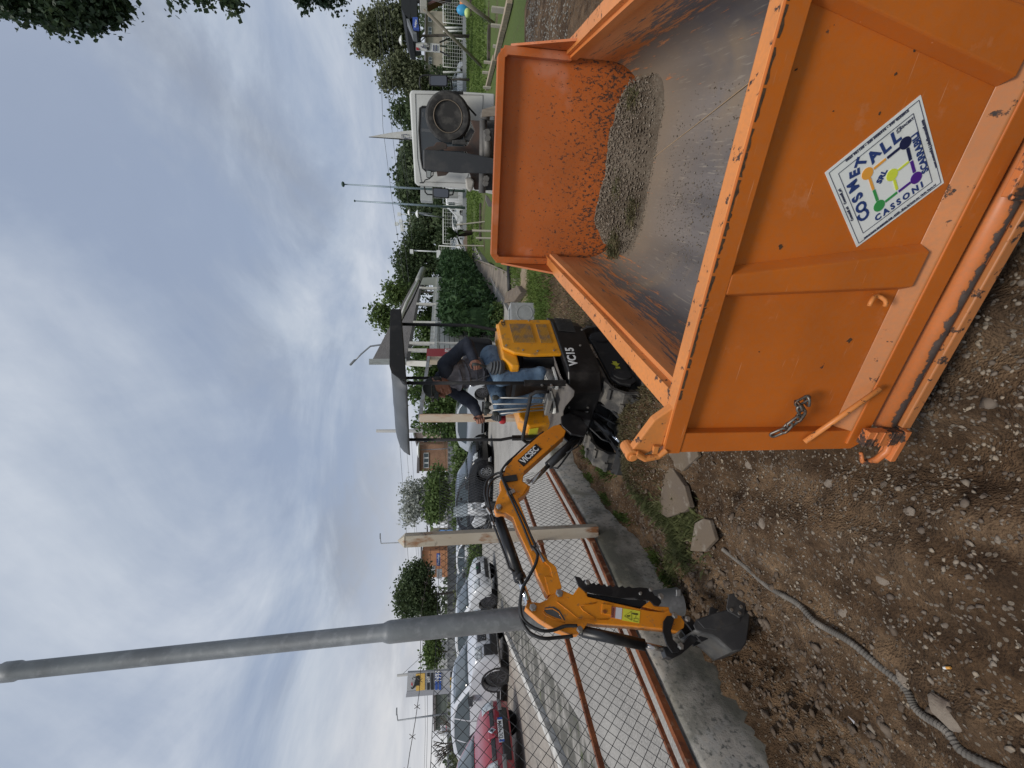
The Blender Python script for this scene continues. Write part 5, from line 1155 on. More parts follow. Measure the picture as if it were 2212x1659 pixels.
# shoes
SHOE = mat('trainer_grey', (.20, .195, .185), .7, var=[((.12, .12, .115), 25, .4, .6)]); SOLE = mat('sole_white', (.75, .74, .68), .6)
for an_, sgn in ((anN, 1), (anF, -1)):
    fd = (H*.9+Vector((0, -.1, 0))).normalized(); sd_ = Vector((fd.y, -fd.x, 0)); b0 = an_+Vector((0, 0, -.075))
    mb = MB(); ell(mb, b0+fd*.02+UP*.025, (.075, .042, .048), fd, sd_, UP); ell(mb, b0+fd*.11+UP*.010, (.085, .045, .034), fd, sd_, UP); ell(mb, b0-fd*.01+UP*.055, (.045, .040, .05), fd, sd_, UP)
    sh = cloth(mb, 'shoe', SHOE, .006, 3)
    mb = MB(); o_ = [(-.06, .0), (-.045, .038), (.04, .044), (.12, .05), (.18, .036), (.205, 0), (.18, -.036), (.12, -.05), (.04, -.044), (-.045, -.038)]
    mb.prism([b0+fd*f+sd_*r+UP*-.012 for f, r in o_], [b0+fd*f+sd_*r+UP*-.034 for f, r in o_]); so_ = mb.build('sole', SOLE, None, bevel=.004); so_.parent = sh
    mb = MB()
    for k in range(4): mb.bar(b0+fd*(.06+.022*k)+UP*(.060-.006*k)-sd_*.026, b0+fd*(.06+.022*k)+UP*(.060-.006*k)+sd_*.026, .005, .006)
    lc = mb.build('laces', SOLE, None); lc.parent = sh
for g_ in [x for x in bpy.data.objects if x.name.split('.')[0] in ('eyebrow', 'short_hair')]: g_.parent = man
# ================================================================ WALL, FENCE, POLE
CONC = mat('wall_concrete', (.55, .50, .42), .92, var=[((.27, .26, .225), 2.2, .46, .60), ((.46, .455, .43), 7, .5, .72), ((.17, .17, .15), 30, .54, .66), ((.17, .165, .13), 1.1, .47, .58), ((.30, .28, .22), 3.5, .52, .62)], spots=[((.25, .15, .05), 9, .66, .72), ((.09, .09, .08), 18, .64, .70)], bump=(45, .7, .008))
CTOP = mat('wall_top', (.20, .185, .16), .95, var=[((.32, .30, .27), 5, .45, .65), ((.10, .095, .08), 13, .5, .65)], bump=(40, .8, .01))
wall = empty('low_wall', 'low mossy concrete wall carrying the rusty chain link fence', 'wall', (-1.8, 3, 0))
wy = [.3+.2*i for i in range(19)]+[4.09, 4.6, 5.2, 5.9, 6.4, 7.0, 7.6]
rows = []
for y in wy:
    x = fx(y); j = .012*fbm(x, y, 3, 2); top = .30+.008*fbm(x, y, 5, 2)
    rows.append([(x+.035+j, y, -.45), (x+.02+j, y, -.1), (x+.008+j*.6, y, .12), (x+j*.3, y, top-.03), (x-.018, y, top), (x-.10, y, top+.004), (x-.15, y, top-.006), (x-.17, y, top-.05), (x-.17, y, -.4)])
mb = MB(); mb.grid(rows); mb.build('wall_face', CONC, wall, smooth=True)
mb = MB(); rows = [[(fx(y)-.035+.012*fbm(1, y, 4, 2), y, .3045), (fx(y)-.09, y, .311), (fx(y)-.148, y, .3035)] for y in [.3+.1*i for i in range(73)]]; mb.grid(rows); mb.build('wall_cap', CTOP, wall, smooth=True)
RUSTY = mat('rusty_rail', (.33, .105, .035), .85, var=[((.17, .055, .025), 9, .42, .62), ((.42, .27, .17), 16, .54, .70)], bump=(70, .5, .003))
PALE = mat('peeling_post', (.50, .43, .33), .8, var=[((.60, .54, .44), 4, .4, .62, (1, 1, .25)), ((.30, .13, .05), 6, .54, .62, (1, 1, .35))], spots=[((.085, .045, .04), 5, .60, .66)], bump=(40, .4, .003))
PALE2 = mat('peeling_post_orange', (.62, .52, .40), .8, var=[((.48, .21, .07), 5, .46, .56, (1, 1, .12)), ((.66, .60, .50), 9, .54, .66, (1, 1, .2))], spots=[((.25, .09, .04), 12, .66, .71)], bump=(40, .4, .003))
fence = empty('chain_link_fence', 'rusty framed chain link fence standing on the low concrete wall', 'fence', (-1.9, 3, .3))
off = -.09
def fp(y, z): return Vector((fx(y)+off, y, z))
def rail(name, y0, y1, z, a, b_, m=RUSTY, xo=0.0):
    ys_ = [y for y in (4.09, 5.9) if y0 < y < y1]; P_ = [y0]+ys_+[y1]
    mb = MB()
    mb.tube([fp(y, z)+Vector((xo, 0, 0)) for y in P_], a/2, 4); mb.build(name, m, fence)
rail('bottom_rail', .6, 5.9, .345, .062, .03, xo=.045); rail('bottom_strip', .6, 5.9, .405, .036, .02, xo=-.01)
rail('mid_rail', .6, 2.62, .84, .044, .03); rail('mid_rail', 2.62, 5.9, .84, .044, .03)
WIRE = mat('mesh_wire', (.035, .035, .038), .7)
def link_mesh(y0, y1, z0, z1, s=.080, r=.0022):
    """crossing zig-zag wires, each a thin real tube"""
    segs = []
    L = math.hypot(y1-y0, fx(y1)-fx(y0)); P0 = fp(y0, 0); d = (fp(y1, 0)-P0).normalized(); hgt = z1-z0
    k = -int(hgt/s)-1
    while k*s < L:
        a0 = k*s; a1 = k*s+hgt
        for up in (1, -1):
            sa, sb = max(0, a0), min(L, a1)
            if sb > sa:
                za, zb = (sa-a0), (sb-a0)
                if up < 0: za, zb = hgt-za, hgt-zb
                segs.append((P0+d*sa+Vector((0, 0, z0+za)), P0+d*sb+Vector((0, 0, z0+zb)), up))
        k += 1
    nrm = Vector((d.y, -d.x, 0)); V_, F_ = [], []
    for a, b_, up in segs:
        dd = (b_-a).normalized(); x = nrm; y = dd.cross(x); o_ = nrm*.0012*up; base_ = len(V_)
        n_ = max(1, int((b_-a).length/.5))
        for p in (a, b_):
            for t_ in (0, 2.094, 4.189): V_.append(p+o_+(x*math.cos(t_)+y*math.sin(t_))*r)
        F_ += [(base_+i, base_+(i+1) % 3, base_+3+(i+1) % 3, base_+3+i) for i in range(3)]
    inv = root_matrix(fence).inverted()
    fastmesh('chain_link_mesh', [tuple(inv @ v) for v in V_], F_, WIRE, fence)
link_mesh(.9, 4.09, .40, 1.80); link_mesh(4.09, 5.9, .40, 1.86)
mb = MB(); mb.tube([fp(y, z)+Vector((0, 0, .012*math.sin(y*3))) for y, z in ((.9, 1.82), (2, 1.80), (3, 1.80), (4.09, 1.82), (5.9, 1.90))], .0022, 5); mb.build('tension_wire', WIRE, fence)
# barbed wire above
mb = MB(); bw = [fp(.9+.16*i, 1.915+.018*math.sin(i*.9)) for i in range(21)]
for i in range(20):
    mb.tube([bw[i], bw[i+1]], .0025, 4)
    c = (bw[i]+bw[i+1])/2; mb.tube([c+Vector((.004, -.02, .016)), c+Vector((-.004, .02, -.014))], .0017, 4); mb.tube([c+Vector((-.004, -.016, -.018)), c+Vector((.004, .016, .02))], .0017, 4)
mb.build('barbed_wire', mat('barbed', (.12, .10, .09), .7, .4), fence)
g_ = 'fence posts along the wall'
def post_(label, lowp, topp, w_, m, cap=False):
    p = empty('fence_post', label, 'fence post', lowp, 0, g_); mb = MB(); mb.bar(lowp, topp, w_, w_*.9, (0, 1, 0)); o = mb.build('shaft', m, p, bevel=.003)
    if cap: mb = MB(); t_ = Vector(topp); hw = w_*.5; mb.add([t_+Vector((-hw, -hw, 0)), t_+Vector((hw, -hw, 0)), t_+Vector((hw, hw, 0)), t_+Vector((-hw, hw, 0)), t_+Vector((0, 0, .07))], [(0, 1, 4), (1, 2, 4), (2, 3, 4), (3, 0, 4)]); mb.build('pyramid_cap', m, p)
    return p
p1 = post_('tall pale fence post with peeling rusty top left of the boom', ony(1290, 1146, 4.09), ony(875, 1167, 4.13), .108, PALE, True)
mb = MB()
for z in (.36, .86): mb.bar(fp(4.03, z)+Vector((.06, -.05, 0)), fp(4.03, z)+Vector((.06, .07, 0)), .02, .05)
mb.build('rail_clamp', RUSTY, p1, split=True)
p2 = post_('pale fence post with orange rust streaks behind the driver hand', ony(1175, 902, 5.9), ony(907, 903, 5.9), .108, PALE2)
p3 = post_('short stained post standing behind the driver shoulder', ony(1110, 779, 7.6), ony(925, 779, 7.6), .14, PALE)
mb = MB(); mb.bar(ony(907, 906, 5.88), ony(926, 772, 7.55), .05, .05); tag(mb.build('top_rail', mat('grey_rail', (.42, .43, .44), .7, .2, var=[((.30, .27, .24), 9, .5, .7)])), 'thin grey top rail joining the rust streaked post to the white hut', 'rail')
# street lighting pole: thick galvanised steel, leaning slightly
POLE = mat('galvanised_pole', (.27, .28, .285), .5, .55, var=[((.21, .215, .22), 3, .4, .62), ((.33, .335, .34), 14, .5, .7)], bump=(60, .12, .002))
pb = ony(1462, 1300, 3.05); pt = ony(0, 1453, 3.12); ax = (pt-pb); Lp = ax.length; ax.normalize()
pole = empty('street_pole', 'thick grey galvanised steel pole leaning behind the digger arm', 'pole', pb)
hstep = (ony(843, 1367, 3.08)-pb).length; hst2 = (ony(38, 1449, 3.1)-pb).length
mb = MB(); mb.lathe(pb, ax, [(-.02, .10), (.0, .098), (.24, .094), (.25, .082), (hstep-.05, .074), (hstep, .074), (hstep+.02, .070), (hstep+.05, .058), (hst2, .052), (hst2+.02, .060), (hst2+.10, .060), (hst2+.12, .050), (Lp+2.5, .045)], 32); mb.build('shaft', POLE, pole, autosm=40)
mb = MB(); mb.box(pb+Vector((.10, -.06, .02)), (.05, .012, .035)); mb.build('base_lug', POLE, pole, bevel=.004)
# ================================================================ TRUCK BEHIND THE SKIP
AXT = Vector((.461, .887, 0)); WT = Vector((.887, -.461, 0))
tc0 = ony(1000, 299, 5.9)
truck = empty('hook_lift_truck', 'small white truck with spare wheel and black hook arm behind the orange skip', 'truck', (tc0.x, tc0.y, 0), 0.0)
def zt(x, y): return ((1600+x*.36171)*.54861, (300+y*.36171)*.54861)
PT = lambda d: Plane((tc0.x-AXT.x*d, tc0.y-AXT.y*d), (WT.x, WT.y))
WHITE = mat('cab_white', (.58, .585, .56), .45, var=[((.50, .50, .47), 3, .45, .7)], spots=[((.30, .28, .25), 16, .68, .74)], bump=(90, .08, .002))
BLKR = mat('black_rubber_trim', (.012, .012, .012), .6); GLS = mat('dark_glass', (.02, .028, .034), .06, spec=.8)
GREASE = mat('greasy_steel', (.065, .065, .065), .55, .4, var=[((.15, .14, .13), 6, .5, .72)], bump=(40, .4, .003)); RB = mat('rusty_brown', (.10, .06, .045), .85, var=[((.06, .05, .045), 6, .4, .62)])
DUSTY = mat('dusty_cylinder', (.16, .15, .135), .6, .3, var=[((.12, .115, .11), 8, .45, .65)]); ARM = mat('arm_black', (.035, .038, .042), .5, var=[((.075, .072, .07), 5, .5, .75)], bump=(30, .2, .003))
pl = PT(0)
mb = MB(); outl = [zt(*p) for p in [(32, 185), (55, 150), (600, 165), (965, 190), (965, 640), (960, 1290), (700, 1235), (470, 1215), (130, 1195), (90, 1165), (75, 900), (50, 500)]]
c = [pl.at(*p) for p in outl]; mb.prism([p for p in c], [p+AXT*1.15 for p in c]); cab = mb.build('cab', WHITE, truck, bevel=.03, seg=3)
mb = MB(); f0 = [zt(*p) for p in [(95, 195), (830, 205), (830, 640), (640, 1165), (160, 1150), (120, 900)]]
mb.tube([pl.at(*p)-AXT*.004 for p in f0], .004, 4, closed=True); mb.build('panel_seam', mat('seam_grey', (.25, .25, .24), .8), cab)
wn_ = [zt(*p) for p in [(150, 350), (175, 335), (620, 350), (640, 900), (640, 1000), (215, 1035), (180, 1000), (160, 900), (140, 600)]]
mb = MB(); mb.prism([pl.at(*p)-AXT*.010 for p in wn_], [pl.at(*p)-AXT*-.01 for p in wn_]); wd = mb.build('rear_window', GLS, cab)
mb = MB(); mb.tube([pl.at(*p)-AXT*.012 for p in wn_], .014, 8, closed=True); mb.build('window_seal', BLKR, wd, smooth=True)
mb = MB()
for a, b_, w_ in (((165, 585), (300, 600), .035), ((180, 390), (180, 440), .02)): mb.bar(pl.at(*zt(*a))-AXT*.012, pl.at(*zt(*b_))-AXT*.012, w_, .004, AXT)
mb.build('seat_seen_inside', mat('inside_grey', (.10, .105, .11), .8), wd, split=True)
# spare wheel
pw = PT(.32); sc_ = pw.at(*zt(455, 445))
mb = MB(); mb.lathe(sc_, -AXT, [(-.10, .20), (-.10, .262), (-.08, .280), (-.02, .286), (.02, .286), (.06, .278), (.085, .255), (.088, .215), (.075, .185), (.06, .182)], 40); sw = mb.build('spare_wheel', mat('old_tyre', (.030, .029, .028), .85, var=[((.085, .08, .072), 9, .45, .65)], bump=(60, .5, .003)), truck, autosm=35)
mb = MB(); mb.lathe(sc_, -AXT, [(-.03, .182), (.074, .184), (.078, .176), (.055, .168), (.01, .16), (-.01, .11), (.0, .095), (.015, .085), (.012, .06), (.022, .025), (.03, .012)], 36); mb.build('rim', mat('rim_brown', (.030, .025, .022), .6, .3, var=[((.085, .07, .055), 8, .50, .68)]), sw, autosm=35)
mb = MB(); mb.tube([sc_-AXT*.078+(WT*math.cos(k*.19635)+UP*math.sin(k*.19635))*.178 for k in range(32)], .006, 6, closed=True); mb.tube([sc_-AXT*.014+(WT*math.cos(k*.19635)+UP*math.sin(k*.19635))*.095 for k in range(32)], .005, 6, closed=True); mb.build('rim_lip', mat('rim_lip', (.20, .16, .12), .6, .3), sw, smooth=True, split=True)
mb = MB()
for k in range(8): a = k*.785; mb.cyl(sc_-AXT*.0+(WT*math.cos(a)+UP*math.sin(a))*.135, sc_-AXT*.006+(WT*math.cos(a)+UP*math.sin(a))*.135, .012, 8)
mb.build('rim_hole', BLKR, sw, split=True)
mb = MB(); mb.tube([pw.at(*zt(390, 165)), pw.at(*zt(530, 175)), pw.at(*zt(760, 430))], .012, 6); mb.bar(pw.at(*zt(380, 175)), pw.at(*zt(620, 182)), .03, .03); mb.build('wheel_strap', BLKR, truck)
# hook arm, rusty frame, cylinders
pa_ = PT(.85); mb = MB(); mb.trace(pa_, [zt(*p) for p in [(190, 800), (190, 1008), (300, 1030), (600, 1056), (700, 1052), (990, 1062), (990, 905), (780, 862), (600, 828)]], .16); ha = mb.build('hook_arm', ARM, truck, bevel=.01)
mb = MB(); mb.trace(PT(.70), [zt(*p) for p in [(200, 798), (240, 770), (300, 760), (330, 720), (400, 716), (440, 740), (440, 790), (330, 812)]], .10); mb.trace(PT(.70), [zt(*p) for p in [(330, 1030), (340, 1090), (430, 1080), (465, 1045)]], .10); mb.build('arm_bracket', RB, ha, bevel=.005, split=True)
pf_ = PT(.45); mb = MB(); mb.trace(pf_, [zt(*p) for p in [(700, 482), (820, 490), (830, 860), (830, 1235), (740, 1235), (690, 1060), (660, 820), (410, 810), (400, 770), (660, 760), (745, 600)]], .12); mb.build('hook_frame', RB, truck, bevel=.008)
mb = MB(); mb.cyl(PT(.7).at(*zt(838, 480)), PT(.7).at(*zt(825, 1270)), .045, 16); mb.build('cross_tube', DUSTY, truck, smooth=True)
mb = MB(); mb.cyl(PT(.75).at(*zt(860, 405)), PT(.75).at(*zt(850, 470)), .062, 14); mb.cyl(PT(.75).at(*zt(880, 590)), PT(.75).at(*zt(895, 930)), .055, 14); mb.build('tipping_cylinder', DUSTY, truck, smooth=True, split=True)
mb = MB(); mb.trace(PT(.9), [zt(*p) for p in [(862, 580), (950, 570), (950, 700), (858, 705)]], .08); mb.trace(PT(.9), [zt(*p) for p in [(850, 1100), (890, 1100), (890, 1190), (850, 1190)]], .08); mb.build('pivot_block', GREASE, truck, bevel=.008, split=True)
mb = MB()
for x, y in ((880, 610), (885, 672), (870, 1115), (862, 1165)): mb.lathe(PT(.96).at(*zt(x, y)), -AXT, [(0, .04), (.03, .036)], 6)
mb.build('pivot_nut', DUSTY, truck, split=True)
mb = MB(); mb.trace(PT(.3), [zt(*p) for p in [(860, 480), (1000, 480), (1000, 1240), (860, 1240)]], .1); mb.build('chassis', GREASE, truck)
mb = MB(); mb.trace(PT(.5), [zt(*p) for p in [(640, 1110), (700, 1100), (740, 1140), (720, 1230), (690, 1260), (650, 1220)]], .2); mb.build('oil_tank', mat('oil_tank_white', (.42, .40, .36), .6, var=[((.18, .15, .12), 6, .5, .65)]), truck, bevel=.02)
mb = MB(); mb.trace(PT(.3), [zt(*p) for p in [(500, 700), (500, 740), (650, 745), (640, 690)]], .2); mb.trace(PT(.3), [zt(*p) for p in [(620, 700), (700, 560), (740, 600), (680, 720)]], .1); mb.build('pump_valve', GREASE, truck, bevel=.004, split=True)
# work lamp
mb = MB(); mb.trace(PT(.2), [zt(*p) for p in [(215, 1020), (275, 1028), (270, 1108), (220, 1105)]], .08); wl = mb.build('work_lamp', BLKR, truck, bevel=.008)
mb = MB(); mb.trace(PT(.25), [zt(*p) for p in [(222, 1028), (266, 1035), (262, 1100), (227, 1098)]], .01); mb.build('lamp_lens', mat('lens_grey', (.30, .32, .31), .2), wl)
mb = MB(); mb.tube([PT(.1).at(*zt(x, y)) for x, y in [(145, 1160), (190, 1160), (205, 1130), (250, 1115), (290, 1080), (292, 1040)]], .008, 6); mb.build('lamp_cable', BLKR, truck)
# mirrors
for pts, arm in ((([(247, -2), (262, -14), (440, -14), (452, 6), (452, 98), (440, 112), (262, 108), (248, 90)]), [(160, 150), (145, 90), (148, 20), (175, -8), (260, -12), (455, 20), (490, 50), (500, 150)]), (([(283, 1222), (295, 1212), (455, 1222), (470, 1240), (468, 1318), (455, 1332), (300, 1318), (285, 1300)]), [(195, 1200), (205, 1262), (230, 1288), (285, 1290), (470, 1295), (505, 1290), (520, 1225)])):
    mb = MB(); mb.trace(PT(-.5), [zt(*p) for p in pts], .05); mr_ = mb.build('door_mirror', BLKR, truck, bevel=.012)
    cx_ = sum(p[0] for p in pts)/len(pts); cy_ = sum(p[1] for p in pts)/len(pts)
    mb = MB(); mb.trace(PT(-.47), [zt(cx_+(x-cx_)*.86, cy_+(y-cy_)*.82) for x, y in pts], .004); mb.build('mirror_glass', mat('mirror_glass', (.10, .11, .13), .05, 1.0), mr_)
    mb = MB(); mb.tube([PT(-.52).at(*zt(*p)) for p in arm], .011, 8); mb.build('mirror_arm', BLKR, mr_, smooth=True)
# timber and tail lamp below, wheels
mb = MB(); mb.trace(PT(1.0), [zt(*p) for p in [(825, 365), (970, 322), (970, 432), (820, 445)]], .06); tag(mb.build('wooden_chock', mat('grey_wood', (.30, .26, .21), .9, var=[((.20, .165, .13), 5, .4, .62, (1, 8, 1))])), 'grey timber block wedged between truck chassis and skip', 'timber')
mb = MB(); mb.trace(PT(.9), [zt(*p) for p in [(865, 1290), (890, 1310), (940, 1390), (940, 1420), (890, 1415), (862, 1350)]], .1); mb.build('tail_lamp_bracket', DUSTY, truck, bevel=.004)
for s_ in (-.52, .52):
    wc = Vector((tc0.x, tc0.y, .36))-AXT*.9+WT*s_; mb = MB(); mb.lathe(wc-WT*.1, WT, [(0, .20), (0, .33), (.03, .36), (.17, .36), (.2, .33), (.2, .2)], 30); wh_ = mb.build('wheel', MATS['old_tyre'], truck, autosm=35)
    wc = Vector((tc0.x, tc0.y, .36))+AXT*1.3+WT*s_; mb = MB(); mb.lathe(wc-WT*.1, WT, [(0, .20), (0, .33), (.03, .36), (.17, .36), (.2, .33), (.2, .2)], 30); mb.build('wheel', MATS['old_tyre'], truck, autosm=35)
# ================================================================ HUT, HEDGE, PATH, RIGHT-HAND FIELD
def leaves(name, m, blobs, n, size, seed=1, parent=None, clump=.0, flat=.5, aspect=1.7):
    """blobs: (centre, (rx, ry, rz)[, weight]); leaf faces gathered in clumps through the volume"""
    rs = np.random.RandomState(seed); w = np.array([(b[2] if len(b) > 2 else b[1][0]*b[1][1]*b[1][2]**.5) for b in blobs], float); w /= w.sum()
    nc = max(1, n//14); bi = rs.choice(len(blobs), nc, p=w)
    C = np.array([b[0] for b in blobs])[bi]; R = np.array([b[1] for b in blobs])[bi]
    d = rs.normal(size=(nc, 3)); d /= np.linalg.norm(d, axis=1)[:, None]; rad = rs.uniform(.35, 1.05, nc)**.6
    cc = C+d*R*rad[:, None]
    k = rs.choice(nc, n); cl = clump or size*2.6
    P = cc[k]+rs.normal(size=(n, 3))*cl*np.array([1, 1, .75])
    a = rs.normal(size=(n, 3)); a /= np.linalg.norm(a, axis=1)[:, None]; b = rs.normal(size=(n, 3)); b[:, 2] -= flat; b -= a*(a*b).sum(1)[:, None]; b /= np.linalg.norm(b, axis=1)[:, None]+1e-9
    s = size*rs.uniform(.6, 1.4, (n, 1)); l = b*s*aspect; x = a*s
    V_ = np.stack([P-l*.5, P+x*.5, P+l*.5, P-x*.5], 1).reshape(-1, 3)
    if parent is not None: V_ = V_-np.array(parent.location)
    F_ = np.arange(4*n).reshape(n, 4); return fastmesh(name, V_, F_, m, parent)
def leafmat(name, c1, c2, c3=None, sc=1.2, rough=.65):
    m, t, b = nodes_of(name); g = t.nodes.new('ShaderNodeTexCoord'); n1 = N(t, 'ShaderNodeTexNoise', Scale=sc, Detail=3.0); n2 = N(t, 'ShaderNodeTexNoise', Scale=sc*14, Detail=2.0)
    t.links.new(g.outputs['Object'], n1.inputs['Vector']); t.links.new(g.outputs['Object'], n2.inputs['Vector'])
    ad = N(t, 'ShaderNodeMath', operation='ADD'); t.links.new(n1.outputs['Fac'], ad.inputs[0]); t.links.new(n2.outputs['Fac'], ad.inputs[1]); hf = N(t, 'ShaderNodeMath', operation='MULTIPLY'); hf.inputs[1].default_value = .5; t.links.new(ad.outputs[0], hf.inputs[0])
    r = N(t, 'ShaderNodeValToRGB'); e = r.color_ramp.elements; e[0].color = (*c1, 1); e[0].position = .38; e[1].color = (*c2, 1); e[1].position = .56
    if c3: e.new(.66).color = (*c3, 1)
    t.links.new(hf.outputs[0], r.inputs[0]); t.links.new(r.outputs[0], b.inputs['Base Color']); b.inputs['Roughness'].default_value = rough; b.inputs['Specular IOR Level'].default_value = .25
    tr = N(t, 'ShaderNodeBsdfTranslucent'); mx = N(t, 'ShaderNodeMixShader'); mx.inputs[0].default_value = .28; t.links.new(r.outputs[0], tr.inputs[0]); t.links.new(b.outputs[0], mx.inputs[1]); t.links.new(tr.outputs[0], mx.inputs[2])
    t.links.new(mx.outputs[0], t.nodes['Material Output'].inputs[0]); return m
BARK = mat('bark', (.075, .062, .05), .95, var=[((.13, .115, .10), 6, .45, .65, (1, 1, .3))], bump=(20, .8, .02))
def trunk(mb, base, h, r, top=None, limbs=5, seed=0, spread=1.2):
    rs = random.Random(seed); b = Vector(base); tp = Vector(top) if top else b+Vector((rs.uniform(-.2, .2), rs.uniform(-.2, .2), h))
    pts = [b+(tp-b)*f+Vector((rs.uniform(-1, 1), rs.uniform(-1, 1), 0))*r*.8*(1 if 0 < f < 1 else 0) for f in (0, .25, .5, .75, 1)]
    mb.tube(pts, [r*1.25, r, r*.85, r*.7, r*.5], 8)
    for i in range(limbs):
        f = rs.uniform(.45, .98); p = b+(tp-b)*f; a = rs.uniform(0, 6.28); l = spread*rs.uniform(.6, 1.1)
        q = p+Vector((math.cos(a)*l, math.sin(a)*l, l*rs.uniform(.3, .9))); mb.tube([p, (p+q)/2+Vector((0, 0, l*.1)), q], [r*.42, r*.28, r*.10], 6)
def tree(label, base, blobs, n, size, m, h, r=.15, seed=1, cat='tree', group=None, spread=1.2, clump=0, name='tree'):
    t_ = empty(name, label, cat, base, 0, group); mb = MB(); trunk(mb, Vector(base)-Vector((0, 0, .3)), h, r, seed=seed, spread=spread, limbs=7); mb.build('trunk', BARK, t_, smooth=True)
    leaves('crown', m, blobs, n, size, seed, t_, clump); return t_
L_HEDGE = leafmat('conifer_green', (0.024, 0.053, 0.021), (0.053, 0.105, 0.039), (0.083, 0.143, 0.053), 1.6)
L_DARK = leafmat('dark_foliage', (0.037, 0.060, 0.027), (0.079, 0.112, 0.049), (0.122, 0.160, 0.066), .8)
L_MID = leafmat('mid_foliage', (0.056, 0.090, 0.030), (0.122, 0.179, 0.056), (0.188, 0.244, 0.085), .9)
L_BUSH = leafmat('laurel_green', (0.045, 0.083, 0.024), (0.112, 0.173, 0.053), (0.210, 0.277, 0.105), 1.4, .4)
L_GREY = leafmat('olive_foliage', (0.085, 0.098, 0.056), (0.160, 0.179, 0.098), (0.225, 0.235, 0.140), .8)
L_BLOS = leafmat('blossom', (.09, .11, .07), (.48, .50, .46), (.70, .72, .70), 1.5)
L_FAR = leafmat('far_foliage', (0.066, 0.090, 0.053), (0.112, 0.146, 0.075), (0.160, 0.188, 0.104), .5)
# --- hut with shingled roof behind the slatted screen
HW = mat('hut_white', (.60, .595, .56), .7, var=[((.46, .44, .40), 6, .48, .7)]); SH = mat('roof_shingle', (.115, .105, .10), .95, var=[((.07, .065, .062), 5, .4, .62, (1, 1, 8)), ((.16, .15, .14), 14, .5, .7)], bump=(20, 1.0, .03))
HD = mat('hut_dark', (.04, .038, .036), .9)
hp0 = Vector((.63, 12.0, 0)); PK = Plane((hp0.x, hp0.y), (.5, 1.0))
hut = empty('garden_hut', 'long white slatted hut with dark shingle roof and rolled awning', 'hut', (.63, 12, .1))
def K(a, b_, off=0): return PK.at(a, b_, off)
mb = MB(); eave = [K(877, 778), K(884, 735), K(893, 690), K(902, 645), K(912, 592)]; ridge = [PK.at(a, b_, -1.6) for a, b_ in [(800, 785), (824, 740), (850, 690), (877, 640), (912, 578)]]
vs = eave+ridge; vs = vs+[v-Vector((0, 0, .10)) for v in vs]; n5 = 5
fs = [(i, i+1, i+6, i+5) for i in range(4)]+[(10+i, 15+i, 16+i, 11+i) for i in range(4)]+[(i, 10+i, 11+i, i+1) for i in range(4)]+[(5+i, 6+i, 16+i, 15+i) for i in range(4)]+[(0, 5, 15, 10), (4, 14, 19, 9)]
mb.add(vs, fs); roof = mb.build('roof', SH, hut)
mb = MB(); mb.prism([K(797, 788, .05), K(797, 775, .05), K(878, 775, .05), K(878, 788, .05)], [K(797, 788, -.2), K(797, 775, -.2), K(878, 775, -.2), K(878, 788, -.2)]); mb.build('fascia', HW, roof)
mb = MB(); mb.bar(K(872, 783, -1.0), K(930, 786, -.9), .18, .18); mb.build('corner_post', HW, hut)
# shaded back and ceiling
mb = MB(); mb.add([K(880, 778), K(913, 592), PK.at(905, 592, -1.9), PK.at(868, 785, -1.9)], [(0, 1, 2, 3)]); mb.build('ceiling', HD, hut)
for i, dy in enumerate((757, 742, 697, 657, 622)):
    mb = MB(); t0 = K(890-(757-dy)*.0, dy, -.0); b0 = Vector((t0.x, t0.y, gh(t0.x, t0.y, False))); mb.bar(b0, Vector((t0.x, t0.y, K(878+(778-dy)*.18, dy).z)), .11, .11); mb.build('porch_post', HW, hut)
mb = MB(); mb.prism([K(908, 615, .02), K(910, 600, .02), K(952, 598, .02), K(952, 617, .02)], [K(908, 615, -.1), K(910, 600, -.1), K(952, 598, -.1), K(952, 617, -.1)]); mb.build('end_panel', mat('panel_cream', (.50, .49, .42), .8), hut)
# rolled awning
mb = MB(); mb.tube([K(862, 697, .35), K(878, 655, .5), K(905, 603, .6)], .055, 10); aw = mb.build('awning', mat('awning_canvas', (.62, .60, .55), .8), hut, smooth=True)
mb = MB(); mb.tube([K(866, 695, .33), K(890, 650, .45), K(911, 603, .55)], .03, 6); mb.build('awning_arm', HD, aw)
mb = MB(); mb.cyl(K(904, 605, .62), K(914, 582, .62), .13, 16); mb.build('awning_case', mat('case_grey', (.30, .30, .29), .6), aw, smooth=True)
mb = MB(); mb.bar(K(858, 693, .35), K(905, 600, .55), .02, .05); mb.build('awning_edge', HW, aw)
mb = MB(); a0, a1 = K(941, 760, .03), K(946, 600, .03); mb.bar(a0, a1, .07, .09); mb.build('porch_rail', HW, hut)
# slatted lower wall
zt0 = K(927, 757).z; lo_z = .35; nb = 14
pA_, pB_ = K(960, 760), K(960, 600)
for i in range(nb):
    z = zt0-.075-i*.152
    if z < .1: break
    a, b_ = Vector((pA_.x, pA_.y, z)), Vector((pB_.x, pB_.y, z+.30)); mb = MB(); mb.bar(a, b_, .03, .135); mb.build('slat', HW, hut)
mb = MB(); mb.bar(Vector((pA_.x-.1, pA_.y+.1, 1.1)), Vector((pB_.x-.1, pB_.y+.1, 1.4)), .02, 2.3); mb.build('slat_backing', HD, hut)
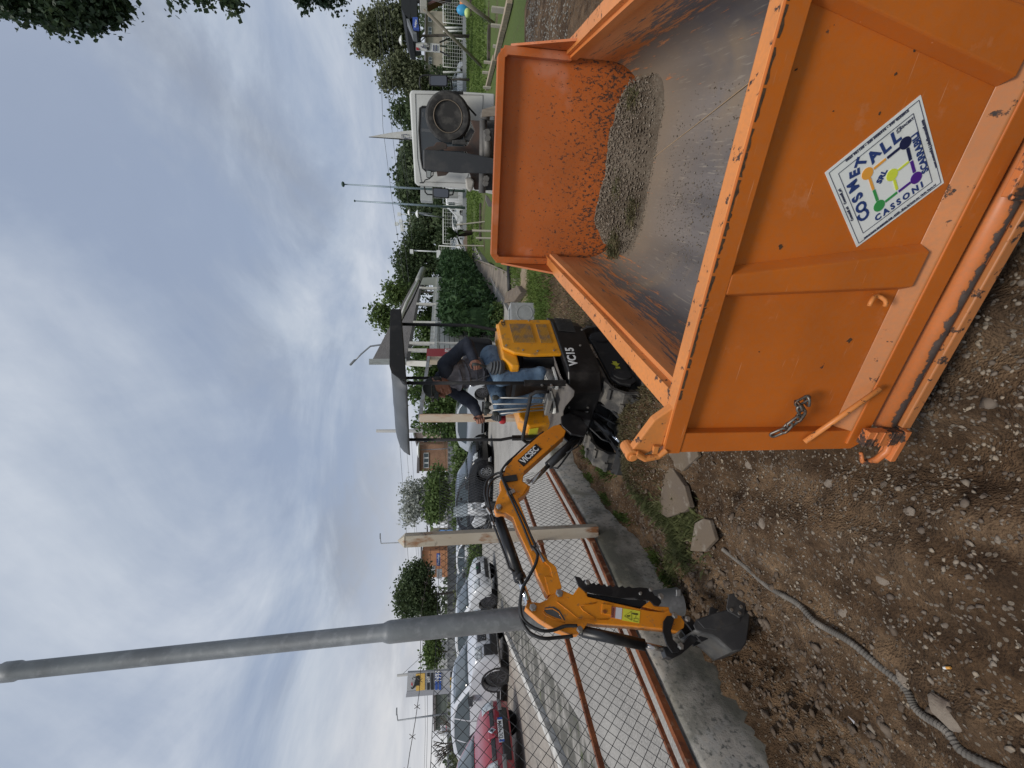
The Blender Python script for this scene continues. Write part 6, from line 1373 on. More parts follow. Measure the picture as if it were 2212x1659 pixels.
# red sign by the driver's shoulder
PS = Plane((hp0.x, hp0.y-.25), (.5, 1.0)); mb = MB(); q = [(922, 753), (921, 779), (985, 779), (985, 753)]
RED = mat('sign_red', (.42, .045, .055), .5); mb.prism([PS.at(*p) for p in q], [PS.at(*p, -.03) for p in q]); rs_ = mb.build('red_sign', RED); tag(rs_, 'red sign board with white letters fixed to the slatted hut', 'sign')
xd = (PS.at(975, 753)-PS.at(975, 779)).normalized(); text('sign_lettering', 'IIS', frameM(PS.at(970, 757, .01), xd, UP), .30, WHT, rs_, sx=.8, bold=.004, ex=.002)
# conifer hedge
blobs = []; rs = random.Random(4)
for i in range(34):
    f = i/33; c = Vector((2.02, 13.4, 0)).lerp(Vector((11.4, 38, 0)), f**1.25); g0 = gh(c.x, c.y, False); hh = 1.95+.35*f+rs.uniform(-.12, .14)
    blobs.append(((c.x, c.y, g0+hh*.50), (.62, .62, hh*.52), 1.0+.2*(1-f)))
    blobs.append(((c.x+rs.uniform(-.2, .2), c.y, g0+hh*.85), (.40, .40, .35), .3))
hg = empty('conifer_hedge', 'dense dark green conifer hedge running along the paved path', 'hedge', (2.0, 13.4, .1))
leaves('foliage', L_HEDGE, blobs, 30000, .085, 5, hg, .10, -.9, 2.4)
mb = MB()
for i in range(12):
    f = i/11; c = Vector((2.02, 13.4, 0)).lerp(Vector((11.4, 38, 0)), f**1.25); mb.tube([(c.x, c.y, gh(c.x, c.y, False)-.1), (c.x+.05, c.y, 1.2)], [.07, .03], 6)
    mb.sphere((c.x, c.y, 1.1), .40, 8, 6, (1, 1, 2.0))
mb.build('stem', L_HEDGE, hg, split=True)
hb = empty('low_bush', 'small bright green bush at the foot of the hedge', 'bush', (1.75, 12.1, .1)); p = onz(1085, 690, .13)
leaves('foliage', L_MID, [((p.x-.05, p.y-1.3, .42), (.38, .38, .30))], 1500, .05, 8, hb, .05); mb = MB(); mb.tube([(p.x-.05, p.y-1.3, 0), (p.x-.05, p.y-1.3, .35)], [.03, .01], 6); mb.build('stem', BARK, hb)
# paved path
def gpt(a, b_, dz=.012): g = ground_at(a, b_); return Vector((g.x, g.y, gh(g.x, g.y, False)+dz))
def gpoly(name, pts, m, dz=.012, kind='structure'):
    mb = MB(); P_ = [gpt(a, b_, dz) for a, b_ in pts]; mb.add(P_, [tuple(range(len(P_)))]); return tag(mb.build(name, m), kind=kind)
PATH = mat('path_concrete', (.235, .20, .16), .95, var=[((.16, .135, .11), 1.2, .42, .62), ((.12, .10, .085), 3.2, .56, .62, (.25, 1.6, 1))], bump=(14, .6, .01))
L0, R0_ = [(1004, 556), (1020, 575), (1045, 612), (1083, 684)], [(1003, 550), (1016, 558), (1040, 566), (1075, 582), (1128, 603)]
gpoly('path', [(1086, 690), (1045, 625), (1010, 566), (1003, 549), (1006, 545), (1030, 558), (1060, 570), (1130, 603), (1122, 660), (1100, 690)], PATH)
SAND = mat('sandy_soil', (.30, .235, .15), .95, var=[((.20, .15, .10), 4, .4, .62)], bump=(20, .9, .02)); mb = MB()
def mound(name, label, c, r, h, m, cat='soil heap', kind=None):
    rows = []
    for i in range(15):
        row = []
        for j in range(15):
            x, y = (i-7)/7, (j-7)/7; q = math.hypot(x, y); z = h*max(0, 1-q)*(.7+.6*abs(fbm(x*2+c[0], y*2, 1.5)))
            row.append((c[0]+x*r[0], c[1]+y*r[1], gh(c[0]+x*r[0], c[1]+y*r[1], False)+z-.01))
        rows.append(row)
    mb = MB(); mb.grid(rows); o = mb.build(name, m, smooth=True); return tag(o, label, cat, kind=kind)
c = ground_at(1136, 600); mound('sand_heap', 'pale sandy soil dug out beside the paved path', (c.x, c.y), (.8, .9), .12, SAND)
c = ground_at(1012, 512); mound('soil_heap', 'small brown soil heap on the grass behind the little palm', (c.x, c.y+1), (1.6, 1.0), .45, CLOD)
# black pipe stub and broken slab beside the chamber
a, b_ = ground_at(1104, 575), ground_at(1106, 628); mb = MB(); mb.cyl(a+UP*.06, b_+UP*.06, .065, 14); tag(mb.build('drain_pipe', BLKR, smooth=True), 'short black drain pipe lying across the end of the path', 'pipe')
SLB = mat('slab_concrete', (.145, .110, .075), .95, var=[((.13, .10, .075), 4, .40, .62), ((.26, .23, .19), 12, .55, .75)], bump=(35, .7, .006))
mb = MB(); P_ = [ground_at(*p) for p in [(1108, 632), (1104, 655), (1128, 652), (1145, 632), (1135, 618)]]; mb.slab([p+UP*.02 for p in P_], .18); tag(mb.build('broken_slab', SLB, bevel=.02), 'tilted broken concrete lump next to the square drain chamber', 'concrete')
# concrete inspection chamber
CH_ = mat('precast_concrete', (.33, .34, .335), .9, var=[((.26, .265, .26), 5, .42, .62), ((.40, .405, .40), 20, .5, .7)], bump=(60, .25, .003))
g0 = ground_at(1160, 677); PB = Plane((g0.x, g0.y), (.99, .12)); hw = .225; zb = gh(g0.x, g0.y, False)-.01
box = empty('drain_chamber', 'new square concrete drain chamber with round knock-out on the grass', 'concrete chamber', (g0.x, g0.y, zb)); bu = PB.u; bn = -PB.n
def bq(a, d, z): return Vector((g0.x, g0.y, zb))+bu*a+bn*d+UP*z
for nm, (a0, a1, d0, d1) in dict(front=(-hw, hw, 0, .05), back=(-hw, hw, .40, .45), l=(-hw, -hw+.05, .05, .40), r=(hw-.05, hw, .05, .40)).items():
    mb = MB(); mb.prism([bq(a0, d0, 0), bq(a1, d0, 0), bq(a1, d0, .54), bq(a0, d0, .54)], [bq(a0, d1, 0), bq(a1, d1, 0), bq(a1, d1, .54), bq(a0, d1, .54)]); mb.build('side_wall', CH_, box, bevel=.008)
mb = MB(); mb.tube([bq(.015*0+.16*math.cos(k*.2618), -.002, .25+.16*math.sin(k*.2618)) for k in range(24)], .006, 6, closed=True); mb.build('knock_out_ring', CH_, box, smooth=True)
mb = MB(); mb.tube([bq(hw+.002, .225+.14*math.cos(k*.2618), .25+.16*math.sin(k*.2618)) for k in range(24)], .006, 6, closed=True); mb.build('knock_out_ring', CH_, box, smooth=True)
# loose slabs by the digger blade
def slab(label, pts, th, tilt=.0, m=SLB, h=.05):
    P_ = []
    for i, (a, b_) in enumerate(pts): q = onz(a, b_, h+tilt*i); P_.append(q)
    mb = MB(); mb.prism(P_, [p-UP*th for p in P_]); return tag(mb.build('concrete_slab', m, bevel=.006), label, 'concrete slab', 'broken concrete slabs in the dirt')
slab('largest muddy slab lying flat in front of the digger blade', [(1400, 1002), (1412, 995), (1424, 998), (1452, 1012), (1478, 1050), (1490, 1095), (1478, 1105), (1440, 1118), (1405, 1095), (1390, 1050)], .04, h=.045)
slab('slab half under the skip corner with a clean square edge', [(1425, 960), (1500, 960), (1508, 985), (1472, 1018), (1440, 1000)], .03, h=.035)
slab('small slab beside the start of the corrugated hose', [(1500, 1130), (1518, 1120), (1532, 1123), (1545, 1165), (1520, 1192), (1490, 1190)], .03, h=.035)
# corrugated hose
mb = MB(); ctl = [(1556, 1186), (1600, 1228), (1660, 1268), (1720, 1304), (1780, 1342), (1840, 1384), (1900, 1432), (1955, 1482), (2010, 1532), (2070, 1576), (2130, 1620), (2200, 1672)]
P_ = [ground_at(*p) for p in ctl]; P_ = [Vector((p.x, p.y, gh(p.x, p.y)+.010)) for p in P_]; path_ = []
for i in range(len(P_)-1):
    p0, p1, p2, p3 = P_[max(0, i-1)], P_[i], P_[i+1], P_[min(len(P_)-1, i+2)]
    for k in range(34): t_ = k/34; path_.append(.5*((2*p1)+(-p0+p2)*t_+(2*p0-5*p1+4*p2-p3)*t_*t_+(-p0+3*p1-3*p2+p3)*t_**3))
dense = [path_[0]]
acc = 0
for a, b_ in zip(path_[:-1], path_[1:]):
    acc += (b_-a).length
    if acc > .0042: dense.append(b_); acc = 0
mb.tube(dense, [.0145 if i % 2 else .0112 for i in range(len(dense))], 12)
tag(mb.build('corrugated_hose', mat('conduit_grey', (.105, .094, .080), .75, var=[((.19, .17, .145), 9, .45, .65)], bump=(50, .3, .001)), smooth=False), 'dusty grey corrugated hose snaking over the churned soil', 'hose')
# cigarette end, plastic scrap
c = ground_at(2062, 1441); d_ = Vector((.4, 1, .0)).normalized(); d_ = (ground_at(2050, 1441)-ground_at(2074, 1441)).normalized(); z_ = gh(c.x, c.y)+.012
cg = empty('cigarette_end', 'small white and orange cigarette end on the soil', 'cigarette end', (c.x, c.y, z_)); cc_ = Vector((c.x, c.y, z_))
mb = MB(); mb.cyl(cc_, cc_+d_*.010, .0042, 10); mb.build('burnt_paper', mat('cig_white', (.7, .69, .66), .7), cg); mb = MB(); mb.cyl(cc_-d_*.0145, cc_, .0042, 10); mb.build('filter', mat('cig_filter', (.62, .30, .06), .7), cg)
c0_, c1_ = ground_at(1800, 1530), ground_at(1835, 1588); rows = []
for i in range(11):
    f = i/10; p = c0_.lerp(c1_, f); p = Vector((p.x, p.y, gh(p.x, p.y))); rows.append([p+Vector((.0, (j-2)*.008*(.4+math.sin(f*3.1)), .006+.006*abs(math.sin(i*1.3+j*1.7)))) for j in range(5)])
mb = MB(); mb.grid(rows); o = mb.build('plastic_scrap', mat('clear_plastic', (.42, .41, .42), .15, coat=.5), smooth=True); tag(o, 'crumpled strip of clear plastic film in the dug soil', 'litter'); o.modifiers.new('t', 'SOLIDIFY').thickness = .0008
# --- grass and weeds (countless)
L_WEED = leafmat('weed_green', (.045, .07, .02), (.10, .15, .035), (.16, .21, .06), 4.0); GRS = leafmat('grass_blades', (.10, .115, .045), (.19, .205, .085), (.36, .34, .19), 9.0); GRY = leafmat('dry_weeds', (.10, .085, .045), (.18, .155, .08), (.24, .21, .12), 3.0); LWN = leafmat('lawn_blades', (.085, .135, .030), (.15, .215, .05), (.22, .28, .085), 1.0)
def grass(name, label, spots_, n, hgt, m, seed=1, wid=.004, cat='grass'):
    rs = np.random.RandomState(seed); w = np.array([s[2]*s[3] for s in spots_], float); w /= w.sum(); k = rs.choice(len(spots_), n, p=w); V_ = np.zeros((n, 4, 3))
    for i in range(n):
        s = spots_[k[i]]; x, y = s[0]+rs.normal()*s[2]*.5, s[1]+rs.normal()*s[3]*.5; z = gh(x, y)-.004; h = hgt*rs.uniform(.4, 1.4)*(s[4] if len(s) > 4 else 1); a = rs.uniform(0, 6.28); lx, ly = rs.normal(size=2)*h*.45
        wx, wy = math.cos(a)*wid, math.sin(a)*wid; b_ = np.array([x, y, z]); mid = b_+np.array([lx*.35, ly*.35, h*.65]); tip = b_+np.array([lx, ly, h])
        V_[i] = [b_-[wx, wy, 0], b_+[wx, wy, 0], mid+[wx*.8, wy*.8, 0], tip]
    o = fastmesh(name, V_.reshape(-1, 3), np.arange(4*n).reshape(n, 4), m); return tag(o, label, cat, kind='stuff')
def gs(a, b_, rx, ry, h=1): g = onz(a, b_, .03); return (g.x, g.y, rx, ry, h)
grass('grass', 'tufts of green and straw coloured grass among the broken slabs', [gs(1425, 1110, .13, .22, 1.1), gs(1470, 1125, .12, .18, 1.2), gs(1440, 1160, .1, .15), gs(1450, 1195, .1, .2), gs(1425, 1225, .10, .16, .8), gs(1405, 1070, .1, .15, .8)], 4200, .06, GRS, 3, .0020)
grass('weeds', 'bright green weeds growing along the foot of the wall', [(fx(y)+.10, y, .05, .16, .7) for y in (3.35, 3.6, 4.15, 4.6, 5.2)]+[gs(1270, 980, .10, .22), gs(1300, 1010, .10, .2), gs(1345, 1030, .06, .1, .6)], 2600, .055, L_WEED, 4, .005)
grass('dry_grass', 'brown dry weeds over the heaped soil by the digger blade', [(-.55+.16*i, 3.40+.05*math.sin(i*2), .22, .22, .7) for i in range(-3, 4)]+[(-.8, 3.75, .3, .3, .6), (-.35, 3.2, .25, .15, .5)], 6500, .045, GRY, 5, .0025)
grass('dry_grass', 'thin dry grass on the trodden ground between skip and drain chamber', [(rnd.uniform(.5, 3.2), rnd.uniform(5.2, 8.6), .6, .6, .8) for _ in range(26)], 9000, .05, GRY, 6, .005)
grass('grass', 'short green grass strip behind the skip and around the chamber', [(rnd.uniform(.9, 4.2), rnd.uniform(7.4, 9.6), .7, .5) for _ in range(30)]+[(2.2+.3*i, 10.2+.5*i, .7, .5) for i in range(5)], 15000, .065, LWN, 7, .009)
grass('lawn', 'bright mown lawn on the far side of the timber edging', [(rnd.uniform(14, 38), rnd.uniform(21, 38), 4, 3) for _ in range(40)]+[(rnd.uniform(9.5, 16), rnd.uniform(22, 38), 2.5, 3) for _ in range(16)], 34000, .11, LWN, 9, .05)
c = ground_at(1500, 1095)
# timber edging planks and stakes on the right
WOOD = mat('weathered_plank', (.36, .28, .19), .9, var=[((.26, .21, .16), 3, .4, .62, (1, 6, 1)), ((.42, .35, .26), 9, .5, .7)], bump=(20, .4, .005)); WOODD = mat('dark_sleeper', (.055, .045, .035), .95, var=[((.10, .08, .06), 4, .45, .65)])
def zr(x, y): return ((1550+x*.22604)*.54861, (y*.22604)*.54861)
def plank(label, pts, m=WOOD, w_=.18, h_=.16, name='timber_plank', g='timber edging of the field'):
    P_ = [ground_at(*p) for p in pts]; mb = MB(); mb.bar(P_[0]+UP*h_/2, P_[1]+UP*h_/2, w_, h_); return tag(mb.build(name, m, bevel=.01), label, 'timber', g)
plank('long straw coloured edging plank at the right picture border', [zr(2075, 0), zr(1960, 495)]); plank('grey middle edging plank meeting the skip corner', [zr(1950, 495), zr(1830, 1000)], WOOD); plank('grey edging plank running behind the truck mirror', [zr(1800, 1010), zr(1660, 1540)], WOOD)
plank('brown timber step left of the truck in the grass', [(1041, 440), (1040, 520)], WOODD, .35, .12)
plank('dark sleeper at the far edge of the lawn', [zr(1215, 250), zr(1210, 780)], WOODD, .3, .35); plank('short dark sleeper under the swing seat', [zr(1370, 0), zr(1370, 260)], WOODD, .25, .2)
plank('dark trough plank lying between the wooden stakes', [zr(1690, 480), zr(1680, 1060)], WOODD, .4, .12)
g_ = 'short wooden stakes beside the timber edging'
for i, (p, q, lb) in enumerate([(zr(1960, 190), zr(1705, 160), 'widest pale stake nearest the right picture border'), (zr(1905, 465), zr(1695, 440), 'pale stake standing where the swing pole meets the ground'), (zr(1820, 820), zr(1728, 800), 'very short stake beside the grey middle plank'), (zr(1760, 1100), zr(1572, 1080), 'thin stake just above the skip corner'), (zr(1715, 1272), zr(1545, 1260), 'thin stake by the lower end of the long swing pole'), (zr(1690, 1530), zr(1560, 1520), 'stake close to the right side of the truck cab')]):
    b_ = ground_at(*p); mb = MB(); t_ = ony(q[0], q[1], b_.y); mb.bar(b_-UP*.1, t_, .11 if i else .2, .05); tag(mb.build('wooden_stake', mat('pale_stake', (.46, .42, .35), .9), None), lb, 'stake', g_)
# swing frame
sw_ = empty('swing_set', 'timber swing frame with sloping poles at the right edge', 'swing', ground_at(*zr(1560, 1180)))
mb = MB(); mb.tube([ground_at(*zr(1560, 1180)), ony(*zr(520, 150), 19)], .075, 8); mb.build('leg', mat('swing_pole', (.24, .21, .165), .9, var=[((.30, .27, .22), 3, .5, .7, (1, 1, .2))]), sw_, smooth=True)
mb = MB(); mb.tube([ground_at(*zr(1760, 420)), ony(*zr(1150, -30), 15.5)], .07, 8); mb.build('leg', MATS['swing_pole'], sw_, smooth=True)
mb = MB(); mb.bar(ony(*zr(525, 170), 19), ony(*zr(520, -200), 19.5), .3, .3); mb.build('cross_beam', mat('beam_pale', (.42, .40, .36), .8), sw_, bevel=.02)
mb = MB(); mb.bar(ony(*zr(560, 150), 19.3), ony(*zr(850, 0), 21), .22, .22); mb.build('brace', mat('brace_red_brown', (.14, .05, .045), .9), sw_)
ts = empty('toddler_swing', 'blue and lime plastic toddler swing seat hanging at right', 'swing seat', ony(*zr(1230, 190), 18)); mb = MB(); mb.sphere(ony(*zr(1205, 175), 18), .21, 14, 10, (1, .8, 1.25)); mb.build('back', mat('toy_blue', (.04, .30, .55), .5), ts, smooth=True); mb = MB(); mb.sphere(ony(*zr(1285, 225), 17.9), .16, 12, 8, (1.1, .9, .8)); mb.build('tray', mat('toy_lime', (.50, .62, .22), .5), ts, smooth=True); mb = MB(); mb.sphere(ony(*zr(1210, 55), 18.4), .14, 12, 8, (.8, .8, 1)); mb.build('harness', mat('toy_orange', (.65, .22, .06), .5), ts, smooth=True)
for a_ in (150, 90): mb = MB(); mb.tube([ony(*zr(1180, a_), 18), ony(*zr(540, -40), 19)], .012, 5); mb.build('chain', GREASE, ts)
# little cycad palm in its stakes
pc = ground_at(1022, 502); cy_ = empty('cycad', 'young cycad palm with stiff dark fronds in the grass', 'palm', pc); mb = MB(); tp = ony(988, 506, pc.y); mb.tube([pc, pc.lerp(tp, .6), tp], [.16, .20, .16], 10); mb.build('trunk', mat('cycad_trunk', (.05, .035, .022), .95, bump=(20, 1, .03)), cy_)
V_, F_ = [], []; rs = random.Random(2)
for k in range(46):
    a = rs.uniform(0, 6.28); el = rs.uniform(-.1, 1.35); L = rs.uniform(.9, 1.35)*pc.y/26; d = Vector((math.cos(a)*math.cos(el), math.sin(a)*math.cos(el), math.sin(el))); side = d.cross(UP).normalized() if abs(d.z) < .98 else Vector((1, 0, 0))
    pr = None
    for j in range(6):
        f = j/5; p = tp+d*L*f-UP*(.35*L*f*f); w_ = .075*L*math.sin(math.pi*min(.95, .12+f*.83))
        V_ += [p-side*w_, p+side*w_-UP*.0]
        if j: F_.append((len(V_)-4, len(V_)-3, len(V_)-1, len(V_)-2))
fastmesh('fronds', [tuple(v-Vector(pc)) for v in V_], F_, leafmat('frond_green', (.018, .035, .012), (.04, .065, .02), None, 3), cy_)
g_ = 'thin stakes round the young palm'
for i, (a, b_, lb) in enumerate([((1048, 478), (985, 486), 'thin stake just right of the little palm'), ((1090, 500), (1020, 498), 'longest pale stake leaning below the little palm'), ((1045, 531), (985, 530), 'stake at the near end of the paved path'), ((1075, 515), (1028, 514), 'stub stake left of the little palm')]):
    g = ground_at(*a); mb = MB(); mb.bar(g-UP*.1, ony(b_[0], b_[1], g.y), .06, .05); tag(mb.build('wooden_stake', MATS['pale_stake']), lb, 'stake', g_)
# ================================================================ PARKED VEHICLES
TYRE = mat('car_tyre', (.022, .022, .023), .8); RIMS = mat('alloy_rim', (.45, .46, .47), .3, .8); RIMD = mat('dark_rim', (.10, .10, .11), .4, .5); WELL = mat('wheel_well', (.008, .008, .008), .9)
LGT = mat('headlamp', (.50, .53, .54), .08, coat=1.0, var=[((.16, .17, .18), 14, .45, .6)]); TLG = mat('tail_lamp', (.45, .02, .02), .2, coat=.6); PLT = mat('plate_white', (.75, .76, .76), .5); PLB = mat('plate_blue', (.02, .10, .42), .5); DKP = mat('dark_plastic', (.02, .02, .022), .5)
PROF = dict(
 hatch=[(1.98, .24), (2.03, .42), (2.01, .60), (1.93, .74), (1.78, .84), (1.50, .93), (1.12, 1.01), (.72, 1.22), (.30, 1.42), (-.15, 1.50), (-.75, 1.50), (-1.30, 1.44), (-1.62, 1.32), (-1.86, 1.00), (-1.97, .74), (-2.0, .42), (-1.95, .24)],
 suv=[(2.10, .30), (2.16, .48), (2.15, .72), (2.08, .90), (1.92, .99), (1.55, 1.05), (1.10, 1.10), (.68, 1.32), (.25, 1.53), (-.2, 1.60), (-.85, 1.60), (-1.5, 1.53), (-1.85, 1.38), (-2.05, 1.05), (-2.13, .8), (-2.15, .5), (-2.1, .30)],
 van=[(2.35, .30), (2.42, .50), (2.38, .80), (2.20, 1.05), (1.75, 1.22), (1.40, 1.60), (1.10, 1.95), (.85, 2.05), (.2, 2.10), (-1.0, 2.10), (-2.0, 2.08), (-2.38, 2.0), (-2.42, 1.2), (-2.42, .5), (-2.38, .30)])
WSH = dict(hatch=(6, 8), suv=(6, 8), van=(4, 6)); HWD = dict(hatch=.86, suv=.92, van=.95)
GLASS = mat('car_glass', (.045, .06, .065), .05, spec=.8, coat=.3)
def car(label, pos, heading, kind, paint_, group, rim=RIMS, extra=None, sc=1.0, name='parked_car', cat='car'):
    h = Vector((heading[0], heading[1], 0)).normalized(); lf = Vector((-h.y, h.x, 0)); t_ = empty(name, label, cat, pos, math.atan2(h.y, h.x), group); pr = PROF[kind]; W = HWD[kind]
    zs = 1.0 if kind != 'van' else 1.35
    def f(x, z, s, o=0.0):
        w_ = W*(1-max(0, z-zs+.12)*.26)-.02*max(0, .5-z)*4; x2 = x*(1-.075*abs(s)**3); z2 = z-(.03*s**4 if z > zs else 0)
        return Vector((x2*sc, s*(w_+o)*sc, z2*sc))
    xf, xr = (1.27, -1.28) if kind == 'hatch' else ((1.35, -1.35) if kind == 'suv' else (1.55, -1.5)); R_ = .34 if kind == 'hatch' else .385
    arch = lambda cx: [(cx+R_*1.08*math.cos(a), .31+R_*1.08*math.sin(a)) for a in [math.pi*(1-i/8) for i in range(9)]]
    bottom = [(xr-R_*1.08, .22)]+arch(xr)[1:-1]+[(xr+R_*1.08, .22), (xf-R_*1.08, .22)]+arch(xf)[1:-1]+[(xf+R_*1.08, .22)]
    poly = pr+bottom; rows = []
    for s, k in ((-1, .965), (-.985, .985), (-.93, .997), (-.7, 1), (-.3, 1), (.3, 1), (.7, 1), (.93, .997), (.985, .985), (1, .965)):
        rows.append([f(x*k, .75+(z-.75)*(k if z > .75 else 1), s) for x, z in poly])
    n = len(poly); mb = MB(); vs = [p for r in rows for p in r]; mb.add(vs, [(i*n+k, i*n+(k+1) % n, (i+1)*n+(k+1) % n, (i+1)*n+k) for i in range(len(rows)-1) for k in range(n)]+[tuple(range(n-1, -1, -1)), tuple((len(rows)-1)*n+k for k in range(n))])
    bd = mb.build('body', paint_, t_, world=False, autosm=32)
    def patch(nm, a, b_, s0, s1, m, o=.006, par=None, ns=7):
        """a strip of the centre profile between profile parameters a and b"""
        def P_(u): i = min(int(u), len(pr)-2); fr = u-i; return (pr[i][0]+(pr[i+1][0]-pr[i][0])*fr, pr[i][1]+(pr[i+1][1]-pr[i][1])*fr)
        us = [a+(b_-a)*i/5 for i in range(6)]; rows = []
        for u in us:
            x, z = P_(u); x1, z1 = P_(min(len(pr)-1.001, u+.05)); x0, z0 = P_(max(0, u-.05)); nx_, nz_ = -(z1-z0), (x1-x0); l_ = math.hypot(nx_, nz_) or 1; nx_, nz_ = -nx_/l_, -nz_/l_
            rows.append([f(x+nx_*o, z+nz_*o, s0+(s1-s0)*j/(ns-1)) for j in range(ns)])
        mb = MB(); mb.grid(rows); o_ = mb.build(nm, m, par or t_, world=False, smooth=True, root=t_); o_.modifiers.new('t', 'SOLIDIFY').thickness = .004; return o_
    def side(nm, pts, m, o=.004, par=None, sides=(-1, 1), th=.004):
        for s in sides:
            P_ = [f(x, z, s, o) for x, z in pts]; dn = Vector((0, s*th, 0)); mb = MB(); mb.prism(P_, [p-dn for p in P_]); mb.build(nm, m, par or t_, world=False, root=t_)
    w0, w1 = WSH[kind]; patch('windscreen', w0+.08, w1-.06, -.86, .86, GLASS)
    if kind == 'hatch': side('side_window', [(.98, 1.03), (.42, 1.34), (-.1, 1.43), (-.12, 1.02)], GLASS); side('side_window', [(-.17, 1.02), (-.15, 1.43), (-.8, 1.42), (-1.30, 1.30), (-1.45, 1.05)], GLASS); patch('rear_window', 12.1, 12.9, -.8, .8, GLASS)
    elif kind == 'suv': side('side_window', [(.98, 1.12), (.42, 1.42), (-.1, 1.52), (-.12, 1.10)], GLASS); side('side_window', [(-.17, 1.10), (-.15, 1.52), (-.9, 1.52), (-1.0, 1.12)], GLASS); side('side_window', [(-1.05, 1.12), (-.96, 1.51), (-1.5, 1.42), (-1.75, 1.16)], GLASS); patch('rear_window', 12.1, 12.9, -.8, .8, GLASS)
    else: side('side_window', [(1.45, 1.25), (1.08, 1.80), (.55, 1.85), (.55, 1.25)], GLASS)
    for wx in (xf, xr):
        for s in (-1, 1):
            c = Vector((wx*sc, s*(W-.10)*sc, .31*sc)); ax = Vector((0, s, 0)); r = R_*.90*sc
            mb = MB(); mb.lathe(c-ax*.1, ax, [(0, r*.7), (0, r*.96), (.03, r), (.15, r), (.18, r*.96), (.19, r*.70), (.17, r*.66)], 28); wh_ = mb.build('wheel', TYRE, t_, world=False, autosm=35)
            mb = MB(); mb.lathe(c+ax*.03, ax, [(0, r*.66), (.048, r*.67), (.052, r*.62), (.01, r*.58)], 24); mb.lathe(c+ax*.04, ax, [(0, r*.14), (.035, r*.12)], 10)
            for k in range(10): a = k*.6283; dr = Vector((math.cos(a), 0, math.sin(a))); mb.bar(c+ax*.062+dr*r*.1, c+ax*.066+dr*r*.62, .028, .02, ax)
            mb.build('rim', rim, wh_, world=False, root=t_)
            mb = MB(); mb.cyl(c-ax*.02, c+ax*.035, r*.58, 20); mb.build('brake_disc', WELL, wh_, world=False, root=t_)
            mb = MB(); mb.lathe(c-ax*.12, ax, [(0, r*1.16), (.15, r*1.16)], 20); mb.build('wheel_well', WELL, t_, world=False)
    side('door_mirror', [(.86, 1.02), (.74, 1.15), (.60, 1.12), (.62, 1.02)] if kind != 'van' else [(1.5, 1.35), (1.4, 1.55), (1.3, 1.5), (1.3, 1.33)], DKP, o=.15, th=.13)
    side('door_seam', [(-.14, .34), (-.14, 1.0), (-.125, 1.0), (-.125, .34)], DKP, o=.002, th=.002); side('sill_trim', [(xf-.42, .24), (xf-.42, .33), (xr+.42, .33), (xr+.42, .24)], DKP, o=.004)
    if extra: extra(t_, f, patch, side)
    return t_
CW = mat('car_white', (.62, .63, .64), .25, coat=.8, var=[((.60, .60, .60), 1.2, .45, .6)]); CB = mat('car_black', (.006, .006, .007), .25, coat=.25); CR = mat('car_red', (.28, .022, .035), .3, coat=.8); CS = mat('car_silver', (.50, .52, .54), .25, .4, coat=.8); CL = mat('car_pearl', (.56, .57, .60), .25, coat=.8)
RZ = ROADZ-.02
def ex_hatch(t_, f, patch, side):
    patch('grille', 1.9, 2.9, -.36, .36, DKP, .012); patch('lower_grille', .35, 1.05, -.62, .62, DKP, .012); patch('number_plate', 1.15, 1.75, -.28, .28, PLT, .02)
    for s in (-1, 1): patch('headlamp', 2.3, 3.7, s*.60, s*.96, LGT, .012); patch('fog_lamp', .5, .95, s*.70, s*.84, LGT, .014)
    mb = MB(); mb.lathe(f(2.0, .70, 0)+Vector((.0, 0, 0)), (1, 0, .2), [(0, .06), (.02, .055)], 16); mb.build('badge', mat('badge_green', (.05, .16, .08), .3), t_, world=False)
def ex_suv(t_, f, patch, side):
    patch('grille', 1.55, 2.75, -.50, .50, DKP, .014)
    mb = MB()
    for j in range(11):
        for k in range(5):
            p = f(2.17-.02*k, .66+.045*k, -.44+.088*j+(.044 if k % 2 else 0)); mb.sphere(p+Vector((.012, 0, 0)), .014, 6, 4)
    mb.build('grille_studs', RIMS, t_, world=False)
    patch('front_bumper_trim', .1, 1.15, -.9, .9, DKP, .012); patch('badge', 2.0, 2.5, -.09, .09, RIMS, .03)
    for s in (-1, 1): patch('headlamp', 2.2, 3.3, s*.64, s*.97, LGT, .014); patch('running_lamp', .9, 1.9, s*.62, s*.92, DKP, .013)
    side('arch_trim', [(1.35+.46*math.cos(a), .31+.46*math.sin(a)) for a in [math.pi*i/10 for i in range(11)]]+[(1.35+.40*math.cos(a), .31+.40*math.sin(a)) for a in [math.pi*(1-i/10) for i in range(11)]], DKP, .006)
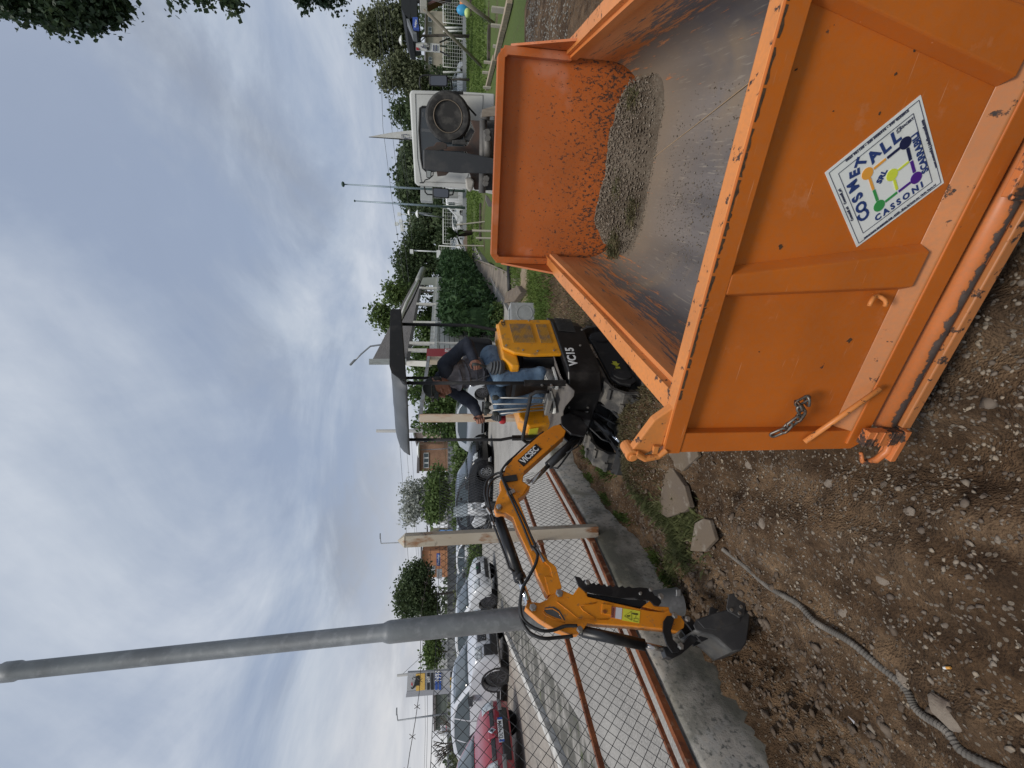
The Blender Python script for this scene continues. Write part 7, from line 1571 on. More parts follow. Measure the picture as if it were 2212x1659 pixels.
def ex_red(t_, f, patch, side):
    patch('upper_grille', 2.0, 2.6, -.62, .62, DKP, .012); patch('nose_panel', 1.7, 3.0, -.14, .14, CR, .018); patch('lower_grille', .25, 1.25, -.66, .66, DKP, .012); patch('bumper_strip', .9, 1.35, -.95, -.55, mat('grey_bumper', (.20, .20, .20), .7), .016); patch('bumper_strip', .9, 1.35, .55, .95, MATS['grey_bumper'], .016)
    for s in (-1, 1): patch('headlamp', 1.9, 3.9, s*.64, s*.96, LGT, .014)
    p = f(2.035, .66, 0); mb = MB(); q = [(0, .085), (.062, 0), (0, -.085), (-.062, 0)]; mb.prism([p+Vector((.006-.22*c, a, c)) for a, c in q], [p+Vector((.024-.22*c, a, c)) for a, c in q]); em = mb.build('badge', mat('badge_chrome', (.75, .76, .78), .15, 1.0), t_, world=False, bevel=.004)
    q = [(0, .04), (.03, 0), (0, -.04), (-.03, 0)]; mb = MB(); mb.prism([p+Vector((.024-.22*c, a, c)) for a, c in q], [p+Vector((.027-.22*c, a, c)) for a, c in q]); mb.build('badge_centre', DKP, em, world=False, root=t_)
    pp = f(2.04, .47, 0)+Vector((.02, 0, 0)); mb = MB(); mb.box(pp, (.014, .52, .115)); pl_ = mb.build('number_plate', PLT, t_, world=False, bevel=.003)
    for s in (-1, 1): mb = MB(); mb.box(pp+Vector((.004, s*.237, 0)), (.012, .045, .113)); mb.build('plate_band', PLB, pl_, world=False, root=t_)
    text('plate_lettering', 'DL*99PM', frameM(pp+Vector((.009, 0, 0)), (0, 1, 0), (0, 0, 1)), .115, MATS['ink_black'], pl_, sx=.82, ex=.001, bold=.001)
def ex_black(t_, f, patch, side):
    patch('grille', 1.9, 2.6, -.5, .5, WELL, .012); side('waist_chrome', [(1.0, .985), (1.0, 1.005), (-1.5, 1.02), (-1.5, 1.0)], RIMS, .006); side('door_lettering_strip', [(-.55, .46), (-.55, .49), (-.85, .49), (-.85, .46)], RIMS, .006); side('door_handle', [(-.25, .86), (-.25, .885), (-.42, .885), (-.42, .86)], RIMS, .02)
    for s in (-1, 1): patch('headlamp', 2.2, 3.7, s*.62, s*.96, LGT, .012); patch('tail_lamp', 12.8, 13.7, s*.70, s*.97, TLG, .012)
def ex_silver(t_, f, patch, side):
    patch('lower_front', .1, 1.5, -.9, .9, DKP, .012)
    for s in (-1, 1): patch('headlamp', 2.0, 3.4, s*.60, s*.96, LGT, .012)
hd_ = (.97, -.235); gp = 'cars parked along the road behind the fence'
def at(dy, t, z=RZ): return Vector(((829.5-dy)/FOC*t, t*.995, z))
def place(corner_dy, t, heading, kind):       # car centre from its front right corner
    h = Vector((*heading, 0)).normalized(); lf = Vector((-h.y, h.x, 0)); L2 = {'hatch': 1.95, 'suv': 2.05, 'van': 2.3}[kind]
    c = at(corner_dy, t)-h*L2+lf*HWD[kind]*.92; return c
h = Vector((.972, -.235, 0)); c = at(1580, 9.3)-h*2.0; car('dark red car facing us at the lower picture edge', c, hd_, 'hatch', CR, gp, extra=ex_red)
car('white crossover with studded grille and dark lower bumper', place(1412, 11.5, hd_, 'suv'), hd_, 'suv', CL, gp, RIMD, ex_suv)
car('white hatchback with green badge left of the steel pole', place(1258, 14.8, hd_, 'hatch'), hd_, 'hatch', CW, gp, RIMD, ex_hatch)
car('glossy black hatchback parked behind the white scooter', Vector((-4.25, 17.6, RZ)), (.93, -.36), 'hatch', CB, gp, RIMS, ex_black)
car('silver car with black front between black hatchback and driver', Vector((-1.2, 19.9, RZ)), (.93, -.36), 'hatch', CS, gp, RIMD, ex_silver)
car('silver car half hidden behind the driver', Vector((1.6, 21.6, RZ)), (.93, -.36), 'hatch', CS, gp, RIMD)
g2 = 'cars on the far side of the low hedge'
car('far white car roof left of the pale fence post', at(1180, 27, .25), (1, -.2), 'hatch', CW, g2); car('far silver car roof right of the pale fence post', at(1130, 27, .25), (1, -.2), 'hatch', CS, g2); car('far dark car above the white hatchback', at(1240, 27, .25), (1, -.2), 'hatch', mat('car_dark_grey', (.06, .07, .08), .3, coat=.8), g2)
# vehicles behind the white mesh fence
g3 = 'vehicles behind the white mesh fence'
zf_ = gh(20, 42, False)-.1
car('white van seen between truck cab and flagpoles', at(433, 43.5, zf_), (-.95, .3), 'van', CW, g3, sc=1.0, name='parked_van', cat='van'); car('white pickup beside the end of the hedge', at(530, 43, zf_), (-.6, -.8), 'suv', CW, g3); car('silver car nose right of the truck mirror', at(195, 43, zf_), (1, -.05), 'hatch', CS, g3); car('white car low behind the mesh fence near the palm', at(478, 45, zf_), (1, .1), 'hatch', CW, g3)
# scooter
clear_ = mat('clear_screen', (.45, .50, .53), .1, coat=.6); clear_.node_tree.nodes['Principled BSDF'].inputs['Alpha'].default_value = .35
sb = at(1108, 14.9); hS = Vector((.62, -.78, 0)).normalized(); lS = Vector((-hS.y, hS.x, 0)); scot = empty('scooter', 'white scooter with tall windshield parked before the black car', 'scooter', sb, math.atan2(hS.y, hS.x), None)
def s3(f, r, z): return Vector((f, r, z))
for fx_, nm in ((.66, 'wheel'), (-.60, 'wheel')):
    mb = MB(); mb.lathe(s3(fx_, -.05, .29), (0, 1, 0), [(0, .22), (0, .27), (.03, .29), (.07, .29), (.1, .27), (.1, .22)], 28); wh_ = mb.build(nm, TYRE, scot, world=False, autosm=35)
    mb = MB(); mb.lathe(s3(fx_, -.045, .29), (0, 1, 0), [(0, .22), (.09, .22), (.085, .195), (.005, .195)], 24)
    for k in range(10): a = k*.6283; mb.bar(s3(fx_, 0, .29), s3(fx_+.2*math.cos(a), 0, .29+.2*math.sin(a)), .022, .09, (0, 1, 0))
    mb.build('rim', RIMS, wh_, world=False, root=scot)
mb = MB(); mb.prism([s3(f, -.055, z) for f, z in [(.40, .45), (.55, .60), (.72, .62), (.88, .50), (.84, .48), (.70, .565), (.56, .545), (.44, .42)]], [s3(f, .055, z) for f, z in [(.40, .45), (.55, .60), (.72, .62), (.88, .50), (.84, .48), (.70, .565), (.56, .545), (.44, .42)]]); mb.build('front_mudguard', CW, scot, world=False, bevel=.01)
mb = MB(); mb.tube([s3(.66, .08, .29), s3(.52, .08, .78)], .02, 8); mb.tube([s3(.66, -.08, .29), s3(.52, -.08, .78)], .02, 8); mb.build('fork', RIMS, scot, world=False, split=True)
mb = MB(); o = [(.62, .80), (.50, 1.06), (.34, 1.10), (.28, .80), (.26, .42), (.40, .36), (.52, .55)]; mb.prism([s3(f, -.19, z) for f, z in o], [s3(f, .19, z) for f, z in o]); mb.build('front_shield', CW, scot, world=False, bevel=.05, seg=3)
mb = MB(); mb.sphere(s3(.60, 0, .90), .085, 12, 8, (.6, 1.3, .8)); mb.build('headlamp', LGT, scot, world=False, smooth=True)
mb = MB(); o = [(-.95, .80), (-.55, .92), (.05, .82), (.0, .55), (-.15, .38), (-.55, .42), (-.80, .62)]; mb.prism([s3(f, -.17, z) for f, z in o], [s3(f, .17, z) for f, z in o]); mb.build('rear_body', CW, scot, world=False, bevel=.05, seg=3)
mb = MB(); o = [(-.9, .84), (-.5, .96), (.05, .88), (.08, .82), (-.4, .86), (-.85, .78)]; mb.prism([s3(f, -.14, z) for f, z in o], [s3(f, .14, z) for f, z in o]); mb.build('saddle', SEATM, scot, world=False, bevel=.02)
mb = MB(); o = [(.30, .40), (-.15, .38), (-.15, .30), (.30, .30)]; mb.prism([s3(f, -.16, z) for f, z in o], [s3(f, .16, z) for f, z in o]); mb.build('footboard', DKP, scot, world=False, bevel=.01)
mb = MB(); mb.tube([s3(.36, -.34, 1.10), s3(.44, -.12, 1.08), s3(.44, .12, 1.08), s3(.36, .34, 1.10)], .016, 8); mb.build('handlebar', DKP, scot, world=False, smooth=True)
for s in (-1, 1): mb = MB(); mb.tube([s3(.44, s*.26, 1.09), s3(.47, s*.34, 1.26)], .008, 6); mb.sphere(s3(.47, s*.35, 1.28), .055, 10, 6, (.3, 1.2, .8)); mb.build('mirror', DKP, scot, world=False)
rows = [[s3(.52-.25*v-.05*abs(u)**2, u*.24*(1-.25*v), 1.02+.52*v) for u in (-1, -.5, 0, .5, 1)] for v in (0, .25, .5, .75, 1)]
mb = MB(); mb.grid(rows); o = mb.build('windshield', clear_, scot, world=False, smooth=True); o.modifiers.new('t', 'SOLIDIFY').thickness = .004
mb = MB(); mb.box(s3(-.92, 0, .72), (.05, .16, .08)); mb.build('tail_lamp', TLG, scot, world=False, bevel=.01)
mb = MB(); mb.tube([s3(-.2, -.16, .28), s3(-.7, -.17, .34), s3(-.92, -.17, .40)], [.03, .045, .05], 10); mb.build('exhaust', DKP, scot, world=False, smooth=True)
# ================================================================ DISTANCE
def zl(x, y): return ((1400+x*.43647)*.54861, (2300+y*.43647)*.54861)
# laurel bushes behind the parked cars
bs = []
for i in range(22):
    x = -2.6+.30*i; h = 3.55+.5*math.sin(i*1.1)+(.5 if i > 6 else 0)-(1.3 if i < 2 else 0); bs.append(((x, 22.8+.3*math.sin(i*2), h*.5+.1), (.75, .9, h*.5)))
g = empty('laurel_hedge', 'tall leafy evergreen hedge behind driver and parked cars', 'hedge', (.3, 22.8, .2)); leaves('foliage', L_BUSH, bs, 26000, .12, 3, g, .22, .3)
mb = MB()
for i in range(9): mb.tube([(-2.6+.75*i, 22.9, 0), (-2.6+.75*i+.1, 22.9, 2.4)], [.09, .03], 6); mb.sphere((-2.5+.75*i, 23.1, 1.9), .62, 8, 6, (.9, .7, 1.8 if i else 1.1))
mb.build('stems', L_DARK, g)
# low clipped hedge and shrubs along the road
def hedge(label, a, b_, h, n, size=.10, m=L_MID, w_=.7):
    A, B = Vector(a), Vector(b_); k = max(3, int((B-A).length/.9)); bl = [((A.lerp(B, i/k).x, A.lerp(B, i/k).y, RZ+h*.5+.08*math.sin(i)), (.7, w_, h*.52)) for i in range(k+1)]
    g = empty('low_hedge', label, 'hedge', A); leaves('foliage', m, bl, n, size, n, g, .13, .2); mb = MB(); mb.bar(A+UP*(RZ+h*.35), B+UP*(RZ+h*.35), w_*.9, h*.6); mb.build('twigs', L_DARK, g); return g
hedge('clipped green hedge above the parked white hatchback', (-12.5, 24.5, 0), (-6.6, 25.2, 0), .75, 9000, .07)
hedge('low rough shrubs behind the black hatchback', (-9.0, 27.5, 0), (-2.6, 25.5, 0), 1.75, 11000, .11)
hedge('dull green shrubs below the grey metal fence', (-36, 30, 0), (-13, 33, 0), 1.55, 12000, .13, L_GREY)
# corrugated metal fence
CG = mat('corrugated_grey', (.30, .315, .32), .6, .3, var=[((.20, .21, .215), 1.2, .42, .62, (1, 1, .2))]); cf = empty('metal_fence', 'long grey corrugated metal fence across the background', 'fence', (-20, 44, .3))
A, B = Vector((-45, 41, 0)), Vector((-5.2, 46, 0)); dd = (B-A); n_ = 300; rows = [[], []]
for i in range(n_+1): p = A+dd*i/n_; o = .05*(1 if (i//2) % 2 else -1); rows[0].append(p+Vector((0, o, .1))); rows[1].append(p+Vector((0, o, 2.62)))
mb = MB(); mb.grid(rows); o = mb.build('corrugated_sheet', CG, cf, fixn=False); o.modifiers.new('t', 'SOLIDIFY').thickness = .02
mb = MB(); mb.bar(A+UP*2.66, B+UP*2.66, .1, .06); mb.build('top_cap', CG, cf)
mb = MB(); p = [A+dd*i/24+UP*(2.95+.1*math.sin(i*2.2)) for i in range(25)]; mb.tube(p, .02, 4); mb.build('creeper_wire', L_DARK, cf)
# brick houses
BR = mat('brick_wall', (.30, .165, .10), .9, var=[((.22, .12, .075), 1.6, .42, .62), ((.36, .24, .17), 9, .5, .7)], bump=(14, .4, .02)); PK_ = mat('pink_render', (.52, .40, .34), .9); RF = mat('roof_grey', (.14, .13, .13), .9); WF = mat('window_frame_white', (.72, .72, .70), .6); WG = mat('window_glass_far', (.08, .10, .11), .1)
def house(label, y, body_, wall_m, wins, roof=None, th=5, name='house'):
    c = ony(*body_[0], y); t_ = empty(name, label, 'building', c); P_ = [ony(a, b_, y) for a, b_ in body_]; zmin = .2
    P_ = [p if i not in (len(P_)-1, len(P_)-2) else Vector((p.x, p.y, zmin)) for i, p in enumerate(P_)]
    mb = MB(); mb.prism(P_, [p+Vector((0, th, 0)) for p in P_]); mb.build('wall', wall_m, t_)
    for (v0, v1, d0, d1) in wins:
        a, b_ = ony(v0, d0, y-.03), ony(v1, d1, y-.03); mb = MB(); mb.box(((a.x+b_.x)/2, y-.03, (a.z+b_.z)/2), (abs(b_.x-a.x), .10, abs(a.z-b_.z))); w_ = mb.build('window', WF, t_)
        nx_, nz_ = max(1, round(abs(b_.x-a.x)/.55)), max(1, round(abs(a.z-b_.z)/.8)); mb = MB()
        for i in range(nx_):
            for j in range(nz_):
                cx = min(a.x, b_.x)+abs(b_.x-a.x)*(i+.5)/nx_; cz__ = min(a.z, b_.z)+abs(a.z-b_.z)*(j+.5)/nz_; mb.box((cx, y-.09, cz__), (abs(b_.x-a.x)/nx_*.74, .03, abs(a.z-b_.z)/nz_*.78))
        mb.build('pane', WG, w_)
    if roof: Q = [ony(a, b_, y-.4) for a, b_ in roof]; mb = MB(); mb.prism(Q, [p+Vector((0, th+.6, .5)) for p in Q]); mb.build('roof', RF, t_)
    return t_
house('brown brick house with white barred window behind blossom tree', 50, [(905, 1018), (905, 960), (960, 960), (960, 1018)], BR, [(915, 926, 1011, 978)], [(900, 1022), (903, 962), (906, 962), (906, 1022)])
house('pale pink house end with small white window by the canopy post', 52, [(905, 962), (897, 940), (897, 925), (960, 925), (960, 962)], PK_, [(915, 924, 958, 944)], [(900, 964), (893, 940), (893, 924), (896, 924), (896, 938), (904, 964)])
house('orange brick block behind the tall pale fence post', 62, [(912, 1248), (912, 1190), (960, 1190), (960, 1248)], mat('brick_orange', (.42, .20, .10), .9, var=[((.33, .15, .08), .8, .42, .62)]), [(930, 940, 1240, 1222)], [(909, 1250), (909, 1188), (912, 1188), (912, 1250)])
house('low cream shed right of the orange brick block', 64, [(925, 1186), (925, 1165), (965, 1165), (965, 1186)], mat('cream_render', (.52, .47, .33), .9), [], [(923, 1188), (923, 1163), (926, 1163), (926, 1188)])
house('grey warehouse with dark opening left of blossom tree', 66, [(930, 1130), (930, 1085), (970, 1085), (970, 1130)], mat('warehouse_grey', (.42, .43, .43), .9), [(944, 966, 1122, 1106)], [(926, 1132), (928, 1083), (931, 1083), (931, 1132)])
house('long low shed roofs beyond the fuel price sign', 70, [zl(650, 780), zl(640, 680), zl(860, 680), zl(860, 780)], MATS['warehouse_grey'], [], [zl(640, 785), zl(640, 675), zl(655, 675), zl(655, 785)], name='shed')
house('far dark green shed wall left of the lamp post', 68, [zl(720, 1320), zl(715, 1000), zl(880, 1000), zl(880, 1320)], mat('green_shed', (.11, .13, .115), .9), [], [zl(705, 1330), zl(705, 1000), zl(722, 1000), zl(722, 1330)], name='shed')
# signs
def board(name, label, pts, y, m, th=.12, base=None, group=None):
    Q = [ony(a, b_, y) for a, b_ in pts]; t_ = empty(name, label, 'sign', Q[0], 0, group); mb = MB(); mb.prism(Q, [p+Vector((0, th, 0)) for p in Q]); f_ = mb.build('board', m, t_)
    return t_, f_
def btext(s, a, b_, y, size, m, par, **k): return text('lettering', s, frameM(loc(par, ony(a, b_, y)), (1, 0, 0), (0, 0, 1)), size, m, par, ex=.01, **k)
SW = mat('sign_white', (.66, .66, .66), .5); SBL = mat('sign_blue', (.03, .09, .36), .5); INK = MATS['ink_black']
t_, f_ = board('blue_banner', 'pale blue banner hanging left of the tall pale fence post', [(948, 1176), (948, 1145), (982, 1145), (982, 1176)], 40, mat('banner_blue', (.16, .32, .62), .6)); mb = MB(); mb.sphere(ony(972, 1160, 39.9), .22, 10, 8, (1, .1, 1)); mb.build('orange_mark', mat('mark_orange', (.7, .2, .03), .5), t_)
t_, f_ = board('shop_sign', 'small dark blue sign with white lettering on the brick block', [(943, 1222), (943, 1196), (951, 1196), (951, 1222)], 42, SBL); btext('Prodigi', 947, 1209, 41.9, .34, WHT, t_)
t_, f_ = board('white_banner', 'small white banner left of the dark blue sign', [(943, 1250), (943, 1230), (955, 1230), (955, 1250)], 42, SW)
t_, f_ = board('price_board', 'white notice with red number twenty five on shed wall', [zl(765, 1370), zl(765, 1275), zl(860, 1270), zl(865, 1365)], 44, SW); btext('25', *zl(838, 1300), 43.9, .7, RED, t_)
for x_ in (785, 805, 820):
    mb = MB(); Q = [ony(*zl(*p), 43.93) for p in [(x_-3, 1350), (x_-3, 1295), (x_+2, 1295), (x_+2, 1350)]]; mb.prism(Q, [p+Vector((0, .03, 0)) for p in Q]); mb.build('printed_line', mat('ink_grey', (.12, .13, .20), .6), t_)
# fuel price totem
tot = [zl(460, 970), zl(450, 1020), zl(880, 980), zl(880, 935)]
t_, f_ = board('fuel_price_totem', 'tall grey fuel price totem with yellow panel and black beast', [zl(462, 965), zl(470, 800), zl(880, 780), zl(880, 930)], 38, mat('totem_grey', (.40, .41, .43), .5), .25)
Q = [ony(*p, 38) for p in (zl(462, 968), zl(452, 1022), zl(880, 985), zl(880, 930))]; mb = MB(); mb.prism(Q, [p+Vector((0, .2, 0)) for p in Q]); mb.build('totem_side', mat('totem_side', (.33, .34, .37), .5), t_)
Q = [ony(*p, 37.93) for p in (zl(545, 965), zl(545, 812), zl(625, 805), zl(625, 955))]; mb = MB(); mb.prism(Q, [p+Vector((0, .06, 0)) for p in Q]); yp = mb.build('yellow_panel', mat('totem_yellow', (.66, .42, .10), .5), t_)
dog = [(498, 930), (510, 938), (522, 925), (530, 900), (540, 860), (545, 835), (565, 825), (572, 835), (585, 832), (572, 845), (585, 853), (572, 858), (583, 868), (570, 872), (580, 885), (568, 888), (580, 902), (566, 903), (578, 918), (562, 915), (548, 918), (538, 925), (528, 940), (512, 948), (500, 942)]
Q = [ony(*zl(*p), 37.88) for p in dog]; mb = MB(); mb.prism(Q, [p+Vector((0, .04, 0)) for p in Q]); mb.build('beast_emblem', INK, t_)
mb = MB(); mb.tube([ony(*zl(*p), 37.88) for p in [(540, 845), (522, 838), (512, 850), (520, 862)]], .03, 5); mb.build('beast_tail', INK, t_)
mb = MB(); Q = [ony(*zl(*p), 37.86) for p in [(512, 925), (500, 905), (508, 880), (516, 905)]]; mb.prism(Q, [p+Vector((0, .03, 0)) for p in Q]); mb.build('flame', RED, t_)
for x0 in (645, 680, 718, 750):
    Q = [ony(*p, 37.93) for p in (zl(x0, 955), zl(x0, 805), zl(x0+22, 803), zl(x0+22, 953))]; mb = MB(); mb.prism(Q, [p+Vector((0, .06, 0)) for p in Q]); pb_ = mb.build('price_panel', INK if x0 < 700 else SBL, t_)
btext('self', *zl(656, 860), 37.88, .40, WHT, t_); btext('2049', *zl(729, 835), 37.88, .46, WHT, t_, sx=1.1); btext('1777', *zl(761, 830), 37.88, .46, WHT, t_, sx=1.1)
Q = [ony(*p, 37.93) for p in (zl(855, 935), zl(855, 795), zl(880, 795), zl(880, 932))]; mb = MB(); mb.prism(Q, [p+Vector((0, .06, 0)) for p in Q]); mb.build('price_panel', INK, t_)
for b_ in (918, 890, 860): mb = MB(); p = ony(*zl(866, b_), 37.88); mb.box(p, (.34, .05, .26)); mb.build('service_icon', MATS['totem_yellow'], t_)
# lamp posts, electricity poles
LP = mat('lamp_post_grey', (.24, .255, .27), .5, .4); LPW = mat('lamp_white', (.70, .71, .70), .4)
def pole_(name, label, foot, top, y, r0, r1, m=LP, cat='pole', group=None, extras=None):
    b_ = ony(*foot, y); tp = ony(*top, y); b_.z = max(-.2, min(b_.z, .3)) if b_.x < 0 else b_.z; t_ = empty(name, label, cat, b_, 0, group); mb = MB(); mb.tube([b_, tp], [r0, r1], 10); mb.build('shaft', m, t_, smooth=True)
    if extras: extras(t_, tp)
    return t_
def dome(t_, tp, r=.35):
    mb = MB(); mb.lathe(tp+UP*.0, -UP, [(-.22, .05), (-.18, r*.45), (-.08, r*.85), (0, r), (.04, r*.9)], 20); mb.build('lamp_shade', LPW, t_, smooth=True)
gL = 'dome lamps on thin posts beyond the white fence'
pole_('street_lamp', 'dome lamp lower of the two left of the flagpoles', (960, 470), (903, 462), 38, .06, .05, LP, 'street lamp', gL, dome); pole_('street_lamp', 'dome lamp higher one beside the antenna building', (945, 462), (885, 459), 46, .06, .05, LP, 'street lamp', gL, dome)
pole_('street_lamp', 'dome lamp on a thin mast in front of the right trees', (965, 101), (868, 88), 33, .06, .05, LP, 'street lamp', gL, dome); pole_('street_lamp', 'dome lamp over the brown brick house roof', (965, 968), (905, 972), 48, .05, .04, LP, 'street lamp', gL, lambda t_, p: dome(t_, p, .9))
def arm(t_, tp):
    mb = MB(); mb.tube([tp, tp+Vector((.55, 0, .06))], .04, 6); mb.box(tp+Vector((.75, 0, .08)), (.5, .2, .08)); mb.build('lamp_head', LP, t_)
g5 = 'single arm street lamps in the distance'
pole_('street_lamp', 'slim lamp post left of the tall pale fence post top', (990, 1166), (823, 1174), 44, .09, .05, LP, 'street lamp', g5, arm); pole_('street_lamp', 'slim lamp post between fuel totem and notice board', zl(900, 1150), zl(380, 1230), 36, .09, .05, LP, 'street lamp', g5, lambda t_, p: arm(t_, p))
tpz = ony(776, 752, 26); t_ = empty('street_lamp', 'curved arm street lamp rising over the hut roof', 'street lamp', ony(990, 740, 26)); mb = MB(); mb.tube([ony(990, 738, 26), ony(850, 741, 26), ony(800, 748, 26), ony(780, 765, 26), ony(765, 781, 26)], [.08, .06, .05, .045, .04], 8); mb.build('shaft', LP, t_, smooth=True); mb = MB(); mb.bar(ony(767, 777, 26), ony(756, 789, 26), .24, .10); mb.build('lamp_head', LP, t_, bevel=.03)
CONCP = mat('pole_concrete', (.36, .36, .35), .9)
g6 = 'concrete electricity poles'
pole_('electricity_pole', 'concrete electricity pole seen past the canopy front', (985, 931), (813, 931), 42, .19, .15, CONCP, 'electricity pole', g6); pole_('electricity_pole', 'concrete electricity pole behind the fuel totem', zl(880, 770), zl(375, 825), 47, .18, .13, CONCP, 'electricity pole', g6)
# flagpoles
g7 = 'tall thin flagpoles behind the truck'
for lb, ft, tp, cap in (('taller flagpole with round cap beside the truck cab', (1005, 413), (741, 398), 1), ('shorter flagpole further from the truck cab', (1005, 449), (766, 434), 0)):
    def cp_(t_, p, cap=cap): mb = MB(); mb.sphere(p, .22 if cap else .10, 12, 8, (1, 1, .6)); mb.build('finial', mat('finial_green', (.05, .09, .08), .6), t_, smooth=True)
    pole_('flagpole', lb, ft, tp, 37, .11, .05, mat('flagpole_blue_grey', (.24, .30, .34), .4, .3), 'flagpole', g7, cp_)
def zx(x, y): return ((1300+x*.42194)*.54861, (500+y*.42194)*.54861)
# feather flag
def z3(x, y): return ((1400+x*.36166)*.54861, (y*.36166)*.54861)
FL = mat('flag_cloth', (.62, .61, .60), .8, var=[((.52, .50, .47), 3, .45, .65)]); b_ = ony(*z3(900, 1515), 17); b_.z = gh(b_.x, b_.y, False); t_ = empty('feather_flag', 'white feather flag rising behind the truck cab roof', 'flag', b_)
mb = MB(); mb.tube([b_, ony(*z3(600, 1522), 17), ony(*z3(145, 1492), 17)], [.03, .025, .012], 6); mb.build('mast', DKP, t_)
Q = [ony(*z3(*p), 17) for p in [(150, 1490), (260, 1468), (420, 1440), (600, 1422), (640, 1425), (640, 1520), (600, 1521), (400, 1512)]]; mb = MB(); mb.prism(Q, [p+Vector((.02, .02, 0)) for p in Q]); fl_ = mb.build('cloth', FL, t_)
mat('ink_grey', (.12, .13, .20), .6); mb = MB(); mb.tube([ony(*z3(*p), 16.97) for p in [(505, 1500), (498, 1468), (560, 1462), (566, 1478)]], .012, 5); mb.tube([ony(*z3(*p), 16.97) for p in [(520, 1482), (528, 1506), (592, 1500), (588, 1486)]], .012, 5); mb.build('bracket_mark', MATS['ink_grey'], t_, split=True)
# white mesh fence panels
WP = mat('white_tube', (.70, .71, .67), .5); g8 = 'white tube and mesh fence panels'; YF = 41.0
def panel(label, d0, d1, vt=957.5, vb=1002.5, y=YF, n=None):
    A, B = ony(vb, d0, y), ony(vt, d1, y); x0, x1, z0, z1 = A.x, B.x, A.z, B.z; t_ = empty('mesh_fence', label, 'fence panel', (x0, y, z0), 0, g8)
    mb = MB(); mb.tube([Vector((x0, y, z0)), Vector((x0, y, z1)), Vector((x1, y, z1)), Vector((x1, y, z0))], .055, 8, closed=True); mb.build('frame', WP, t_, smooth=True)
    nx_ = max(3, int(abs(x1-x0)/.32)); mb = MB()
    for i in range(1, nx_): x = x0+(x1-x0)*i/nx_; mb.bar((x, y, z0), (x, y, z1), .018, .018)
    for j in range(1, 9): z = z0+(z1-z0)*j/9; mb.bar((x0, y-.012, z), (x1, y-.012, z), .018, .018)
    mb.build('mesh', WP, t_)
panel('fence panel at the right picture border behind the swing', 53, -20); panel('fence panel between the lamp and the swing pole', 148, 80); panel('fence panel right of the truck mirror', 300, 164); panel('fence panel between truck and flagpoles', 441, 330); panel('fence panel behind the little palm', 528, 451); panel('narrow end fence panel beside the hedge', 552, 531, 948, 1000)
g9 = 'round white fence posts'
for i, (dy, lb) in enumerate([(60, 'post nearest the right border of the white fence'), (67, 'post pair left neighbour in the white fence'), (156, 'post by the silver car nose in the white fence'), (445, 'post beside the shorter flagpole foot')]):
    a, b_ = ony(1004, dy, YF), ony(957, dy, YF); mb = MB(); mb.cyl(a, b_, .08, 10); tag(mb.build('fence_post', WP, smooth=True), lb, 'fence post', g9)
mb = MB(); a, b_ = ony(1004, 560, 40.4), ony(1004, -30, 40.4); mb.bar(a, b_, .3, .4); tag(mb.build('kerb_wall', mat('kerb_grey', (.30, .31, .32), .9)), 'low grey kerb wall under the white mesh fence', 'wall')
# notice banner on a stand
t_, f_ = board('advert_banner', 'white advertising banner reading VILLE on a frame', [zr(388, 872), zr(388, 726), zr(800, 765), zr(806, 908)], 30, SW, .06)
btext('VILLE', *zr(605, 815), 29.95, .26, INK, t_, sx=.85, bold=.01)
mb = MB(); Q = [ony(*zr(*p), 29.94) for p in [(392, 870), (392, 820), (430, 832), (452, 872)]]; mb.prism(Q, [p+Vector((0, .03, 0)) for p in Q]); mb.build('red_corner', RED, t_)
for x_ in (695, 745):
    mb = MB(); Q = [ony(*zr(*p), 29.94) for p in [(x_-11, 885), (x_-11, 780), (x_+11, 782), (x_+11, 887)]]; mb.prism(Q, [p+Vector((0, .02, 0)) for p in Q]); mb.build('printed_line', mat('ink_grey', (.12, .13, .20), .6), t_)
mb = MB(); mb.tube([ony(*zr(*p), 29.94) for p in [(470, 800), (500, 830), (530, 790), (510, 770), (560, 850)]], .03, 5); mb.build('line_drawing', MATS['ink_grey'], t_)
for b_ in (740, 890):
    mb = MB(); p = ony(*zr(800, b_), 30.1); q_ = ony(*zr(980, b_+(90 if b_ > 800 else -80)), 30.1); mb.cyl(p, q_, .05, 6); mb.build('stand_leg', DKP, t_)
t_, f_ = board('blue_banner', 'blue banner with white script under the dark shelter', [zr(330, 420), zr(330, 300), zr(415, 298), zr(445, 512), zr(345, 505)], 26, mat('banner_royal', (.05, .10, .40), .6)); text('lettering', 'Proligfieri', frameM(loc(t_, ony(*zr(385, 410), 25.95)), (1, 0, -.1), (.1, 0, 1)), .16, WHT, t_, sx=.75, ex=.01)
# dark shelter at the top right
t_ = empty('dark_shelter', 'black steel shelter with stepped roof at the right edge', 'shelter', ony(*zr(600, 0), 28))
for nm, pts, th in (('roof', [(130, -120), (130, 130), (190, 260), (200, 320), (290, 330), (300, 190), (290, -120)], 3.5), ('side_panel', [(296, -120), (300, 320), (410, 300), (400, -120)], 3.2), ('inclined_arm', [(190, 250), (230, 340), (290, 480), (330, 590), (400, 600), (395, 560), (345, 545), (310, 450), (270, 330)], .6)):
    Q = [ony(*zr(*p), 28) for p in pts]; mb = MB(); mb.prism(Q, [p+Vector((0, th, 0)) for p in Q]); mb.build(nm, mat('shelter_black' if nm != 'inclined_arm' else 'shelter_grey', (.02, .022, .025) if nm != 'inclined_arm' else (.16, .17, .18), .7), t_)
mb = MB(); mb.tube([ony(*zr(490, 200), 28), ony(*zr(490, -100), 28)], .15, 8); mb.tube([ony(*zr(410, 20), 28), ony(*zr(1000, 10), 28)], .12, 8); mb.build('frame', DKP, t_)
for tt, rows_, y_ in ((t_, (), 0),):
    pass
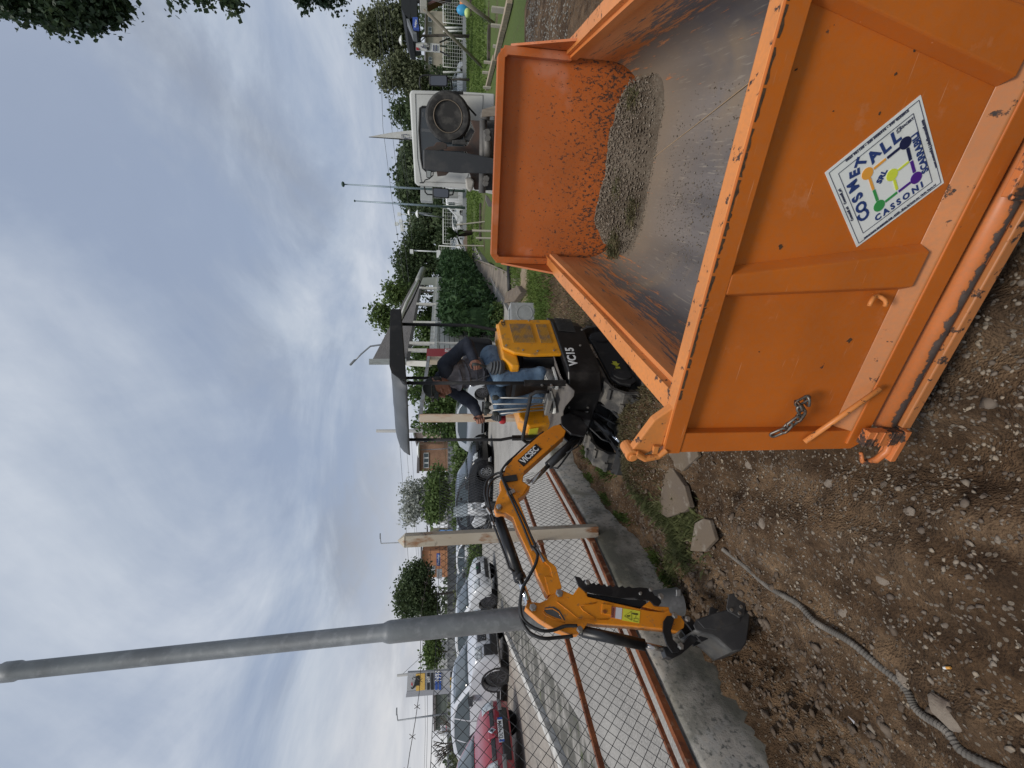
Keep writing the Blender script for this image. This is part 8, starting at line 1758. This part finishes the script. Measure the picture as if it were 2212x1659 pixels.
# low brick building behind the right fence
house('long low building with blue windows behind the white fence', 52, [zr(560, 1280), zr(560, 180), zr(850, 180), zr(850, 1280)], mat('tan_blocks', (.36, .32, .25), .9, var=[((.28, .25, .20), .9, .42, .62)], bump=(9, .5, .03)), [tuple([zr(600, 0)[0], zr(665, 0)[0], zr(0, 380)[1], zr(0, 300)[1]]), tuple([zr(600, 0)[0], zr(665, 0)[0], zr(0, 620)[1], zr(0, 480)[1]]), tuple([zr(610, 0)[0], zr(670, 0)[0], zr(0, 1120)[1], zr(0, 1000)[1]])], [zr(545, 1290), zr(545, 170), zr(565, 170), zr(565, 1290)])
house('distant pale block crowned with antennas above the trees', 120, [zx(740, 990), zx(735, 850), zx(800, 850), zx(800, 990)], mat('far_beige', (.46, .44, .38), .9), [tuple([zx(755, 0)[0], zx(770, 0)[0], zx(0, 980)[1], zx(0, 870)[1]])])
t_ = empty('antenna_cluster', 'antenna masts on top of the distant pale block', 'antenna', ony(*zx(740, 920), 121))
for i, (x, y_) in enumerate([(600, 905), (650, 930), (655, 960), (640, 880), (625, 815)]): mb = MB(); mb.cyl(ony(*zx(742, y_), 121), ony(*zx(x, y_), 121), .14, 6); mb.box(ony(*zx(x+20, y_), 121), (.9, .5, .9)); mb.build('mast', LPW, t_)
pole_('camera_post', 'white camera post at the end of the hedge', (962, 544), (887, 541), 41, .06, .05, LPW, 'camera post', None, lambda t_, p: (lambda mb: (mb.box(p+Vector((-.1, 0, -.1)), (.3, .4, .3)), mb.box(p+Vector((-.3, 0, -2.6)), (.7, .5, .35)), mb.build('camera', LPW, t_, split=True)))(MB()))
mb = MB(); mb.box(ony(922, 421, 40), (1.3, .6, 1.1)); t_ = empty('meter_cabinet', 'grey meter cabinet on posts between flagpoles', 'cabinet', ony(960, 421, 40)); mb.build('cabinet', mat('cabinet_grey', (.45, .46, .46), .6), t_, bevel=.04); mb = MB(); mb.cyl(ony(990, 421, 40), ony(925, 421, 40), .3, 10); mb.build('support', CONCP, t_)
# wires
WR = mat('cable', (.06, .065, .07), .6); gW = 'overhead power cables'
def wire(label, pts, y0, y1, r=.014, sag=.4):
    n_ = len(pts); P_ = [ony(a, b_, y0+(y1-y0)*i/(n_-1)) for i, (a, b_) in enumerate(pts)]; Q = []
    for i in range(n_-1):
        for k in range(6): Q.append(P_[i].lerp(P_[i+1], k/6))
    Q.append(P_[-1]); mb = MB(); mb.tube(Q, r, 4); tag(mb.build('power_cable', WR), label, 'cable', gW)
wire('uppermost cable crossing the sky right of the canopy', [(808, -10), (822, 110), (827, 274), (848, 440), (875, 621), (885, 740)], 24, 36); wire('second cable from the top right of the canopy', [(815, 0), (830, 130), (846, 274), (868, 470), (893, 700)], 27, 37); wire('third cable behind the feather flag', [(825, 0), (842, 130), (858, 274), (880, 420), (890, 520)], 30, 38, .012); wire('fourth cable just above the truck roof', [(838, 0), (852, 130), (866, 274), (884, 420)], 31, 39, .012)
wire('upper cable between canopy and blossom tree', [(862, 938), (868, 1020), (875, 1110), (882, 1210), (888, 1330)], 40, 44, .018); wire('middle cable over the brick house', [(876, 938), (884, 1040), (893, 1120), (905, 1260)], 40, 44, .014); wire('lower cable left of the canopy front', [(888, 938), (895, 1060), (900, 1150), (910, 1260)], 40, 44, .014)
wire('cable rising to the pole behind the fuel totem', [zl(420, 815), zl(600, 650), zl(700, 560)], 47, 60, .02); wire('long cable low across the left background', [zl(660, 400), zl(645, 800), zl(650, 1200), zl(640, 1659)], 60, 58, .03); wire('second long cable low across the left background', [zl(600, 480), zl(625, 900), zl(630, 1300), zl(620, 1659)], 60, 58, .025)
# --- trees
gT = 'trees beyond the field'
def T(label, foot, y, blobs2, n, size, m, r=.15, seed=1, group=gT, name='tree', z0=None, depth=1.0):
    b_ = ony(*foot, y); b_.z = gh(b_.x, b_.y, False) if b_.x > 0 else .1
    bl = []
    for (v, dy, rv, rd, w_) in blobs2: c = ony(v, dy, y); k = y/FOC; bl.append(((c.x, y, c.z), (rd*k, (rd+rv)*.5*k*depth, rv*k), w_))
    ctr = max(bl, key=lambda q: q[2])[0]; t_ = empty(name, label, 'tree', b_, 0, group); mb = MB(); trunk(mb, b_-UP*.3, 1, r, top=ctr, limbs=8, seed=seed, spread=y*.03); mb.build('trunk', BARK, t_, smooth=True); leaves('crown', m, bl, n, size, seed, t_, size*2.4); return t_
T('tall grey green tree standing highest at the right', (985, 75), 34, [(800, 75, 28, 26, 5), (830, 50, 30, 28, 5), (785, 95, 16, 16, 2), (850, 80, 25, 32, 5), (875, 40, 20, 30, 3), (815, 105, 14, 14, 1.5)], 10500, .15, L_GREY, .1, 11)
T('smaller loose tree between the tall tree and truck', (985, 170), 34, [(850, 160, 14, 20, 3), (870, 150, 18, 26, 4), (895, 170, 20, 34, 5), (835, 175, 9, 12, 1)], 7500, .14, L_GREY, .08, 12)
T('dark tree mass directly right of the truck mirror', (990, 215), 40, [(905, 205, 22, 24, 4), (915, 235, 22, 26, 5), (930, 190, 20, 20, 3)], 5000, .24, L_DARK, .2, 13)
T('dark cypress clump above the truck cab', (990, 243), 44, [(872, 243, 22, 7, 1.5), (905, 245, 26, 12, 2), (895, 262, 14, 16, 2)], 3600, .2, L_DARK, .14, 14)
T('rounded hill oak left of the feather flag', (990, 330), 70, [(895, 335, 20, 24, 5), (910, 300, 24, 30, 5), (885, 350, 14, 22, 4), (920, 360, 24, 34, 6)], 8000, .36, L_FAR, .35, 15)
T('broad crowned tree behind the flagpoles', (990, 400), 74, [(882, 395, 18, 36, 6), (905, 410, 28, 46, 8), (930, 440, 22, 44, 6), (890, 435, 12, 20, 2)], 10000, .38, L_DARK, .4, 16)
T('dense tree below the antenna building', (990, 490), 60, [(925, 480, 26, 34, 6), (915, 505, 22, 24, 5), (945, 455, 20, 30, 4)], 7000, .3, L_FAR, .3, 17)
T('great dark tree above the end of the hedge', (985, 560), 52, [(880, 560, 24, 26, 6), (902, 530, 26, 32, 6), (880, 598, 18, 22, 5), (918, 565, 30, 40, 8), (900, 615, 18, 16, 3)], 11000, .20, L_DARK, .35, 18)
T('spindly tree top rising over the hut roof ridge', (960, 690), 30, [(825, 682, 15, 15, 4), (812, 670, 7, 7, 1), (842, 698, 10, 14, 3)], 1500, .15, L_MID, .1, 19)
T('leafy tree between hut roof and great dark tree', (960, 630), 32, [(845, 630, 8, 10, 3), (856, 642, 9, 12, 3), (868, 628, 10, 14, 3)], 1500, .15, L_MID, .1, 20)
T('white blossoming tree beside the brown brick house', (985, 1085), 38, [(905, 1080, 30, 36, 5), (885, 1105, 18, 22, 3), (925, 1060, 20, 34, 4), (890, 1065, 20, 20, 2), (930, 1100, 14, 24, 2)], 4200, .15, L_BLOS, .14, 21, None)
T('dark round tree left of the tall pale post', (985, 1270), 42, [(890, 1265, 30, 36, 6), (875, 1300, 22, 28, 5), (910, 1290, 28, 40, 8), (905, 1240, 26, 22, 4), (930, 1320, 20, 30, 4)], 12000, .16, L_DARK, .14, 22, None)
T('green bushes at the foot of the blossoming tree', (985, 1060), 37, [(945, 1060, 14, 44, 5), (940, 1090, 12, 30, 3)], 4000, .2, L_MID, .1, 23, None)
T('small roadside tree left of the fuel totem', zl(800, 620), 55, [(*zl(690, 610), 8, 26, 3), (*zl(700, 560), 8, 16, 2)], 2400, .25, L_MID, .1, 24, None)
# bare branching tree
b_ = ony(990, 1600, 24); t_ = empty('bare_tree', 'leafless branching tree behind the red car', 'tree', b_); mb = MB(); rs = random.Random(9)
def branch(p, d, l, r, k):
    q = p+d*l; mb.tube([p, (p+q)/2+Vector((rs.uniform(-.05, .05)*l, 0, 0)), q], [r, r*.8, r*.6], 5)
    if k: 
        for _ in range(3 if k > 1 else 2): branch(q, (d+Vector((rs.uniform(-.8, .8), rs.uniform(-.6, .6), rs.uniform(-.2, .5)))).normalized(), l*.72, r*.6, k-1)
branch(Vector((b_.x, b_.y, .2)), Vector((.1, 0, 1)), 1.0, .13, 4); mb.build('trunk', BARK, t_)
hedge('grey brown creeper bank below the bare tree', (-30, 27, 0), (-17.5, 26, 0), 1.9, 7000, .13, L_GREY)
# far wood line closing the horizon
bl = []
rs = random.Random(21)
for i in range(90):
    x = -150+i*5.2; y = 150+rs.uniform(-8, 8); h = rs.uniform(3, 6)+(4 if x > 20 else 0)+(6 if x > 70 else 0); bl.append(((x, y, h*.5+.5), (5, 4, h*.6)))
o = leaves('far_wood', L_FAR, bl, 26000, .9, 31, None, 1.6); tag(o, 'far continuous belt of trees along the horizon', 'woodland', kind='stuff')
for (dy0, dy1, v0, y, lb) in ((180, 330, 935, 47, 'dark shrub belt directly behind the low building'), (330, 560, 945, 46, 'dense dark shrub belt behind the white fence and palm')):
    bl = []
    for i in range(12):
        dy = dy0+(dy1-dy0)*i/11; a = ony(v0, dy, y); bl.append(((a.x, y, (a.z+.8)/2), (2.0, 1.2, (a.z-.8)/2+.3)))
    g = empty('shrub_belt', lb, 'shrubs', bl[0][0]); leaves('foliage', L_DARK, bl, 9000, .22, dy0, g, .3); mb = MB(); mb.bar(Vector(bl[0][0])-UP*.4, Vector(bl[-1][0])-UP*.4, 1.2, 1.8); mb.build('stems', L_DARK, g)
bl = []
for i in range(8): a = ony(965, 0+22*i, 43.5); bl.append(((a.x, 43.5, 2.0), (1.0, .6, .9)))
g = empty('shrub_belt', 'clipped dark hedge right behind the white mesh panels', 'shrubs', bl[0][0]); leaves('foliage', L_DARK, bl, 5000, .16, 71, g, .2)
# overhanging branches at the top right
br = empty('overhanging_tree', 'leafy tree whose branches hang into the upper right corner', 'tree', (9.5, 6.5, 0)); mb = MB(); mb.tube([(9.5, 6.5, -.2), (9.3, 6.3, 3), (8.6, 6.0, 6.0)], [.28, .22, .15], 12); mb.tube([(9.3, 6.3, 3.5), (7.6, 5.9, 6.2), (6.1, 5.5, 7.2), (5.0, 5.2, 7.3)], [.12, .08, .04, .015], 8); mb.tube([(9.3, 6.3, 3.2), (7.8, 6.6, 5.2), (6.6, 6.8, 5.6)], [.10, .06, .02], 8); mb.tube([(9.4, 6.4, 2.5), (8.5, 7.5, 4.2), (7.4, 8.0, 4.6)], [.08, .05, .02], 8); mb.build('trunk', BARK, br, smooth=True)
bl = []
for a, b_, r1, r2, w_ in [(60, 5, 50, 28, 5), (120, 25, 30, 22, 4), (165, 15, 40, 24, 6), (205, 28, 26, 20, 4), (185, 52, 18, 12, 2), (235, 20, 20, 16, 3), (262, 22, 14, 8, 1), (110, 48, 16, 10, 1.2), (150, 58, 12, 10, 1), (10, 0, 30, 18, 3), (30, 18, 20, 8, 1), (380, 0, 8, 6, .5), (435, -5, 8, 6, .4), (495, 0, 8, 6, .6), (700, 2, 20, 8, 1.2), (655, 5, 12, 7, .8), (735, -5, 14, 6, .6)]:
    y = 6.0 if a < 600 else 7.5; c = ony(a, b_*.72-8, y); k = c.length/FOC*1.0; bl.append(((c.x, c.y, c.z), (r2*k*.62, r2*k*.6, r1*k*.42), w_))
for q_ in bl:
    e_ = Vector(q_[0]); s_ = Vector((8.4, 6.1, 6.0)); mb = MB(); mb.tube([s_, s_.lerp(e_, .45)+Vector((0, 0, .5)), s_.lerp(e_, .8)+Vector((0, 0, .2)), e_], [.05, .03, .015, .006], 6); mb.build('branch', BARK, br, smooth=True)
# off-frame mass of the same crown
bl += [((8.2, 6.2, 7.4), (1.8, 1.8, 1.4), 6), ((9.0, 6.8, 5.5), (1.6, 1.6, 1.2), 4)]
leaves('crown', leafmat('poplar_leaf', (.022, .042, .026), (.045, .075, .040), (.085, .12, .05), 1.5, .45), bl, 14000, .052, 41, br, .085, .9, 1.3)
